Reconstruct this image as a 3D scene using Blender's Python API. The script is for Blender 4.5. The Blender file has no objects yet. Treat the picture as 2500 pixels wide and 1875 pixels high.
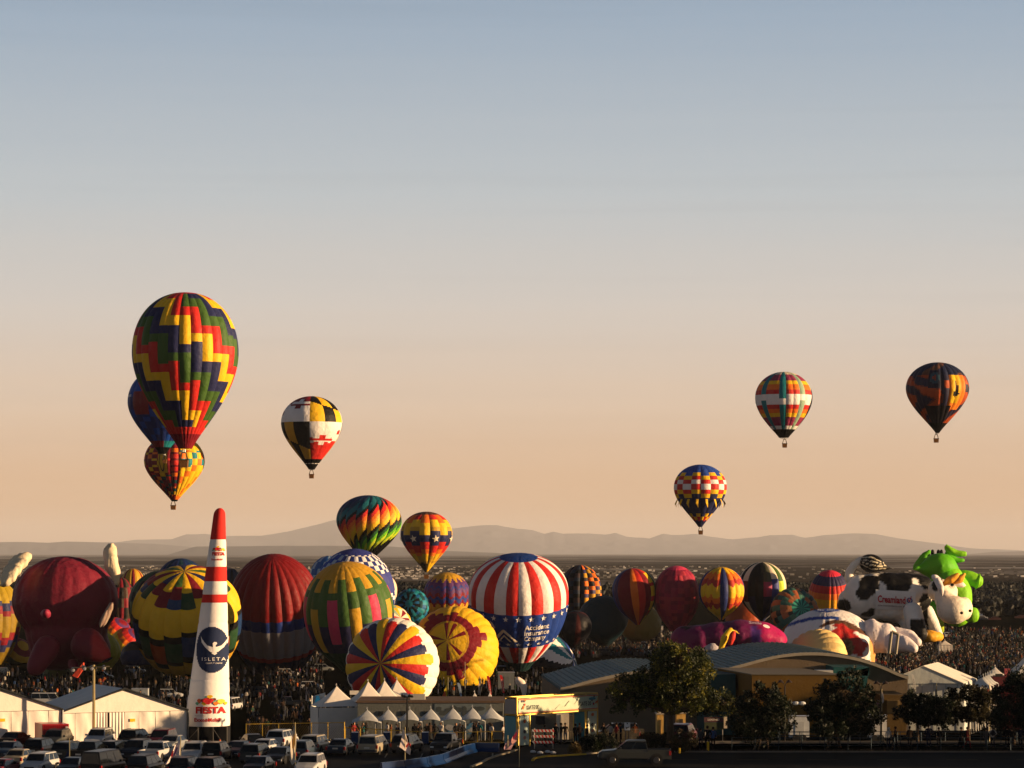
import bpy, bmesh, math, random
import numpy as np
from mathutils import Vector, Matrix
R = math.radians
random.seed(7)
scene = bpy.context.scene
COL = scene.collection

# ------------------------------------------------------------------ camera, sky, sun, exposure
F, CX, HY, CZ = 7000.0, 1250.0, 1350.0, 23.0
cam = bpy.data.cameras.new("camera")
camo = bpy.data.objects.new("camera", cam)
COL.objects.link(camo)
scene.camera = camo
cam.sensor_width = 36
cam.lens = 36 * F / 2500
cam.shift_y = (HY - 937.5) / 2500
cam.clip_start = 1
cam.clip_end = 200000
camo.location = (0, 0, CZ)
camo.rotation_euler = (R(90), 0, 0)

SUN_EL, SUN_BACK = 8.0, 9.0          # degrees above the horizon, degrees behind the picture plane
world = bpy.data.worlds.new("World")
scene.world = world
world.use_nodes = True
nt = world.node_tree
N = nt.nodes
bg = N['Background']
sky = N.new('ShaderNodeTexSky')
sky.sky_type = 'NISHITA'
sky.sun_disc = False
sky.sun_elevation = R(SUN_EL)
sky.sun_rotation = R(90 + SUN_BACK)
sky.dust_density = 3
tc = N.new('ShaderNodeTexCoord')
sp = N.new('ShaderNodeSeparateXYZ')
nt.links.new(tc.outputs['Generated'], sp.inputs[0])
wn = N.new('ShaderNodeTexNoise'); wn.inputs['Scale'].default_value = 1.0; wn.inputs['Detail'].default_value = 5
wm = N.new('ShaderNodeMapping'); wm.inputs['Scale'].default_value = (2.2, 2.2, 130)
nt.links.new(tc.outputs['Generated'], wm.inputs[0]); nt.links.new(wm.outputs[0], wn.inputs['Vector'])
wa = N.new('ShaderNodeMath'); wa.operation = 'MULTIPLY_ADD'; wa.inputs[1].default_value = 0.010; 
nt.links.new(wn.outputs['Fac'], wa.inputs[0]); nt.links.new(sp.outputs['Z'], wa.inputs[2])
ramp = N.new('ShaderNodeValToRGB')
nt.links.new(wa.outputs[0], ramp.inputs[0])
er = ramp.color_ramp
SKYR = [(0.0, (.49, .28, .14)), (.022, (.54, .325, .178)), (.055, (.55, .415, .31)), (.09, (.485, .442, .405)),
        (.13, (.376, .408, .431)), (.19, (.235, .306, .389)), (.26, (.075, .11, .16)), (.45, (.022, .038, .065)), (1.0, (.01, .02, .04))]
while len(er.elements) < len(SKYR): er.elements.new(.5)
for e, (p, c) in zip(er.elements, SKYR):
    e.position = p; e.color = (*c, 1)
sc_ = N.new('ShaderNodeMixRGB'); sc_.blend_type = 'MIX'; sc_.inputs[0].default_value = .9
nmul = N.new('ShaderNodeVectorMath'); nmul.operation = 'SCALE'; nmul.inputs['Scale'].default_value = .06
rmul = N.new('ShaderNodeVectorMath'); rmul.operation = 'SCALE'; rmul.inputs['Scale'].default_value = .665
nt.links.new(sky.outputs[0], nmul.inputs[0]); nt.links.new(ramp.outputs[0], rmul.inputs[0])
nt.links.new(nmul.outputs[0], sc_.inputs[1]); nt.links.new(rmul.outputs[0], sc_.inputs[2])
# thin high cloud streaks low in the sky
cm = N.new('ShaderNodeMapping'); cm.inputs['Scale'].default_value = (3.5, 3.5, 150); cn = N.new('ShaderNodeTexNoise'); cn.inputs['Scale'].default_value = 1; cn.inputs['Detail'].default_value = 4
nt.links.new(tc.outputs['Generated'], cm.inputs[0]); nt.links.new(cm.outputs[0], cn.inputs['Vector'])
cr_ = N.new('ShaderNodeMapRange'); cr_.inputs['From Min'].default_value = .56; cr_.inputs['From Max'].default_value = .74; cr_.inputs['To Min'].default_value = 1; cr_.inputs['To Max'].default_value = .965
nt.links.new(cn.outputs['Fac'], cr_.inputs['Value'])
cs_ = N.new('ShaderNodeVectorMath'); cs_.operation = 'SCALE'; nt.links.new(sc_.outputs[0], cs_.inputs[0]); nt.links.new(cr_.outputs[0], cs_.inputs['Scale'])
tenx = N.new('ShaderNodeVectorMath'); tenx.operation = 'SCALE'; tenx.inputs['Scale'].default_value = 10
nt.links.new(cs_.outputs[0], tenx.inputs[0]); nt.links.new(tenx.outputs[0], bg.inputs[0])
bg.inputs[1].default_value = .1

sd = bpy.data.lights.new("sun", 'SUN')
sd.energy = 5.0
sd.angle = R(.6)
sd.color = (1.0, .66, .35)
so = bpy.data.objects.new("sun", sd)
COL.objects.link(so)
sdir = Vector((math.cos(R(SUN_EL)) * math.cos(R(SUN_BACK)), -math.cos(R(SUN_EL)) * math.sin(R(SUN_BACK)), math.sin(R(SUN_EL))))
so.rotation_euler = sdir.to_track_quat('Z', 'Y').to_euler()
so.location = (200, 0, 200)
vs = scene.view_settings
vs.view_transform = 'Standard'; vs.look = 'None'; vs.exposure = 1.1; vs.gamma = 1; vs.use_curve_mapping = False
scene.cycles.max_bounces = 6; scene.cycles.volume_bounces = 0
scene.cycles.use_denoising = True

# ------------------------------------------------------------------ helpers
GP = [(0, 7), (240, 7), (300, 3.5), (340, 2), (400, 0), (1e6, 0)]
def gz(d):
    for (a, za), (b, zb) in zip(GP, GP[1:]):
        if d <= b: return za + (zb - za) * (d - a) / (b - a)
    return 0
def P(px, py, d): return Vector(((px - CX) * d / F, d, CZ - (py - HY) * d / F))
def gd(py):
    lo, hi = 100.0, 60000.0
    for _ in range(60):
        m = (lo + hi) / 2
        if HY + (CZ - gz(m)) * F / m > py: lo = m
        else: hi = m
    return lo
def G(px, d): return Vector(((px - CX) * d / F, d, gz(d)))

def material(name, rough=.7, spec=.3, metal=0.0, noise=.12, nscale=1.5, bump=0.0, bscale=6, sheen=0.0, fixed=None, trans=0.0):
    m = bpy.data.materials.new(name)
    m.use_nodes = True
    t = m.node_tree; n = t.nodes; b = n['Principled BSDF']; L = t.links
    b.inputs['Roughness'].default_value = rough
    b.inputs['Specular IOR Level'].default_value = spec
    b.inputs['Metallic'].default_value = metal
    co = n.new('ShaderNodeTexCoord')
    nz = n.new('ShaderNodeTexNoise'); nz.inputs['Scale'].default_value = nscale; nz.inputs['Detail'].default_value = 4
    L.new(co.outputs['Object'], nz.inputs['Vector'])
    mr = n.new('ShaderNodeMapRange'); mr.inputs['From Min'].default_value = .3; mr.inputs['From Max'].default_value = .7
    mr.inputs['To Min'].default_value = 1 - noise; mr.inputs['To Max'].default_value = 1 + noise
    L.new(nz.outputs['Fac'], mr.inputs['Value'])
    mul = n.new('ShaderNodeVectorMath'); mul.operation = 'SCALE'
    if fixed:
        mul.inputs[0].default_value = fixed
    else:
        at = n.new('ShaderNodeAttribute'); at.attribute_name = 'Col'
        oi = n.new('ShaderNodeObjectInfo')
        mm = n.new('ShaderNodeVectorMath'); mm.operation = 'MULTIPLY'
        L.new(at.outputs['Color'], mm.inputs[0]); L.new(oi.outputs['Color'], mm.inputs[1])
        L.new(mm.outputs[0], mul.inputs[0])
    L.new(mr.outputs[0], mul.inputs['Scale'])
    L.new(mul.outputs[0], b.inputs['Base Color'])
    if bump:
        nb = n.new('ShaderNodeTexNoise'); nb.inputs['Scale'].default_value = bscale; nb.inputs['Detail'].default_value = 5
        L.new(co.outputs['Object'], nb.inputs['Vector'])
        bu = n.new('ShaderNodeBump'); bu.inputs['Strength'].default_value = 1; bu.inputs['Distance'].default_value = bump
        L.new(nb.outputs['Fac'], bu.inputs['Height']); L.new(bu.outputs[0], b.inputs['Normal'])
    if trans:
        ou = n['Material Output']; ts = n.new('ShaderNodeBsdfTranslucent'); mx = n.new('ShaderNodeMixShader')
        mx.inputs[0].default_value = trans
        L.new(mul.outputs[0], ts.inputs[0]); L.new(b.outputs[0], mx.inputs[1]); L.new(ts.outputs[0], mx.inputs[2])
        L.new(mx.outputs[0], ou.inputs['Surface'])
    return m
FAB = material('balloon_nylon', rough=.55, spec=.16, noise=.07, nscale=.35, bump=.22, bscale=.9)
CLOTH = material('cloth', rough=.8, spec=.2, noise=.05, nscale=.8, bump=.04, bscale=1.5)
MAT = material('matte_paint', rough=.75, spec=.25, noise=.1, nscale=2)
GLO = material('car_paint', rough=.3, spec=.3, noise=.03, nscale=1)
GLS = material('dark_glass', rough=.12, spec=.3, noise=.02, nscale=1)
MET = material('metal', rough=.4, spec=.5, metal=.7, noise=.1, nscale=3)
WALL = material('stucco', rough=.9, spec=.15, noise=.09, nscale=.5, bump=.03, bscale=4)
LEAF = material('leaves', rough=.6, spec=.3, noise=.25, nscale=.6, trans=.25)
BARK = material('bark', rough=.9, spec=.1, noise=.2, nscale=3, bump=.05, bscale=8)
SKIN = material('people_clothing', rough=.85, spec=.15, noise=.05, nscale=3)
EMI = bpy.data.materials.new('lit_lamp'); EMI.use_nodes = True
_b = EMI.node_tree.nodes['Principled BSDF']; _b.inputs['Emission Color'].default_value = (1, .75, .4, 1); _b.inputs['Emission Strength'].default_value = 3

def props(o, label=None, cat=None, group=None, kind=None):
    if label: o['label'] = label
    if cat: o['category'] = cat
    if group: o['group'] = group
    if kind: o['kind'] = kind
    return o
def empty(name, loc, label, cat, group=None, rz=0):
    o = bpy.data.objects.new(name, None)
    o.empty_display_size = .5
    COL.objects.link(o)
    o.location = loc; o.rotation_euler = (0, 0, rz)
    return props(o, label, cat, group)
def mesh(name, V, Fc, cols=None, smooth=False, mat=None, vcol=False):
    me = bpy.data.meshes.new(name)
    V = np.asarray(V, dtype=np.float64).reshape(-1, 3)
    me.from_pydata(V.tolist(), [], Fc)
    if cols is None: cols = (1, 1, 1)
    at = me.color_attributes.new('Col', 'FLOAT_COLOR', 'CORNER')
    nl = len(me.loops)
    c = np.asarray(cols, dtype=np.float32)
    if len(c) == len(V) and c.ndim == 2 and vcol:
        vi = np.zeros(nl, np.int32); me.loops.foreach_get('vertex_index', vi); a = np.ones((nl, 4), np.float32); a[:, :3] = c[vi]
    elif c.ndim == 1:
        a = np.ones((nl, 4), np.float32); a[:, :3] = c[:3]
    else:
        cnt = np.zeros(len(me.polygons), np.int32); me.polygons.foreach_get('loop_total', cnt)
        a = np.ones((nl, 4), np.float32); a[:, :3] = np.repeat(c[:, :3], cnt, axis=0)
    at.data.foreach_set('color', a.ravel())
    if smooth: me.shade_smooth()
    if mat: me.materials.append(mat)
    return me
def link(name, me, parent=None, loc=None):
    o = bpy.data.objects.new(name, me)
    COL.objects.link(o)
    if parent: o.parent = parent
    if loc is not None: o.location = loc
    return o
def part(name, V, Fc, mat, parent, cols=None, smooth=False, label=None, vcol=False):
    """vertices given in world space, made local to an unrotated parent"""
    V = np.asarray(V, dtype=np.float64).reshape(-1, 3)
    p = parent; off = Vector((0, 0, 0))
    while p is not None:
        off += p.location; p = p.parent
    V = V - np.array(off)
    o = link(name, mesh(name, V, Fc, cols, smooth, mat, vcol), parent)
    if label: o['label'] = label
    return o

class MB:
    """collects simple solids with one colour per face"""
    def __init__(s): s.v = []; s.f = []; s.c = []
    def add(s, V, Fc, c=(1, 1, 1)):
        n = len(s.v); s.v += [tuple(v) for v in V]
        s.f += [tuple(i + n for i in f) for f in Fc]; s.c += [c] * len(Fc); return s
    def hexa(s, b, t, c=(1, 1, 1)):
        """bottom 4 and top 4 corners"""
        return s.add(list(b) + list(t), [(3, 2, 1, 0), (4, 5, 6, 7), (0, 1, 5, 4), (1, 2, 6, 5), (2, 3, 7, 6), (3, 0, 4, 7)], c)
    def box(s, x0, x1, y0, y1, z0, z1, c=(1, 1, 1)):
        return s.hexa([(x0, y0, z0), (x1, y0, z0), (x1, y1, z0), (x0, y1, z0)], [(x0, y0, z1), (x1, y0, z1), (x1, y1, z1), (x0, y1, z1)], c)
    def obox(s, o, ax, ay, az, x0, x1, y0, y1, z0, z1, c=(1, 1, 1)):
        def q(x, y, z): return tuple(o + ax * x + ay * y + az * z)
        return s.hexa([q(x0, y0, z0), q(x1, y0, z0), q(x1, y1, z0), q(x0, y1, z0)], [q(x0, y0, z1), q(x1, y0, z1), q(x1, y1, z1), q(x0, y1, z1)], c)
    def tube(s, p0, p1, r0, r1=None, n=6, c=(1, 1, 1)):
        if r1 is None: r1 = r0
        p0 = Vector(p0); p1 = Vector(p1); a = (p1 - p0).normalized()
        u = a.orthogonal().normalized(); w = a.cross(u)
        V = []
        for p, r in ((p0, r0), (p1, r1)):
            for i in range(n):
                t = 2 * math.pi * i / n
                V.append(p + u * (r * math.cos(t)) + w * (r * math.sin(t)))
        Fc = [(i, (i + 1) % n, n + (i + 1) % n, n + i) for i in range(n)] + [tuple(range(n - 1, -1, -1)), tuple(range(n, 2 * n))]
        return s.add(V, Fc, c)
    def path(s, pts, rr, n=6, c=(1, 1, 1)):
        for i in range(len(pts) - 1):
            a, b = (rr[i], rr[i + 1]) if isinstance(rr, (list, tuple)) else (rr, rr)
            s.tube(pts[i], pts[i + 1], a, b, n, c)
        return s
    def ell(s, c0, r, n=12, m=8, c=(1, 1, 1), rot=None):
        V = []; Fc = []
        c0 = Vector(c0)
        for j in range(m + 1):
            ph = math.pi * j / m
            for i in range(n):
                t = 2 * math.pi * i / n
                q = Vector((r[0] * math.sin(ph) * math.cos(t), r[1] * math.sin(ph) * math.sin(t), r[2] * math.cos(ph)))
                if rot: q = rot @ q
                V.append(c0 + q)
        for j in range(m):
            for i in range(n):
                a = j * n + i; b = j * n + (i + 1) % n
                Fc.append((a, a + n, b + n, b))
        return s.add(V, Fc, c)
    def ext(s, pts, off, c=(1, 1, 1)):
        """polygon (ordered, any plane) extruded by vector off"""
        n = len(pts); off = Vector(off)
        V = [Vector(p) for p in pts] + [Vector(p) + off for p in pts]
        return s.add(V, [tuple(range(n - 1, -1, -1)), tuple(range(n, 2 * n))] + [(i, (i + 1) % n, n + (i + 1) % n, n + i) for i in range(n)], c)
    def part(s, name, mat, parent, smooth=False, label=None):
        return part(name, s.v, s.f, mat, parent, np.array(s.c), smooth, label)
    def top(s, name, mat, loc, label=None, cat=None, group=None, kind=None, smooth=False):
        V = np.array(s.v) - np.array(loc)
        o = link(name, mesh(name, V, s.f, np.array(s.c), smooth, mat), None, loc)
        return props(o, label, cat, group, kind)

# flat lettering and marks wrapped on to a surface: fn(u, v) -> point, u and v in 0..1
def text2d(s, bold=0.0, sp=1.0):
    cu = bpy.data.curves.new('lettering', 'FONT')
    cu.body = s; cu.offset = bold; cu.space_character = sp; cu.resolution_u = 3; cu.align_x = 'LEFT'
    ob = bpy.data.objects.new('lettering', cu)
    me = bpy.data.meshes.new_from_object(ob)
    V = np.array([v.co[:2] for v in me.vertices]); Fc = [tuple(p.vertices) for p in me.polygons]
    bpy.data.objects.remove(ob); bpy.data.curves.remove(cu); bpy.data.meshes.remove(me)
    lo = V.min(0); hi = V.max(0)
    return (V - lo) / (hi - lo), Fc
def decal(name, V2, Fc, fn, col, parent, mat=None, label=None, dbl=False):
    V = [fn(u, v) for u, v in V2]
    return part(name, V, Fc, mat or MAT, parent, col, label=label)
def star2d(r=.42, rot=0):
    V = [(.5, .5)]
    for i in range(10):
        q = .5 if i % 2 == 0 else .5 * r
        a = math.pi / 2 + i * math.pi / 5 + rot
        V.append((.5 + q * math.cos(a), .5 + q * math.sin(a)))
    return np.array(V), [(0, 1 + i, 1 + (i + 1) % 10) for i in range(10)]
def poly2d(pts): return np.array(pts, dtype=float), [tuple(range(len(pts)))]
def disc2d(n=20): return poly2d([(.5 + .5 * math.cos(2 * math.pi * i / n), .5 + .5 * math.sin(2 * math.pi * i / n)) for i in range(n)])
def grid2d(nu, nv, test):
    """cells of a fine grid for which test(u, v) holds"""
    V = [(i / nu, j / nv) for j in range(nv + 1) for i in range(nu + 1)]
    Fc = [(j * (nu + 1) + i, j * (nu + 1) + i + 1, (j + 1) * (nu + 1) + i + 1, (j + 1) * (nu + 1) + i)
          for j in range(nv) for i in range(nu) if test((i + .5) / nu, (j + .5) / nv)]
    return np.array(V), Fc

YEL = (.72, .42, .015); OCH = (.48, .26, .02); RED = (.5, .022, .018); MAR = (.17, .008, .016); NAV = (.016, .02, .075)
BLU = (.02, .06, .3); GRN = (.045, .10, .02); DGR = (.015, .05, .02); ORA = (.72, .15, .015); BLK = (.0035, .0035, .004); WHT = (.72, .68, .66)
TEA = (.01, .17, .2); PLU = (.25, .03, .08); PNK = (.55, .04, .1); PUR = (.09, .03, .12); CRE = (.7, .58, .42); GRY = (.3, .3, .32); SKB = (.08, .25, .5)
LGR = (.12, .4, .02); LIM = (.45, .55, .03); BRN = (.16, .05, .02); DTE = (.006, .05, .06); SGR = (.25, .36, .25)

# ------------------------------------------------------------------ setting
def ridge(name, d, pts, dep, col, base_py, step=5, amp=1.5, seed=0, n=10):
    """a range of hills: a crest line traced at its distance, with a front and back slope"""
    rnd = np.random.RandomState(seed)
    xs = np.arange(pts[0][0], pts[-1][0] + 1, step)
    ys = np.interp(xs, [p[0] for p in pts], [p[1] for p in pts])
    nz = np.zeros_like(xs, dtype=float)
    for o in range(1, 6):
        k = 2 ** o; g = rnd.randn(int(len(xs) / (64 / k)) + 3)
        nz += np.interp(np.arange(len(xs)) * (len(g) - 2) / len(xs), np.arange(len(g)), g) / k
    ys = ys + nz * amp
    zc = CZ - (ys - HY) * d / F
    V = []; m = 2 * n + 1
    for j in range(m):
        t = (j - n) / n
        h = (1 - abs(t)) ** 1.2
        wob = rnd.randn(len(xs)) * .0
        g = rnd.randn(len(xs) // 4 + 3)
        gg = np.interp(np.arange(len(xs)) / 4, np.arange(len(g)), g)
        for i, x in enumerate(xs):
            hz = zc[i] * h * (1 + .12 * gg[i] * (0 if j == n else 1) * (1 - h) * 2.2) - (6 if abs(t) == 1 else 0)
            V.append(((x - CX) * d / F * (1 + t * dep / d), d + t * dep, hz))
    w = len(xs)
    Fc = [(j * w + i, j * w + i + 1, (j + 1) * w + i + 1, (j + 1) * w + i) for j in range(m - 1) for i in range(w - 1)]
    o = link(name, mesh(name, V, Fc, col, True, WALL)); props(o, kind='structure'); return o

def build_ground():
    xs = [-90000, -30000, -9000, -4000, -2000, -1000, -600] + list(range(-400, 401, 20)) + [600, 1000, 2000, 4000, 9000, 30000, 90000]
    ys = [-300, 0, 100] + list(range(150, 420, 10)) + [450, 500, 600, 700, 800, 1000, 1300, 1600, 2000, 3000, 4500, 6000, 8000, 10000, 14000, 20000, 30000, 45000, 70000, 95000]
    V = [(x, y, gz(max(y, 0))) for y in ys for x in xs]
    w = len(xs)
    Fc = [(j * w + i, j * w + i + 1, (j + 1) * w + i + 1, (j + 1) * w + i) for j in range(len(ys) - 1) for i in range(w - 1)]
    m = bpy.data.materials.new('ground_earth_and_grass'); m.use_nodes = True
    t = m.node_tree; n = t.nodes; L = t.links; b = n['Principled BSDF']; b.inputs['Roughness'].default_value = 1; b.inputs['Specular IOR Level'].default_value = 0
    g = n.new('ShaderNodeNewGeometry'); s = n.new('ShaderNodeSeparateXYZ'); L.new(g.outputs['Position'], s.inputs[0])
    mp = n.new('ShaderNodeMapping'); mp.inputs['Scale'].default_value = (.002, .0007, 1); L.new(g.outputs['Position'], mp.inputs[0])
    n1 = n.new('ShaderNodeTexNoise'); n1.inputs['Scale'].default_value = 1; n1.inputs['Detail'].default_value = 9; n1.inputs['Roughness'].default_value = .65; L.new(mp.outputs[0], n1.inputs['Vector'])
    r1 = n.new('ShaderNodeValToRGB'); L.new(n1.outputs['Fac'], r1.inputs[0])
    for e, (p, c) in zip([r1.color_ramp.elements[0], r1.color_ramp.elements[1], r1.color_ramp.elements.new(.5)],
                         [(.38, (.02, .019, .017)), (.66, (.15, .10, .07)), (.52, (.06, .048, .037))]):
        e.position = p; e.color = (*c, 1)
    n2 = n.new('ShaderNodeTexNoise'); n2.inputs['Scale'].default_value = .25; n2.inputs['Detail'].default_value = 8; L.new(g.outputs['Position'], n2.inputs['Vector'])
    r2 = n.new('ShaderNodeValToRGB'); L.new(n2.outputs['Fac'], r2.inputs[0])
    r2.color_ramp.elements[0].position = .35; r2.color_ramp.elements[0].color = (.002, .0024, .0018, 1)
    r2.color_ramp.elements[1].position = .7; r2.color_ramp.elements[1].color = (.007, .0065, .004, 1)
    mr = n.new('ShaderNodeMapRange'); mr.inputs['From Min'].default_value = 1300; mr.inputs['From Max'].default_value = 2600; L.new(s.outputs['Y'], mr.inputs['Value'])
    mx = n.new('ShaderNodeMixRGB'); L.new(mr.outputs[0], mx.inputs[0]); L.new(r2.outputs[0], mx.inputs[1]); L.new(r1.outputs[0], mx.inputs[2])
    L.new(mx.outputs[0], b.inputs['Base Color'])
    o = link('ground', mesh('ground', V, Fc, mat=m)); props(o, kind='structure')
build_ground()

ridge('far_mountains', 62000, [(-400, 1345), (200, 1335), (330, 1319), (420, 1318), (455, 1306), (500, 1305), (545, 1311), (640, 1309), (700, 1300), (760, 1284), (817, 1269), (860, 1268), (930, 1285), (1000, 1297),
      (1050, 1293), (1106, 1292), (1160, 1287), (1215, 1284), (1262, 1291), (1300, 1294), (1330, 1303), (1350, 1297), (1375, 1302), (1440, 1301), (1478, 1304), (1502, 1299), (1530, 1309), (1585, 1314),
      (1618, 1301), (1640, 1304), (1700, 1301), (1735, 1308), (1790, 1316), (1850, 1311), (1880, 1306), (1935, 1305), (1965, 1313), (2010, 1306), (2070, 1303), (2140, 1305), (2200, 1316), (2270, 1328), (2370, 1339), (2500, 1344), (2900, 1347)],
      9000, (.055, .06, .08), 1362, seed=3, amp=3.2, n=16)
ridge('left_mesa', 44000, [(-500, 1326), (-100, 1324), (60, 1323), (120, 1325), (160, 1322), (280, 1324), (380, 1328), (450, 1334), (560, 1344), (760, 1352), (1100, 1356)], 5000, (.06, .065, .08), 1360, seed=5, amp=.6)
ridge('dark_mesa', 30000, [(330, 1364), (392, 1360), (440, 1345), (478, 1334), (560, 1334), (700, 1333), (830, 1333), (960, 1335), (1080, 1344), (1200, 1349), (1330, 1357), (1500, 1360), (1750, 1361), (2000, 1363)], 3500, (.03, .036, .046), 1365, seed=8, amp=.5)
ridge('right_hills', 38000, [(2050, 1362), (2200, 1357), (2363, 1353), (2420, 1348), (2500, 1346), (2800, 1340)], 900, (.09, .075, .07), 1365, seed=9, amp=.5)
ridge('low_ridge', 18000, [(1150, 1366), (1300, 1363), (1380, 1362), (1500, 1361.5), (1900, 1362.5), (2100, 1364), (2500, 1364.5), (2800, 1364)], 500, (.06, .05, .04), 1366, seed=19, amp=.4)

hz = MB().box(-88000, 88000, -340, 93000, -3, 900)
hazeo = hz.top('haze', None, (0, 0, 0), kind='stuff')
hm = bpy.data.materials.new('morning_haze'); hm.use_nodes = True
hn = hm.node_tree; hn.nodes.remove(hn.nodes['Principled BSDF'])
pv = hn.nodes.new('ShaderNodeVolumePrincipled'); pv.inputs['Color'].default_value = (.84, .87, .98, 1)
pv.inputs['Density'].default_value = .000017; pv.inputs['Anisotropy'].default_value = 0.0
hn.links.new(pv.outputs[0], hn.nodes['Material Output'].inputs['Volume'])
hazeo.data.materials.append(hm)

def build_town():
    rnd = random.Random(11); m = MB()
    for i in range(1700):
        d = rnd.uniform(2500, 4900) if i % 3 else rnd.uniform(2500, 3300); x = (rnd.gauss(-.04, .07) if rnd.random() < .6 else rnd.uniform(-.2, .2)) * d
        w = rnd.uniform(1.8, 4.5); h = rnd.uniform(.9, 1.9); k = rnd.uniform(.05, .35) if rnd.random() < (.72 if x < -.02 * d and x > -.09 * d else .9) else .8
        z = 0
        m.box(x, x + w, d, d + w, z - .1, h, (.9 * k, .82 * k, .72 * k))
    m.top('far_town', WALL, (0, 0, 0), kind='stuff')
build_town()
def build_woods():
    """the wooded belt beyond the field: hundreds of uneven crowns that read as one mass"""
    rnd = random.Random(5); V = []; Fc = []; C = []
    bm = bmesh.new(); bmesh.ops.create_icosphere(bm, subdivisions=1, radius=1)
    bv = np.array([v.co for v in bm.verts]); bf = [tuple(v.index for v in f.verts) for f in bm.faces]; bm.free()
    nr = np.random.RandomState(4); n = 0
    for i in range(2600):
        if i < 1500: d = rnd.uniform(1390, 1540); x = rnd.uniform(-.19, .19) * d
        else: d = rnd.uniform(1040, 1480); x = rnd.uniform(.125, .2) * d
        H = rnd.uniform(5.5, 9.3) * (1 if i < 1500 else .8)
        for k in range(8):
            r = rnd.uniform(.7, 1.8); h = rnd.uniform(.9, 2.2)
            cx, cy, cz = x + rnd.gauss(0, 2), d + rnd.gauss(0, 2), rnd.uniform(.2, 1) * (H - h)
            jit = 1 + nr.uniform(-.45, .4, len(bv))[:, None]
            V.append(bv * jit * np.array([r, r, h]) + np.array([cx, cy, cz]))
            Fc += [tuple(a + n for a in f) for f in bf]; n += len(bv)
            q = rnd.uniform(.4, 1.3); C += [(.004 * q, .0055 * q, .003 * q)] * len(bf)
    o = link('far_woods', mesh('far_woods', np.vstack(V), Fc, np.array(C), False, LEAF)); props(o, kind='stuff')
build_woods()
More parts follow.
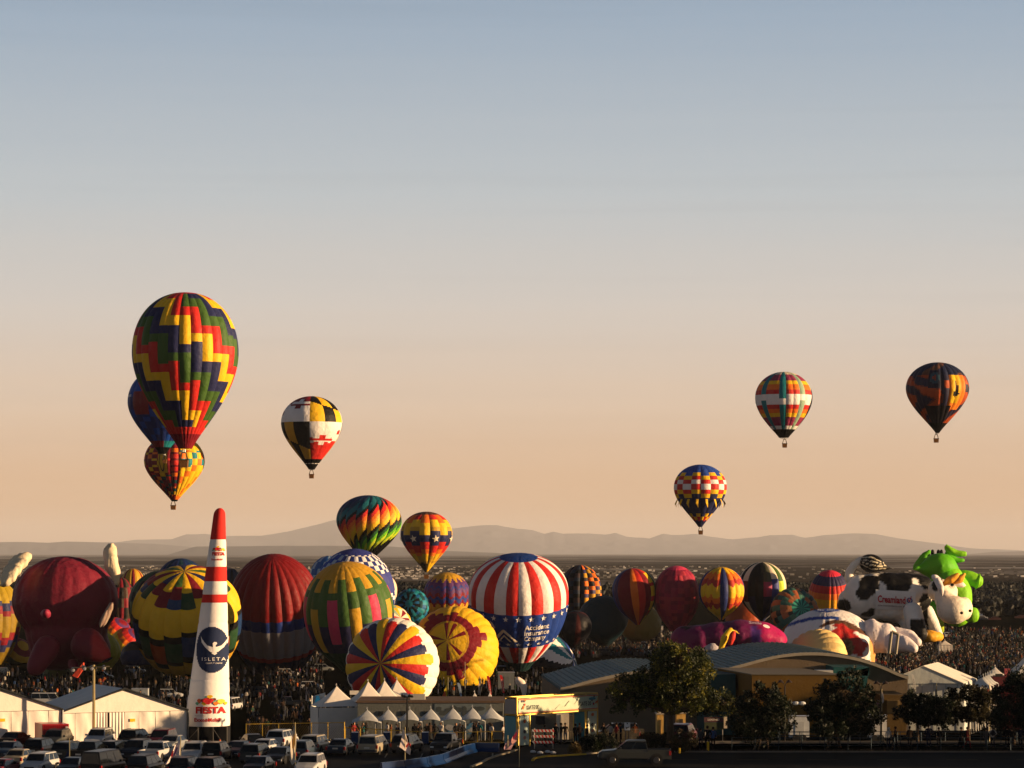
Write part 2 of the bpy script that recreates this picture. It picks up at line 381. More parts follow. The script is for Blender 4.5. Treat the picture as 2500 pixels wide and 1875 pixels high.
# ------------------------------------------------------------------ balloons
def bez(p0, p1, p2, p3, n):
    t = np.linspace(0, 1, n)[:, None]
    return (1 - t) ** 3 * p0 + 3 * (1 - t) ** 2 * t * p1 + 3 * (1 - t) * t * t * p2 + t ** 3 * p3
class Env: pass
NB = 'hot_air_balloon'; ST_ = 'balloons standing or inflating on the field'
def balloon(label, px, py, d, Rp, up, down, pat, ng=24, ax=(0, 0, 1), mouth=.10, bulge=.03, flat=.55, cone=.75, cap=0.0, skirt=1.0, gores=True,
            phase=0.0, rows=44, group='hot air balloons', basket=None, lay=False, sq=1.0, name=NB, ropes=True, cat='hot air balloon', sub=4, neck=.36):
    """px, py: pixel of the widest circle's centre; Rp: its radius, up: height of the crown above it, down: depth of the mouth below it (pixels at distance d)"""
    if group == ST_ and not lay: neck, cone = (.75, .8) if mouth > .4 else (.6, .82)
    s = d / F
    Rm, U, D = Rp * s, up * s, down * s
    c = P(px, py, d)
    ax = Vector(ax).normalized()
    ref = Vector((0, -1, 0)) if abs(ax.y) < .85 else Vector((0, 0, -1))
    e1 = (ref - ax * ref.dot(ax)).normalized(); e2 = ax.cross(e1)
    top = bez(np.array([0.0, U]), np.array([Rm * flat, U]), np.array([Rm, U * .57]), np.array([Rm, 0.0]), 60)
    rm = Rm * mouth
    bot = bez(np.array([Rm, 0.0]), np.array([Rm, -D * neck]), np.array([rm + (Rm - rm) * (1 - cone), -D * cone]), np.array([rm, -D]), 60)
    pr = np.vstack([top, bot[1:]])
    L = np.concatenate([[0], np.cumsum(np.hypot(*np.diff(pr, axis=0).T))]); L /= L[-1]
    def prof(q):
        return np.interp(q, L, pr[:, 0]), np.interp(q, L, pr[:, 1])
    def tt(q): return (U - prof(q)[1]) / (U + D)
    qs = np.linspace(0, 1, rows + 1)
    e = Env(); e.c = c; e.R = Rm
    da = 2 * math.pi / ng
    ph = R(phase)
    def pt(a, q, off=0.0):
        r, z = prof(q)
        u = ((a - ph) / da) % 1.0
        r = r * (1 - bulge * (1 - math.sin(math.pi * u) ** .8)) + off
        p = c + e1 * (r * math.cos(a)) + e2 * (r * math.sin(a)) + ax * z
        if lay and p.z < gz(p.y) + .05: p.z = gz(p.y) + .05
        return p
    e.pt = pt; e.prof = prof; e.tt = tt
    qgrid = np.linspace(0, 1, 300); tgrid = np.array([tt(q) for q in qgrid])
    e.qt = lambda t: float(np.interp(t, tgrid, qgrid))
    basept = c - ax * D
    bx = None
    if basket:
        bpx, bpy, bw = basket
        bx = P(bpx, bpy, d)
        org = bx.copy()
    else:
        org = Vector((basept.x, basept.y, max(basept.z, gz(basept.y))))
    root = empty(name, org, label, cat, group)
    e.root = root
    icap = int(round(cap * rows)); isk = int(round(skirt * rows))
    def grid(g0, g1, r0, r1):
        V = []; Fc = []; C = []
        nc = (g1 - g0) * sub
        for j in range(r0, r1 + 1):
            for i in range(nc + 1):
                a = ph + (g0 + i / sub) * da
                V.append(pt(a, qs[j]))
        w = nc + 1
        for j in range(r0, r1):
            qm = (qs[j] + qs[j + 1]) / 2; tm = tt(qm)
            for i in range(nc):
                Fc.append((j - r0) * w + i + 0), 
                Fc[-1] = ((j - r0) * w + i, (j - r0 + 1) * w + i, (j - r0 + 1) * w + i + 1, (j - r0) * w + i + 1)
                g = g0 + i // sub; u = (i % sub + .5) / sub
                a = math.degrees(ph + (g + u) * da)
                C.append(pat(a, g, u, tm, qm))
        return V, Fc, np.array(C)
    h0, h1 = -(ng // 2), ng - ng // 2
    if icap:
        V, Fc, C = grid(h0, h1, 0, icap); part('crown_vent', V, Fc, FAB, root, C, True)
    if isk < rows:
        V, Fc, C = grid(h0, h1, isk, rows); part('mouth_skirt', V, Fc, FAB, root, C, True)
    if gores:
        for g in range(h0, h1):
            V, Fc, C = grid(g, g + 1, icap, isk); part('fabric_gore', V, Fc, FAB, root, C, True)
    else:
        V, Fc, C = grid(h0, h1, icap, isk); part('envelope', V, Fc, FAB, root, C, True)
    if basket:
        w = bw * s / 2; h = w * 1.7
        b = MB(); bt = Vector(bx)
        def ring(z, k, n=4): return [bt + Vector((sx * w * k, sy * w * k, z)) for sx, sy in ((-1, -1), (1, -1), (1, 1), (-1, 1))]
        b.hexa(ring(0, .88), ring(h, 1), (.17, .075, .025))
        bo = b.part('wicker_basket', BARK, root)
        m = MB()
        for sx, sy in ((-1, -1), (1, -1), (1, 1), (-1, 1)):
            m.tube(bt + Vector((sx * w * .9, sy * w * .9, h)), bt + Vector((sx * w * .45, sy * w * .45, h * 2.0)), w * .09, n=5, c=(.05, .04, .03))
        m.box(bt.x - w * .5, bt.x + w * .5, bt.y - w * .5, bt.y + w * .5, bt.z + h * 1.95, bt.z + h * 2.06, (.1, .1, .1))
        m.tube(bt + Vector((-w * .22, 0, h * 1.95)), bt + Vector((-w * .22, 0, h * 2.5)), w * .16, n=6, c=(.2, .2, .2))
        m.tube(bt + Vector((w * .22, 0, h * 1.95)), bt + Vector((w * .22, 0, h * 2.5)), w * .16, n=6, c=(.2, .2, .2))
        m.part('burner_frame', MET, root)
        r = MB(); r.box(bt.x - w * 1.05, bt.x + w * 1.05, bt.y - w * 1.05, bt.y + w * 1.05, bt.z + h * .97, bt.z + h * 1.06, (.05, .03, .02))
        part('basket_rim', r.v, r.f, BARK, bo, np.array(r.c))
        if ropes:
            k = MB()
            for i in range(8):
                a = i * math.pi / 4 + .3
                k.tube(bt + Vector((math.cos(a) * w * .5, math.sin(a) * w * .5, h * 2.0)), pt(a, 1.0), .025, n=3, c=(.12, .11, .1))
            k.part('suspension_cables', MAT, root)
    return e
def upright(label, x0, x1, top, bot, d, pat, eq=.40, **k):
    Rp = (x1 - x0) / 2; H = bot - top
    return balloon(label, (x0 + x1) / 2, top + eq * H, d, Rp, eq * H, (1 - eq) * H, pat, **k)
def step(t, tab):
    for lim, c in tab:
        if t < lim: return c
    return tab[-1][1]
def mark(e, V2, Fc, a0, a1, t0, t1, col, name='lettering', off=.12, mat=None):
    """lettering on the cloth between azimuths a0..a1 (degrees) and height fractions t0 (top) .. t1 (bottom)"""
    def fn(u, v):
        return e.pt(R(a0 + (a1 - a0) * u), e.qt(t1 + (t0 - t1) * v), off)
    return decal(name, V2, Fc, fn, col, e.root, mat or FAB)

FL = 'balloons floating above the field'
ST = 'balloons standing or inflating on the field'
# --- floating
def pz(a, g, u, t, q):
    if t < .015: return RED
    if t > .905: return MAR
    if t > .862: return RED
    y = t * 1048 + 97
    if g % 2 == 0:
        o = [(185, YEL), (250, NAV), (440, GRN), (495, RED)]
    else: o = [(60, YEL), (250, NAV), (310, GRN), (495, RED)]
    st = 337 + 62.5 * g
    if g % 2 == 0: st = 275 + 62.5 * g
    return step((y - st) % 495, o)
b1 = upright('huge zigzag stair patterned balloon in red, yellow, navy and green, floating highest at the left', 322.7, 582, 714, 1095, 476, pz, eq=.385, ng=28, mouth=.13, bulge=.035, flat=.62, cap=.045, skirt=.94,
             group=FL, basket=(449, 1141, 21), rows=72, neck=.42, cone=.8)
def pb(a, g, u, t, q):
    if t > .93: return BLK
    if t > .85: return (MAR if a < 12 else TEA)
    if .3 < t < .55 and g % 4 in (1, 2) and a < -20: return MAR
    if .50 < t < .55 and g % 3 == 0 and u > .3: return (.3, .33, .42)
    if .32 < t < .35 and a < -60: return (.3, .33, .42)
    return (.008, .05, .28) if (t < .3 or (g + int(t * 14)) % 3 == 0) else (.008, .02, .12)
b2 = upright('dark blue balloon with maroon patches, mostly hidden behind the huge zigzag balloon', 312, 482, 898, 1108, 620, pb, ng=20, group=FL, basket=(402, 1131, 11), skirt=.93, cap=.05)
rq = random.Random(3)
chk = {(g, r): rq.choice([RED, ORA, YEL, MAR, ORA]) for g in range(-20, 20) for r in range(40)}
def py3(a, g, u, t, q):
    r = int(t * 22)
    if t > .965: return BLK
    if t > .93: return MAR if a < 15 else ORA
    if a > 20:
        if t < .25: return YEL
        if .25 < t < .48 and (g + r // 2) % 3 == 0: return TEA
        if .36 < t < .5 and 40 > a: return TEA
        return YEL if (g + r // 2) % 4 else ORA
    if -28 < a < -6 and .2 < t < .58: return (.6, .33, .02)
    if t > .6 and (g + r) % 3 == 0: return DTE
    if t < .16: return TEA if a < -10 else PUR
    return chk[(g, r)] if (g + r) % 2 else MAR
b3 = upright('yellow, orange and red patchwork balloon with a buffalo drawing, lowest of three at left', 352, 499.5, 1061, 1224, 700, py3, ng=24, group=FL, basket=(423, 1244.5, 12.5), cap=.04, skirt=.94, mouth=.09, bulge=.05)
# the outline drawing of a buffalo skull on its yellow panel
def outline(pts, w):
    V = []; Fc = []
    for (x0, y0), (x1, y1) in zip(pts, pts[1:]):
        dx, dy = x1 - x0, y1 - y0; l = math.hypot(dx, dy) or 1; nx, ny = -dy / l * w, dx / l * w
        n = len(V); V += [(x0 + nx, y0 + ny), (x1 + nx, y1 + ny), (x1 - nx, y1 - ny), (x0 - nx, y0 - ny)]; Fc.append((n, n + 1, n + 2, n + 3))
    return np.array(V), Fc
mark(b3, *outline([(.0, .95), (.1, .75), (.35, .75), (.5, .85), (.65, .75), (.9, .75), (1, .95)], .035), -30, -6, .2, .56, BLK, 'skull_drawing')
mark(b3, *outline([(.35, .75), (.3, .4), (.4, .1), (.5, 0), (.6, .1), (.7, .4), (.65, .75)], .03), -30, -6, .2, .56, BLK, 'skull_drawing')
def pm(a, g, u, t, q):
    if t > .865: return BLK
    def cross(a0, t0, s=1.0):
        x = (a - a0) / 14; y = (t - t0) / .06
        return (abs(x) < .5 and abs(y) < 1.1) or (abs(y) < .42 and abs(x) < 1.8) or ((abs(x) - 1.75) ** 2 + y * y < .3)
    if a >= 0 and a < 90 or a < -90:
        aa = a % 180
        if t < .362:
            col = YEL if (aa < 30 or aa > 58) else BLK
            if t < .085 + aa * .0016: col = BLK if col is YEL else YEL
            return col
        red = t > .612
        if cross(28, .612): red = not red
        if (aa - 72) ** 2 / 40 + ((t - .5) / .035) ** 2 < 1: red = True
        return RED if red else WHT
    else:
        aa = a if a < 0 else a - 180
        if t < .362:
            red = t < .115
            if cross(-28, .115): red = not red
            if (aa + 76) ** 2 / 60 + ((t - .24) / .035) ** 2 < 1: red = True
            return MAR if red and t > .05 else ((.3, .012, .02) if red else WHT)
        col = BLK if (aa > -32 or aa < -60) else OCH
        if t > .74 + aa * .0022: col = OCH if col is BLK else BLK
        return col
b4 = upright('balloon quartered in yellow and black checks and red and white crosses, floating left of centre', 685.8, 836, 967.2, 1146, 700, pm, eq=.37, ng=12, sub=10, rows=80, group=FL, basket=(760.5, 1168, 12), skirt=.87, mouth=.10, bulge=.02)
for i in range(-6, 7):
    mark(b4, *poly2d([(0, 0), (1, 0), (1, 1), (0, 1)]), i * 26 + 3, i * 26 + 20, .918, .927, WHT, 'skirt_dash')
def pblu(a, g, u, t, q):
    odd = g % 2 != 0
    if odd: tab = [(.13, BLU), (.19, YEL), (.26, RED), (.33, WHT), (.405, RED), (.48, YEL), (.78, NAV), (.84, YEL), (.9, RED)]
    else: tab = [(.185, BLU), (.255, YEL), (.33, RED), (.40, WHT), (.48, RED), (.55, YEL), (.84, NAV), (.89, YEL)]
    return step(t, tab + [(2, NAV)])
b7 = upright('blue balloon with a red, white and yellow checkered belt and hanging yellow streamers', 1644, 1775, 1134, 1286.6, 750, pblu, eq=.37, ng=16, rows=60, group=FL, basket=(1710.5, 1305, 11), mouth=.07, bulge=.05, phase=-2)
for i in range(16):
    a = R(i * 22.5 - 2 + 11)
    p0 = b7.pt(a, b7.qt(.56), .1); p1 = b7.pt(a + .1, b7.qt(.56), .1); o = Vector((math.sin(a), -math.cos(a), 0))
    m = MB(); m.add([p0, p1, p1 + o * .5 - Vector((0, 0, 1.3)), p1 + o * .3 - Vector((0, 0, 2.3)), p0 + o * .6 - Vector((0, 0, 1.1))], [(0, 1, 2, 3, 4)], YEL)
    m.part('streamer', FAB, b7.root)
def ptea(a, g, u, t, q):
    if t > .872: return BLK
    k = g % 3 == 2
    if k:
        if g == -1: return (.36, .37, .38) if .435 < t < .51 and False else ((WHT if .435 < t < .51 else TEA))
        c = TEA if g < 1 else SGR
        return WHT if .355 < t < .44 else c
    return step(t, [(.055, CRE), (.15, PLU), (.215, YEL), (.285, ORA), (.36, RED), (.51, WHT), (.575, RED), (.645, ORA), (.705, YEL), (.82, PLU), (.875, WHT), (2, BLK)])
b8 = upright('balloon with teal vertical stripes over red, orange, yellow and white bands, second from the right', 1843.6, 1983.4, 907.8, 1068.5, 700, ptea, eq=.39, ng=24, rows=60, group=FL, basket=(1915.7, 1092.8, 11.5), mouth=.17, skirt=.94, cap=.04, cone=.86, neck=.45)

def pdark(a, g, u, t, q):
    n1 = math.sin(a * .09 + 4 * math.sin(t * 9)) + math.sin(t * 21 + a * .05) * .7
    if t > .865: return BLK
    if t > .62 and abs(a + 8) < 34: return (.012, .01, .015)
    if abs(a + 12) < 14 and .13 < t < .38:
        r = ((a + 14) / 9) ** 2 + ((t - .24) / .085) ** 2
        return (.25, .05, .03) if r < .15 else ((.02, .06, .09) if r < 1 else (.01, .012, .03))
    if 14 < a < 52 and .2 < t < .68:
        if 20 < a < 38 and ((a - 29) / 7) ** 2 + ((t - .46) / .05) ** 2 < 1: return BLK
        if 25 < a < 33 and .28 < t < .46 and abs(a - 29) < (t - .26) * 35: return (.05, .015, .01)
        return YEL if 20 < a < 36 and t < .6 else (.75, .2, .02)
    if t < .2: return (.012, .018, .05) if n1 < .6 else (.12, .05, .03)
    if n1 > .25: return (.35, .06, .015)
    if n1 > -.1: return (.14, .03, .02)
    return (.02, .018, .045)
b9 = upright('dark navy and orange flame patterned balloon, floating farthest right', 2212, 2365.4, 884.6, 1057, 700, pdark, eq=.37, ng=24, sub=4, rows=64, group=FL, basket=(2285.7, 1080.6, 11.5), mouth=.06, skirt=.86, cap=.04, bulge=.05)
def pspi(a, g, u, t, q):
    gc = a - (u - .5) * 22.5
    tq = t + .0036 * gc + .009 * (u - .5) * 22.5 - .27
    return step(tq, [(-.27, (.006, .02, .09)), (-.18, (.006, .04, .08)), (-.06, (.01, .12, .15)), (.0, BLK), (.075, RED), (.14, ORA), (.2, (.75, .3, .03)), (.28, YEL), (.35, BLK), (.42, (.02, .09, .03)), (.5, LGR), (.58, LIM), (2, BLK)])
b5 = balloon('balloon with swirling rainbow diagonals from teal to lime, behind the checkered crown', 901, 1272, 640, 80.5, 63, 100, pspi, ng=16, sub=10, rows=110, ax=(.06, 0, 1), group=FL, mouth=.12, bulge=.05, cap=.04)
def pstar(a, g, u, t, q):
    if g % 2 == 0: return step(t, [(.05, (.1, .05, .03)), (.19, ORA), (.385, YEL), (.51, NAV), (.62, RED), (.7, ORA), (.82, YEL), (.86, OCH), (2, (.05, .03, .01) if a < 12 else YEL)])
    return step(t, [(.05, (.1, .05, .03)), (.13, RED), (.25, YEL), (.32, OCH), (.565, NAV), (.67, RED), (.74, ORA), (.84, OCH), (2, (.05, .03, .01) if a < 12 else YEL)])
b6 = upright('yellow, orange and navy balloon with pale stars round its middle, low in the air', 977, 1105, 1249, 1397, 750, pstar, eq=.37, ng=14, sub=6, rows=60, phase=-15, group=FL, basket=(1041, 1413, 12), mouth=.05, bulge=.07, skirt=.86)
for g in range(-7, 7):
    if g % 2: mark(b6, *star2d(rot=.2), -15 + (g + .14) * 25.7, -15 + (g + .84) * 25.7, .385, .515, CRE, 'star', off=.25)

# --- standing in the field
def G1(a, g, u, t, q):
    z = abs((g % 4) - 2) * .05
    return step(t + z, [(.28, (.3, .2, .012)), (.36, NAV), (.42, MAR), (.62, (.22, .14, .012)), (.7, MAR), (.78, NAV), (2, (.18, .11, .01))])  # yellow is darkened to paint in shade, more so towards the bottom
upright('yellow balloon with navy and maroon chevrons, cut off by the left edge of the picture', -105, 52, 1410, 1640, 590, G1, ng=20, group=ST, mouth=.3, bulge=.04)
def G8(a, g, u, t, q):
    if t < .045: return [YEL, MAR, YEL, NAV, YEL, GRN][g % 6]
    if t < .17: return [DGR, YEL, MAR, (.01, .04, .12)][g % 4] if t > .08 + .03 * (g % 2) else [YEL, MAR][g % 2]
    k = [.0, .05, .1, .05][g % 4]
    return step(t - k, [(.36, YEL), (.42, BLK), (.62, [(.008, .03, .1), DGR, (.3, .05, .01), DGR][g % 4]), (.68, BLK), (.84, OCH), (.88, DGR), (2, OCH)])  # lower blocks darkened: shade from neighbouring balloons is put into their colours
upright('big yellow balloon with black edged blue, green and orange blocks, behind the tall cone', 322, 590, 1383, 1655, 515, G8, eq=.42, ng=18, sub=5, ax=(0, -.5, 1), group=ST, mouth=.5, bulge=.05, rows=60, cap=.05)
def G9(a, g, u, t, q): return step(t, [(.43, (.15, .005, .007)), (.51, (.006, .02, .13)), (.75, (.16, .16, .19)), (.79, (.2, .01, .01)), (2, (.006, .008, .035))])  # bands below the crown carry painted shade from the balloons around
upright('dark red topped balloon with blue, white and navy bands, right of the tall cone', 558, 784, 1349, 1655, 545, G9, eq=.44, ng=24, ax=(-.02, -.38, 1), group=ST, mouth=.5, bulge=.06, rows=56, cap=.04)
def G10(a, g, u, t, q):
    if t < .07: return OCH
    if t < .2: return OCH if (g % 2 == 0 or t < .10) else GRN
    if g % 4 == 0 and .34 < t < .76: return OCH if u > .05 else GRN
    if g % 4 == 2 and .26 < t < .66: return PNK
    if t > .5 and t < .76: return (.015, .015, .05) if g % 4 in (1, 3) else (.03, .02, .05)
    return GRN if t < .5 else DGR
balloon('leaning green balloon with yellow and pink rectangles and a yellow toothed crown', 851, 1490, 500, 111, 120, 150, G10, ng=24, sub=4, ax=(-.10, -.22, 1), group=ST, mouth=.3, bulge=.03, rows=60, cap=.06, phase=4)
def G11(a, g, u, t, q):
    r = int(t * 24)
    if t < .035: return (.03, .04, .2)
    if t < .19 and a > -30: return WHT if (g + r) % 2 else (.015, .03, .16)
    if t > .38: return WHT if (g + r // 1) % 2 and a > 20 else (.01, .03, .16)
    if a < -25 and t < .4: return (.01, .05, .3) if (g + r) % 3 else (.35, .42, .5)
    return (.04, .05, .22)
upright('blue and white checkered balloon standing behind the green one', 764, 965, 1339, 1600, 585, G11, eq=.45, ng=32, sub=2, ax=(.04, -.15, 1), group=ST, mouth=.3, rows=72, cap=.03)
def G12(a, g, u, t, q): return (.3, .4, .5) if (g + int(t * 9)) % 3 == 0 else (.01, .09, .3)
upright('light blue patched balloon peeping out left of the checkered crown', 755, 850, 1357, 1500, 680, G12, ng=20, group=ST, mouth=.3, gores=False)
upright('cream balloon edge just right of the blue and white checkered one', 895, 970, 1400, 1500, 680, lambda a, g, u, t, q: CRE if (g % 5) else RED, ng=20, group=ST, mouth=.3, gores=False)
def G6(a, g, u, t, q): return [BLK, DGR, (.02, .06, .02), BLK, (.05, .08, .02)][(g + int(t * 8)) % 5]
upright('black and dark green balloon behind the big yellow one', 314, 480, 1392, 1600, 660, G6, ng=20, group=ST, mouth=.3, gores=False, bulge=.06)
upright('deep blue crown rising behind the big yellow balloon', 378, 505, 1363, 1540, 740, lambda a, g, u, t, q: (.006, .02, .09) if g % 3 else (.006, .03, .05), ng=22, group=ST, mouth=.3, gores=False, bulge=.05)
upright('small yellow balloon with brown wedges right of the pink pig balloon', 297, 352, 1388, 1470, 800, lambda a, g, u, t, q: OCH if g % 3 else MAR, ng=18, group=ST, mouth=.3, gores=False, bulge=.05)
upright('dark maroon balloon between the pink pig and the big yellow balloon', 262, 330, 1410, 1560, 700, lambda a, g, u, t, q: [MAR, BLK, (.05, .03, .02)][(g + int(t * 6)) % 3], ng=18, group=ST, mouth=.3, gores=False, bulge=.05)
upright('dark crown between the big yellow balloon and the red topped balloon', 540, 590, 1387, 1500, 760, lambda a, g, u, t, q: (.02, .03, .06) if g % 3 else (.015, .015, .02), ng=18, group=ST, mouth=.3, gores=False, bulge=.05)
def G3(a, g, u, t, q): return (.25, .24, .015)
upright('plain yellow green balloon half hidden by the pink pig', 175, 295, 1540, 1646, 560, G3, eq=.5, ng=20, group=ST, mouth=.4, bulge=.02, lay=True)
def G4(a, g, u, t, q): return step(q, [(.1, MAR), (.17, PUR), (.27, RED), (.37, ORA), (.5, YEL), (.62, PUR), (2, MAR)])
balloon('tilting orange, yellow and purple banded balloon, upper one of the pair beside the pink pig', 283, 1545, 650, 40, 36, 70, G4, ax=(.55, -.35, .75), ng=16, group=ST, mouth=.3, lay=True, gores=False, bulge=.05)
balloon('tilting orange, yellow and navy banded balloon, lower one of the pair beside the pink pig', 312, 1572, 620, 42, 38, 70, G4, ax=(.6, -.35, .7), ng=16, group=ST, mouth=.3, lay=True, gores=False, bulge=.05)
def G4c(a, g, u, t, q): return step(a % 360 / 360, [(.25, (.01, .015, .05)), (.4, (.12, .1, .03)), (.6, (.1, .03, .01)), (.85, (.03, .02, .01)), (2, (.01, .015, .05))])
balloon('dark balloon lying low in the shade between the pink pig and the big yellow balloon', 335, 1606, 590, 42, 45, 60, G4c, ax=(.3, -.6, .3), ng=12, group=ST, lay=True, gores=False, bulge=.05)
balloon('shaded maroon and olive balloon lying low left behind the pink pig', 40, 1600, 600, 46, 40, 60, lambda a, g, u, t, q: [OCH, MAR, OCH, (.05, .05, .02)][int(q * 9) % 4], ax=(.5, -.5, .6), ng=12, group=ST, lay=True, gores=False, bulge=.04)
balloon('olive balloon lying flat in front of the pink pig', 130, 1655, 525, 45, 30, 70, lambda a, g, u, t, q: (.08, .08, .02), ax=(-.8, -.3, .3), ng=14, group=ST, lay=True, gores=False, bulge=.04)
def G14(a, g, u, t, q):
    if q < .06: return TEA
    return [TEA, DTE, (.01, .1, .25), DTE, (.02, .22, .3)][(g * 2 + int(q * 16)) % 5] if q > .2 or g % 2 else BLK
balloon('teal patchwork balloon lying with its crown toward the viewer', 1004, 1480, 640, 44, 30, 70, G14, ax=(-.15, -.9, .22), ng=20, group=ST, lay=True, gores=False, bulge=.03)
def G15(a, g, u, t, q):
    z = abs(((a / 22.5) % 1) - .5) * .16
    return step(t + z, [(.16, OCH), (.27, PUR), (.31, (.02, .04, .2)), (.4, PUR), (.46, MAR), (.54, (.02, .04, .2)), (.6, MAR), (2, OCH)])
upright('purple, red and blue zigzag balloon with a yellow base and yellow petals on its crown', 1034, 1148, 1397, 1530, 690, G15, ng=16, sub=6, ax=(0, -.12, 1), group=ST, mouth=.3, bulge=.04, rows=60)
balloon('cream, yellow and teal balloon lying partly hidden behind the petal balloon', 962, 1522, 560, 50, 30, 80, lambda a, g, u, t, q: [CRE, YEL, SGR, CRE, RED, MAR][(g + int(q * 5)) % 6], ax=(.5, -.6, .4), ng=14, group=ST, lay=True, gores=False, bulge=.04)
def G17(a, g, u, t, q):
    if q < .15: return MAR if g % 8 in (0, 3) else YEL
    if q < .175: return OCH
    lim = .275 if g % 6 < 3 else .235
    if q < lim + (.035 if g % 6 == 1 else 0): return MAR
    return YEL
b17 = balloon('yellow balloon lying with a maroon toothed ring round its crown toward the viewer', 1107, 1589, 500, 112, 84, 150, G17, ax=(-.17, -.93, .33), ng=26, sub=4, group=ST, lay=True, mouth=.3, bulge=.02, rows=60, cap=.15)
def G18(a, g, u, t, q):
    lim = .37 + (.05 if g % 3 == 0 else 0) - (abs(2 * u - 1)) ** 4 * .05
    if q > lim: return (.8, .74, .66)
    return [YEL, NAV, RED][g % 3]
b18 = balloon('white balloon with red, yellow and blue petals, lying behind the peaked tents', 958, 1624, 455, 117, 92, 150, G18, ax=(-.27, -.93, .08), ng=24, sub=6, group=ST, lay=True, mouth=.3, bulge=.02, rows=60, cap=.1)
def G19(a, g, u, t, q):
    if q < .125: return (.01, .04, .2)
    if t < .41: return RED if g % 2 else WHT
    if t < .72: return (.012, .04, .22)
    if t < .895: return RED if g % 2 else WHT
    return (.01, .03, .03)
b19 = balloon('red and white striped balloon with a star spangled blue band and an insurance company name', 1266, 1450, 540, 123, 98, 190, G19, ax=(0, -.26, 1), ng=24, sub=4, group=ST, mouth=.22, bulge=.03, rows=66, cap=.06, skirt=.89, phase=0, flat=.62)
for i in range(24):
    mark(b19, *star2d(), i * 15 - 3.6, i * 15 + 3.6, .425, .478, WHT, 'star', off=.2)
    mark(b19, *star2d(), i * 15 - 4, i * 15 + 4, .675, .71, WHT, 'star', off=.2)
for k, (w, a1) in enumerate([('Accident', 38), ('Insurance', 40), ('Company', 37)]):
    mark(b19, *text2d(w, .02), 7, a1, .502 + k * .052, .548 + k * .052 + (.014 if k == 2 else 0), WHT, 'lettering', off=.25)
mark(b19, *poly2d([(0, 0), (.1, .1), (.5, .72), (.55, .72), (1, 0), (.9, 0), (.53, .56), (.18, 0), (.12, .0)]), -38, -1, .5, .66, CRE, 'mountain_emblem', off=.25)
mark(b19, *poly2d([(.28, 0), (.53, .42), (.78, 0), (.7, 0), (.53, .3), (.38, .06), (.48, .0)]), -38, -1, .5, .66, CRE, 'mountain_emblem', off=.25)
mark(b19, *poly2d([(0, .5), (.05, .75), (.2, .8), (.15, 1.05), (.25, .9), (.32, .7), (.25, .55), (.3, .4), (.2, .3), (.1, .2), (.05, .35)]), -40, -6, .48, .66, CRE, 'mountain_emblem', off=.27)
def G20(a, g, u, t, q):
    if q > .62: return (.01, .03, .09)
    c = [(.78, .72, .66), TEA, (.78, .72, .66), (.008, .008, .01), (.015, .05, .26), (.78, .72, .66), (.015, .05, .26), (.01, .02, .07), (.01, .1, .14)]
    return c[int((a / 24 + (q * 5) + 20)) % 9]
balloon('half inflated blue, teal and white patched balloon lying behind the striped company balloon', 1340, 1632, 580, 94, 66, 130, G20, ax=(.75, -.25, .3), ng=20, group=ST, lay=True, mouth=.3, bulge=.02)
def G21(a, g, u, t, q):
    return [ORA, (.03, .03, .1), (.5, .25, .02), (.04, .03, .03), ORA, BLK][(g + int(t * 15)) % 6] if a > 8 else [BLK, (.05, .03, .03), (.02, .03, .05)][(g + int(t * 15)) % 3]
upright('knobbly balloon of spiralling orange, yellow and black patches right of the company balloon', 1366, 1469, 1379, 1530, 690, G21, eq=.45, ng=14, sub=6, group=ST, mouth=.3, bulge=.14, rows=60)
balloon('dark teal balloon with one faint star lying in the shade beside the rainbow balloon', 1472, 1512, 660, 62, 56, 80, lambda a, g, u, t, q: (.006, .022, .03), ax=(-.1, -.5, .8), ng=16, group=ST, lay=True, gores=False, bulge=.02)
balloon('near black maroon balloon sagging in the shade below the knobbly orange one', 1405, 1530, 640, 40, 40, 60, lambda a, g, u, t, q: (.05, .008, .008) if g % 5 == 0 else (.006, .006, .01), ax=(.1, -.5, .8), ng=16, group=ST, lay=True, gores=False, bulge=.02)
def G23(a, g, u, t, q):
    c = [RED, MAR, YEL, GRN, (.01, .06, .1), (.01, .03, .16), (.05, .02, .08), MAR, MAR, ORA][g % 10] if True else 0
    if c is YEL and int(t * 12) % 3 == 0: return RED
    return c
balloon('tilted rainbow balloon with yellow checks', 1548, 1440, 650, 54, 53, 86, G23, ax=(-.12, -.1, 1), ng=18, sub=4, group=ST, mouth=.12, bulge=.02, phase=8, gores=True)
balloon('dull olive yellow balloon lying under the rainbow balloon', 1560, 1520, 700, 56, 40, 60, lambda a, g, u, t, q: (.16, .11, .02), ax=(.1, -.6, .6), ng=16, group=ST, lay=True, gores=False)
cq = random.Random(9); ck2 = {(g, r): cq.choice([(.3, .02, .05), (.36, .03, .05), (.22, .015, .04)]) for g in range(-20, 20) for r in range(40)}
def G24(a, g, u, t, q): return PNK if t < .05 else ck2[(g, int(t * 16))]
upright('raspberry red checkered balloon between the rainbow and the chevron balloons', 1595, 1708, 1381, 1540, 650, G24, eq=.44, ng=20, ax=(0, -.12, 1), group=ST, mouth=.3, bulge=.03)
def G25(a, g, u, t, q):
    if g % 4 == 0: return (.02, .03, .12)
    v = int(((t * 9) + abs(u - .5) * (1.6 if g % 4 == 2 else .8)) % 4)
    return [YEL, ORA, (.4, .03, .02), YEL][v]
upright('balloon with yellow, orange and red chevrons between dark blue gores', 1705, 1818, 1384, 1513, 640, G25, eq=.44, ng=16, sub=6, rows=60, ax=(0, -.12, 1), group=ST, mouth=.1, bulge=.07, phase=-8)
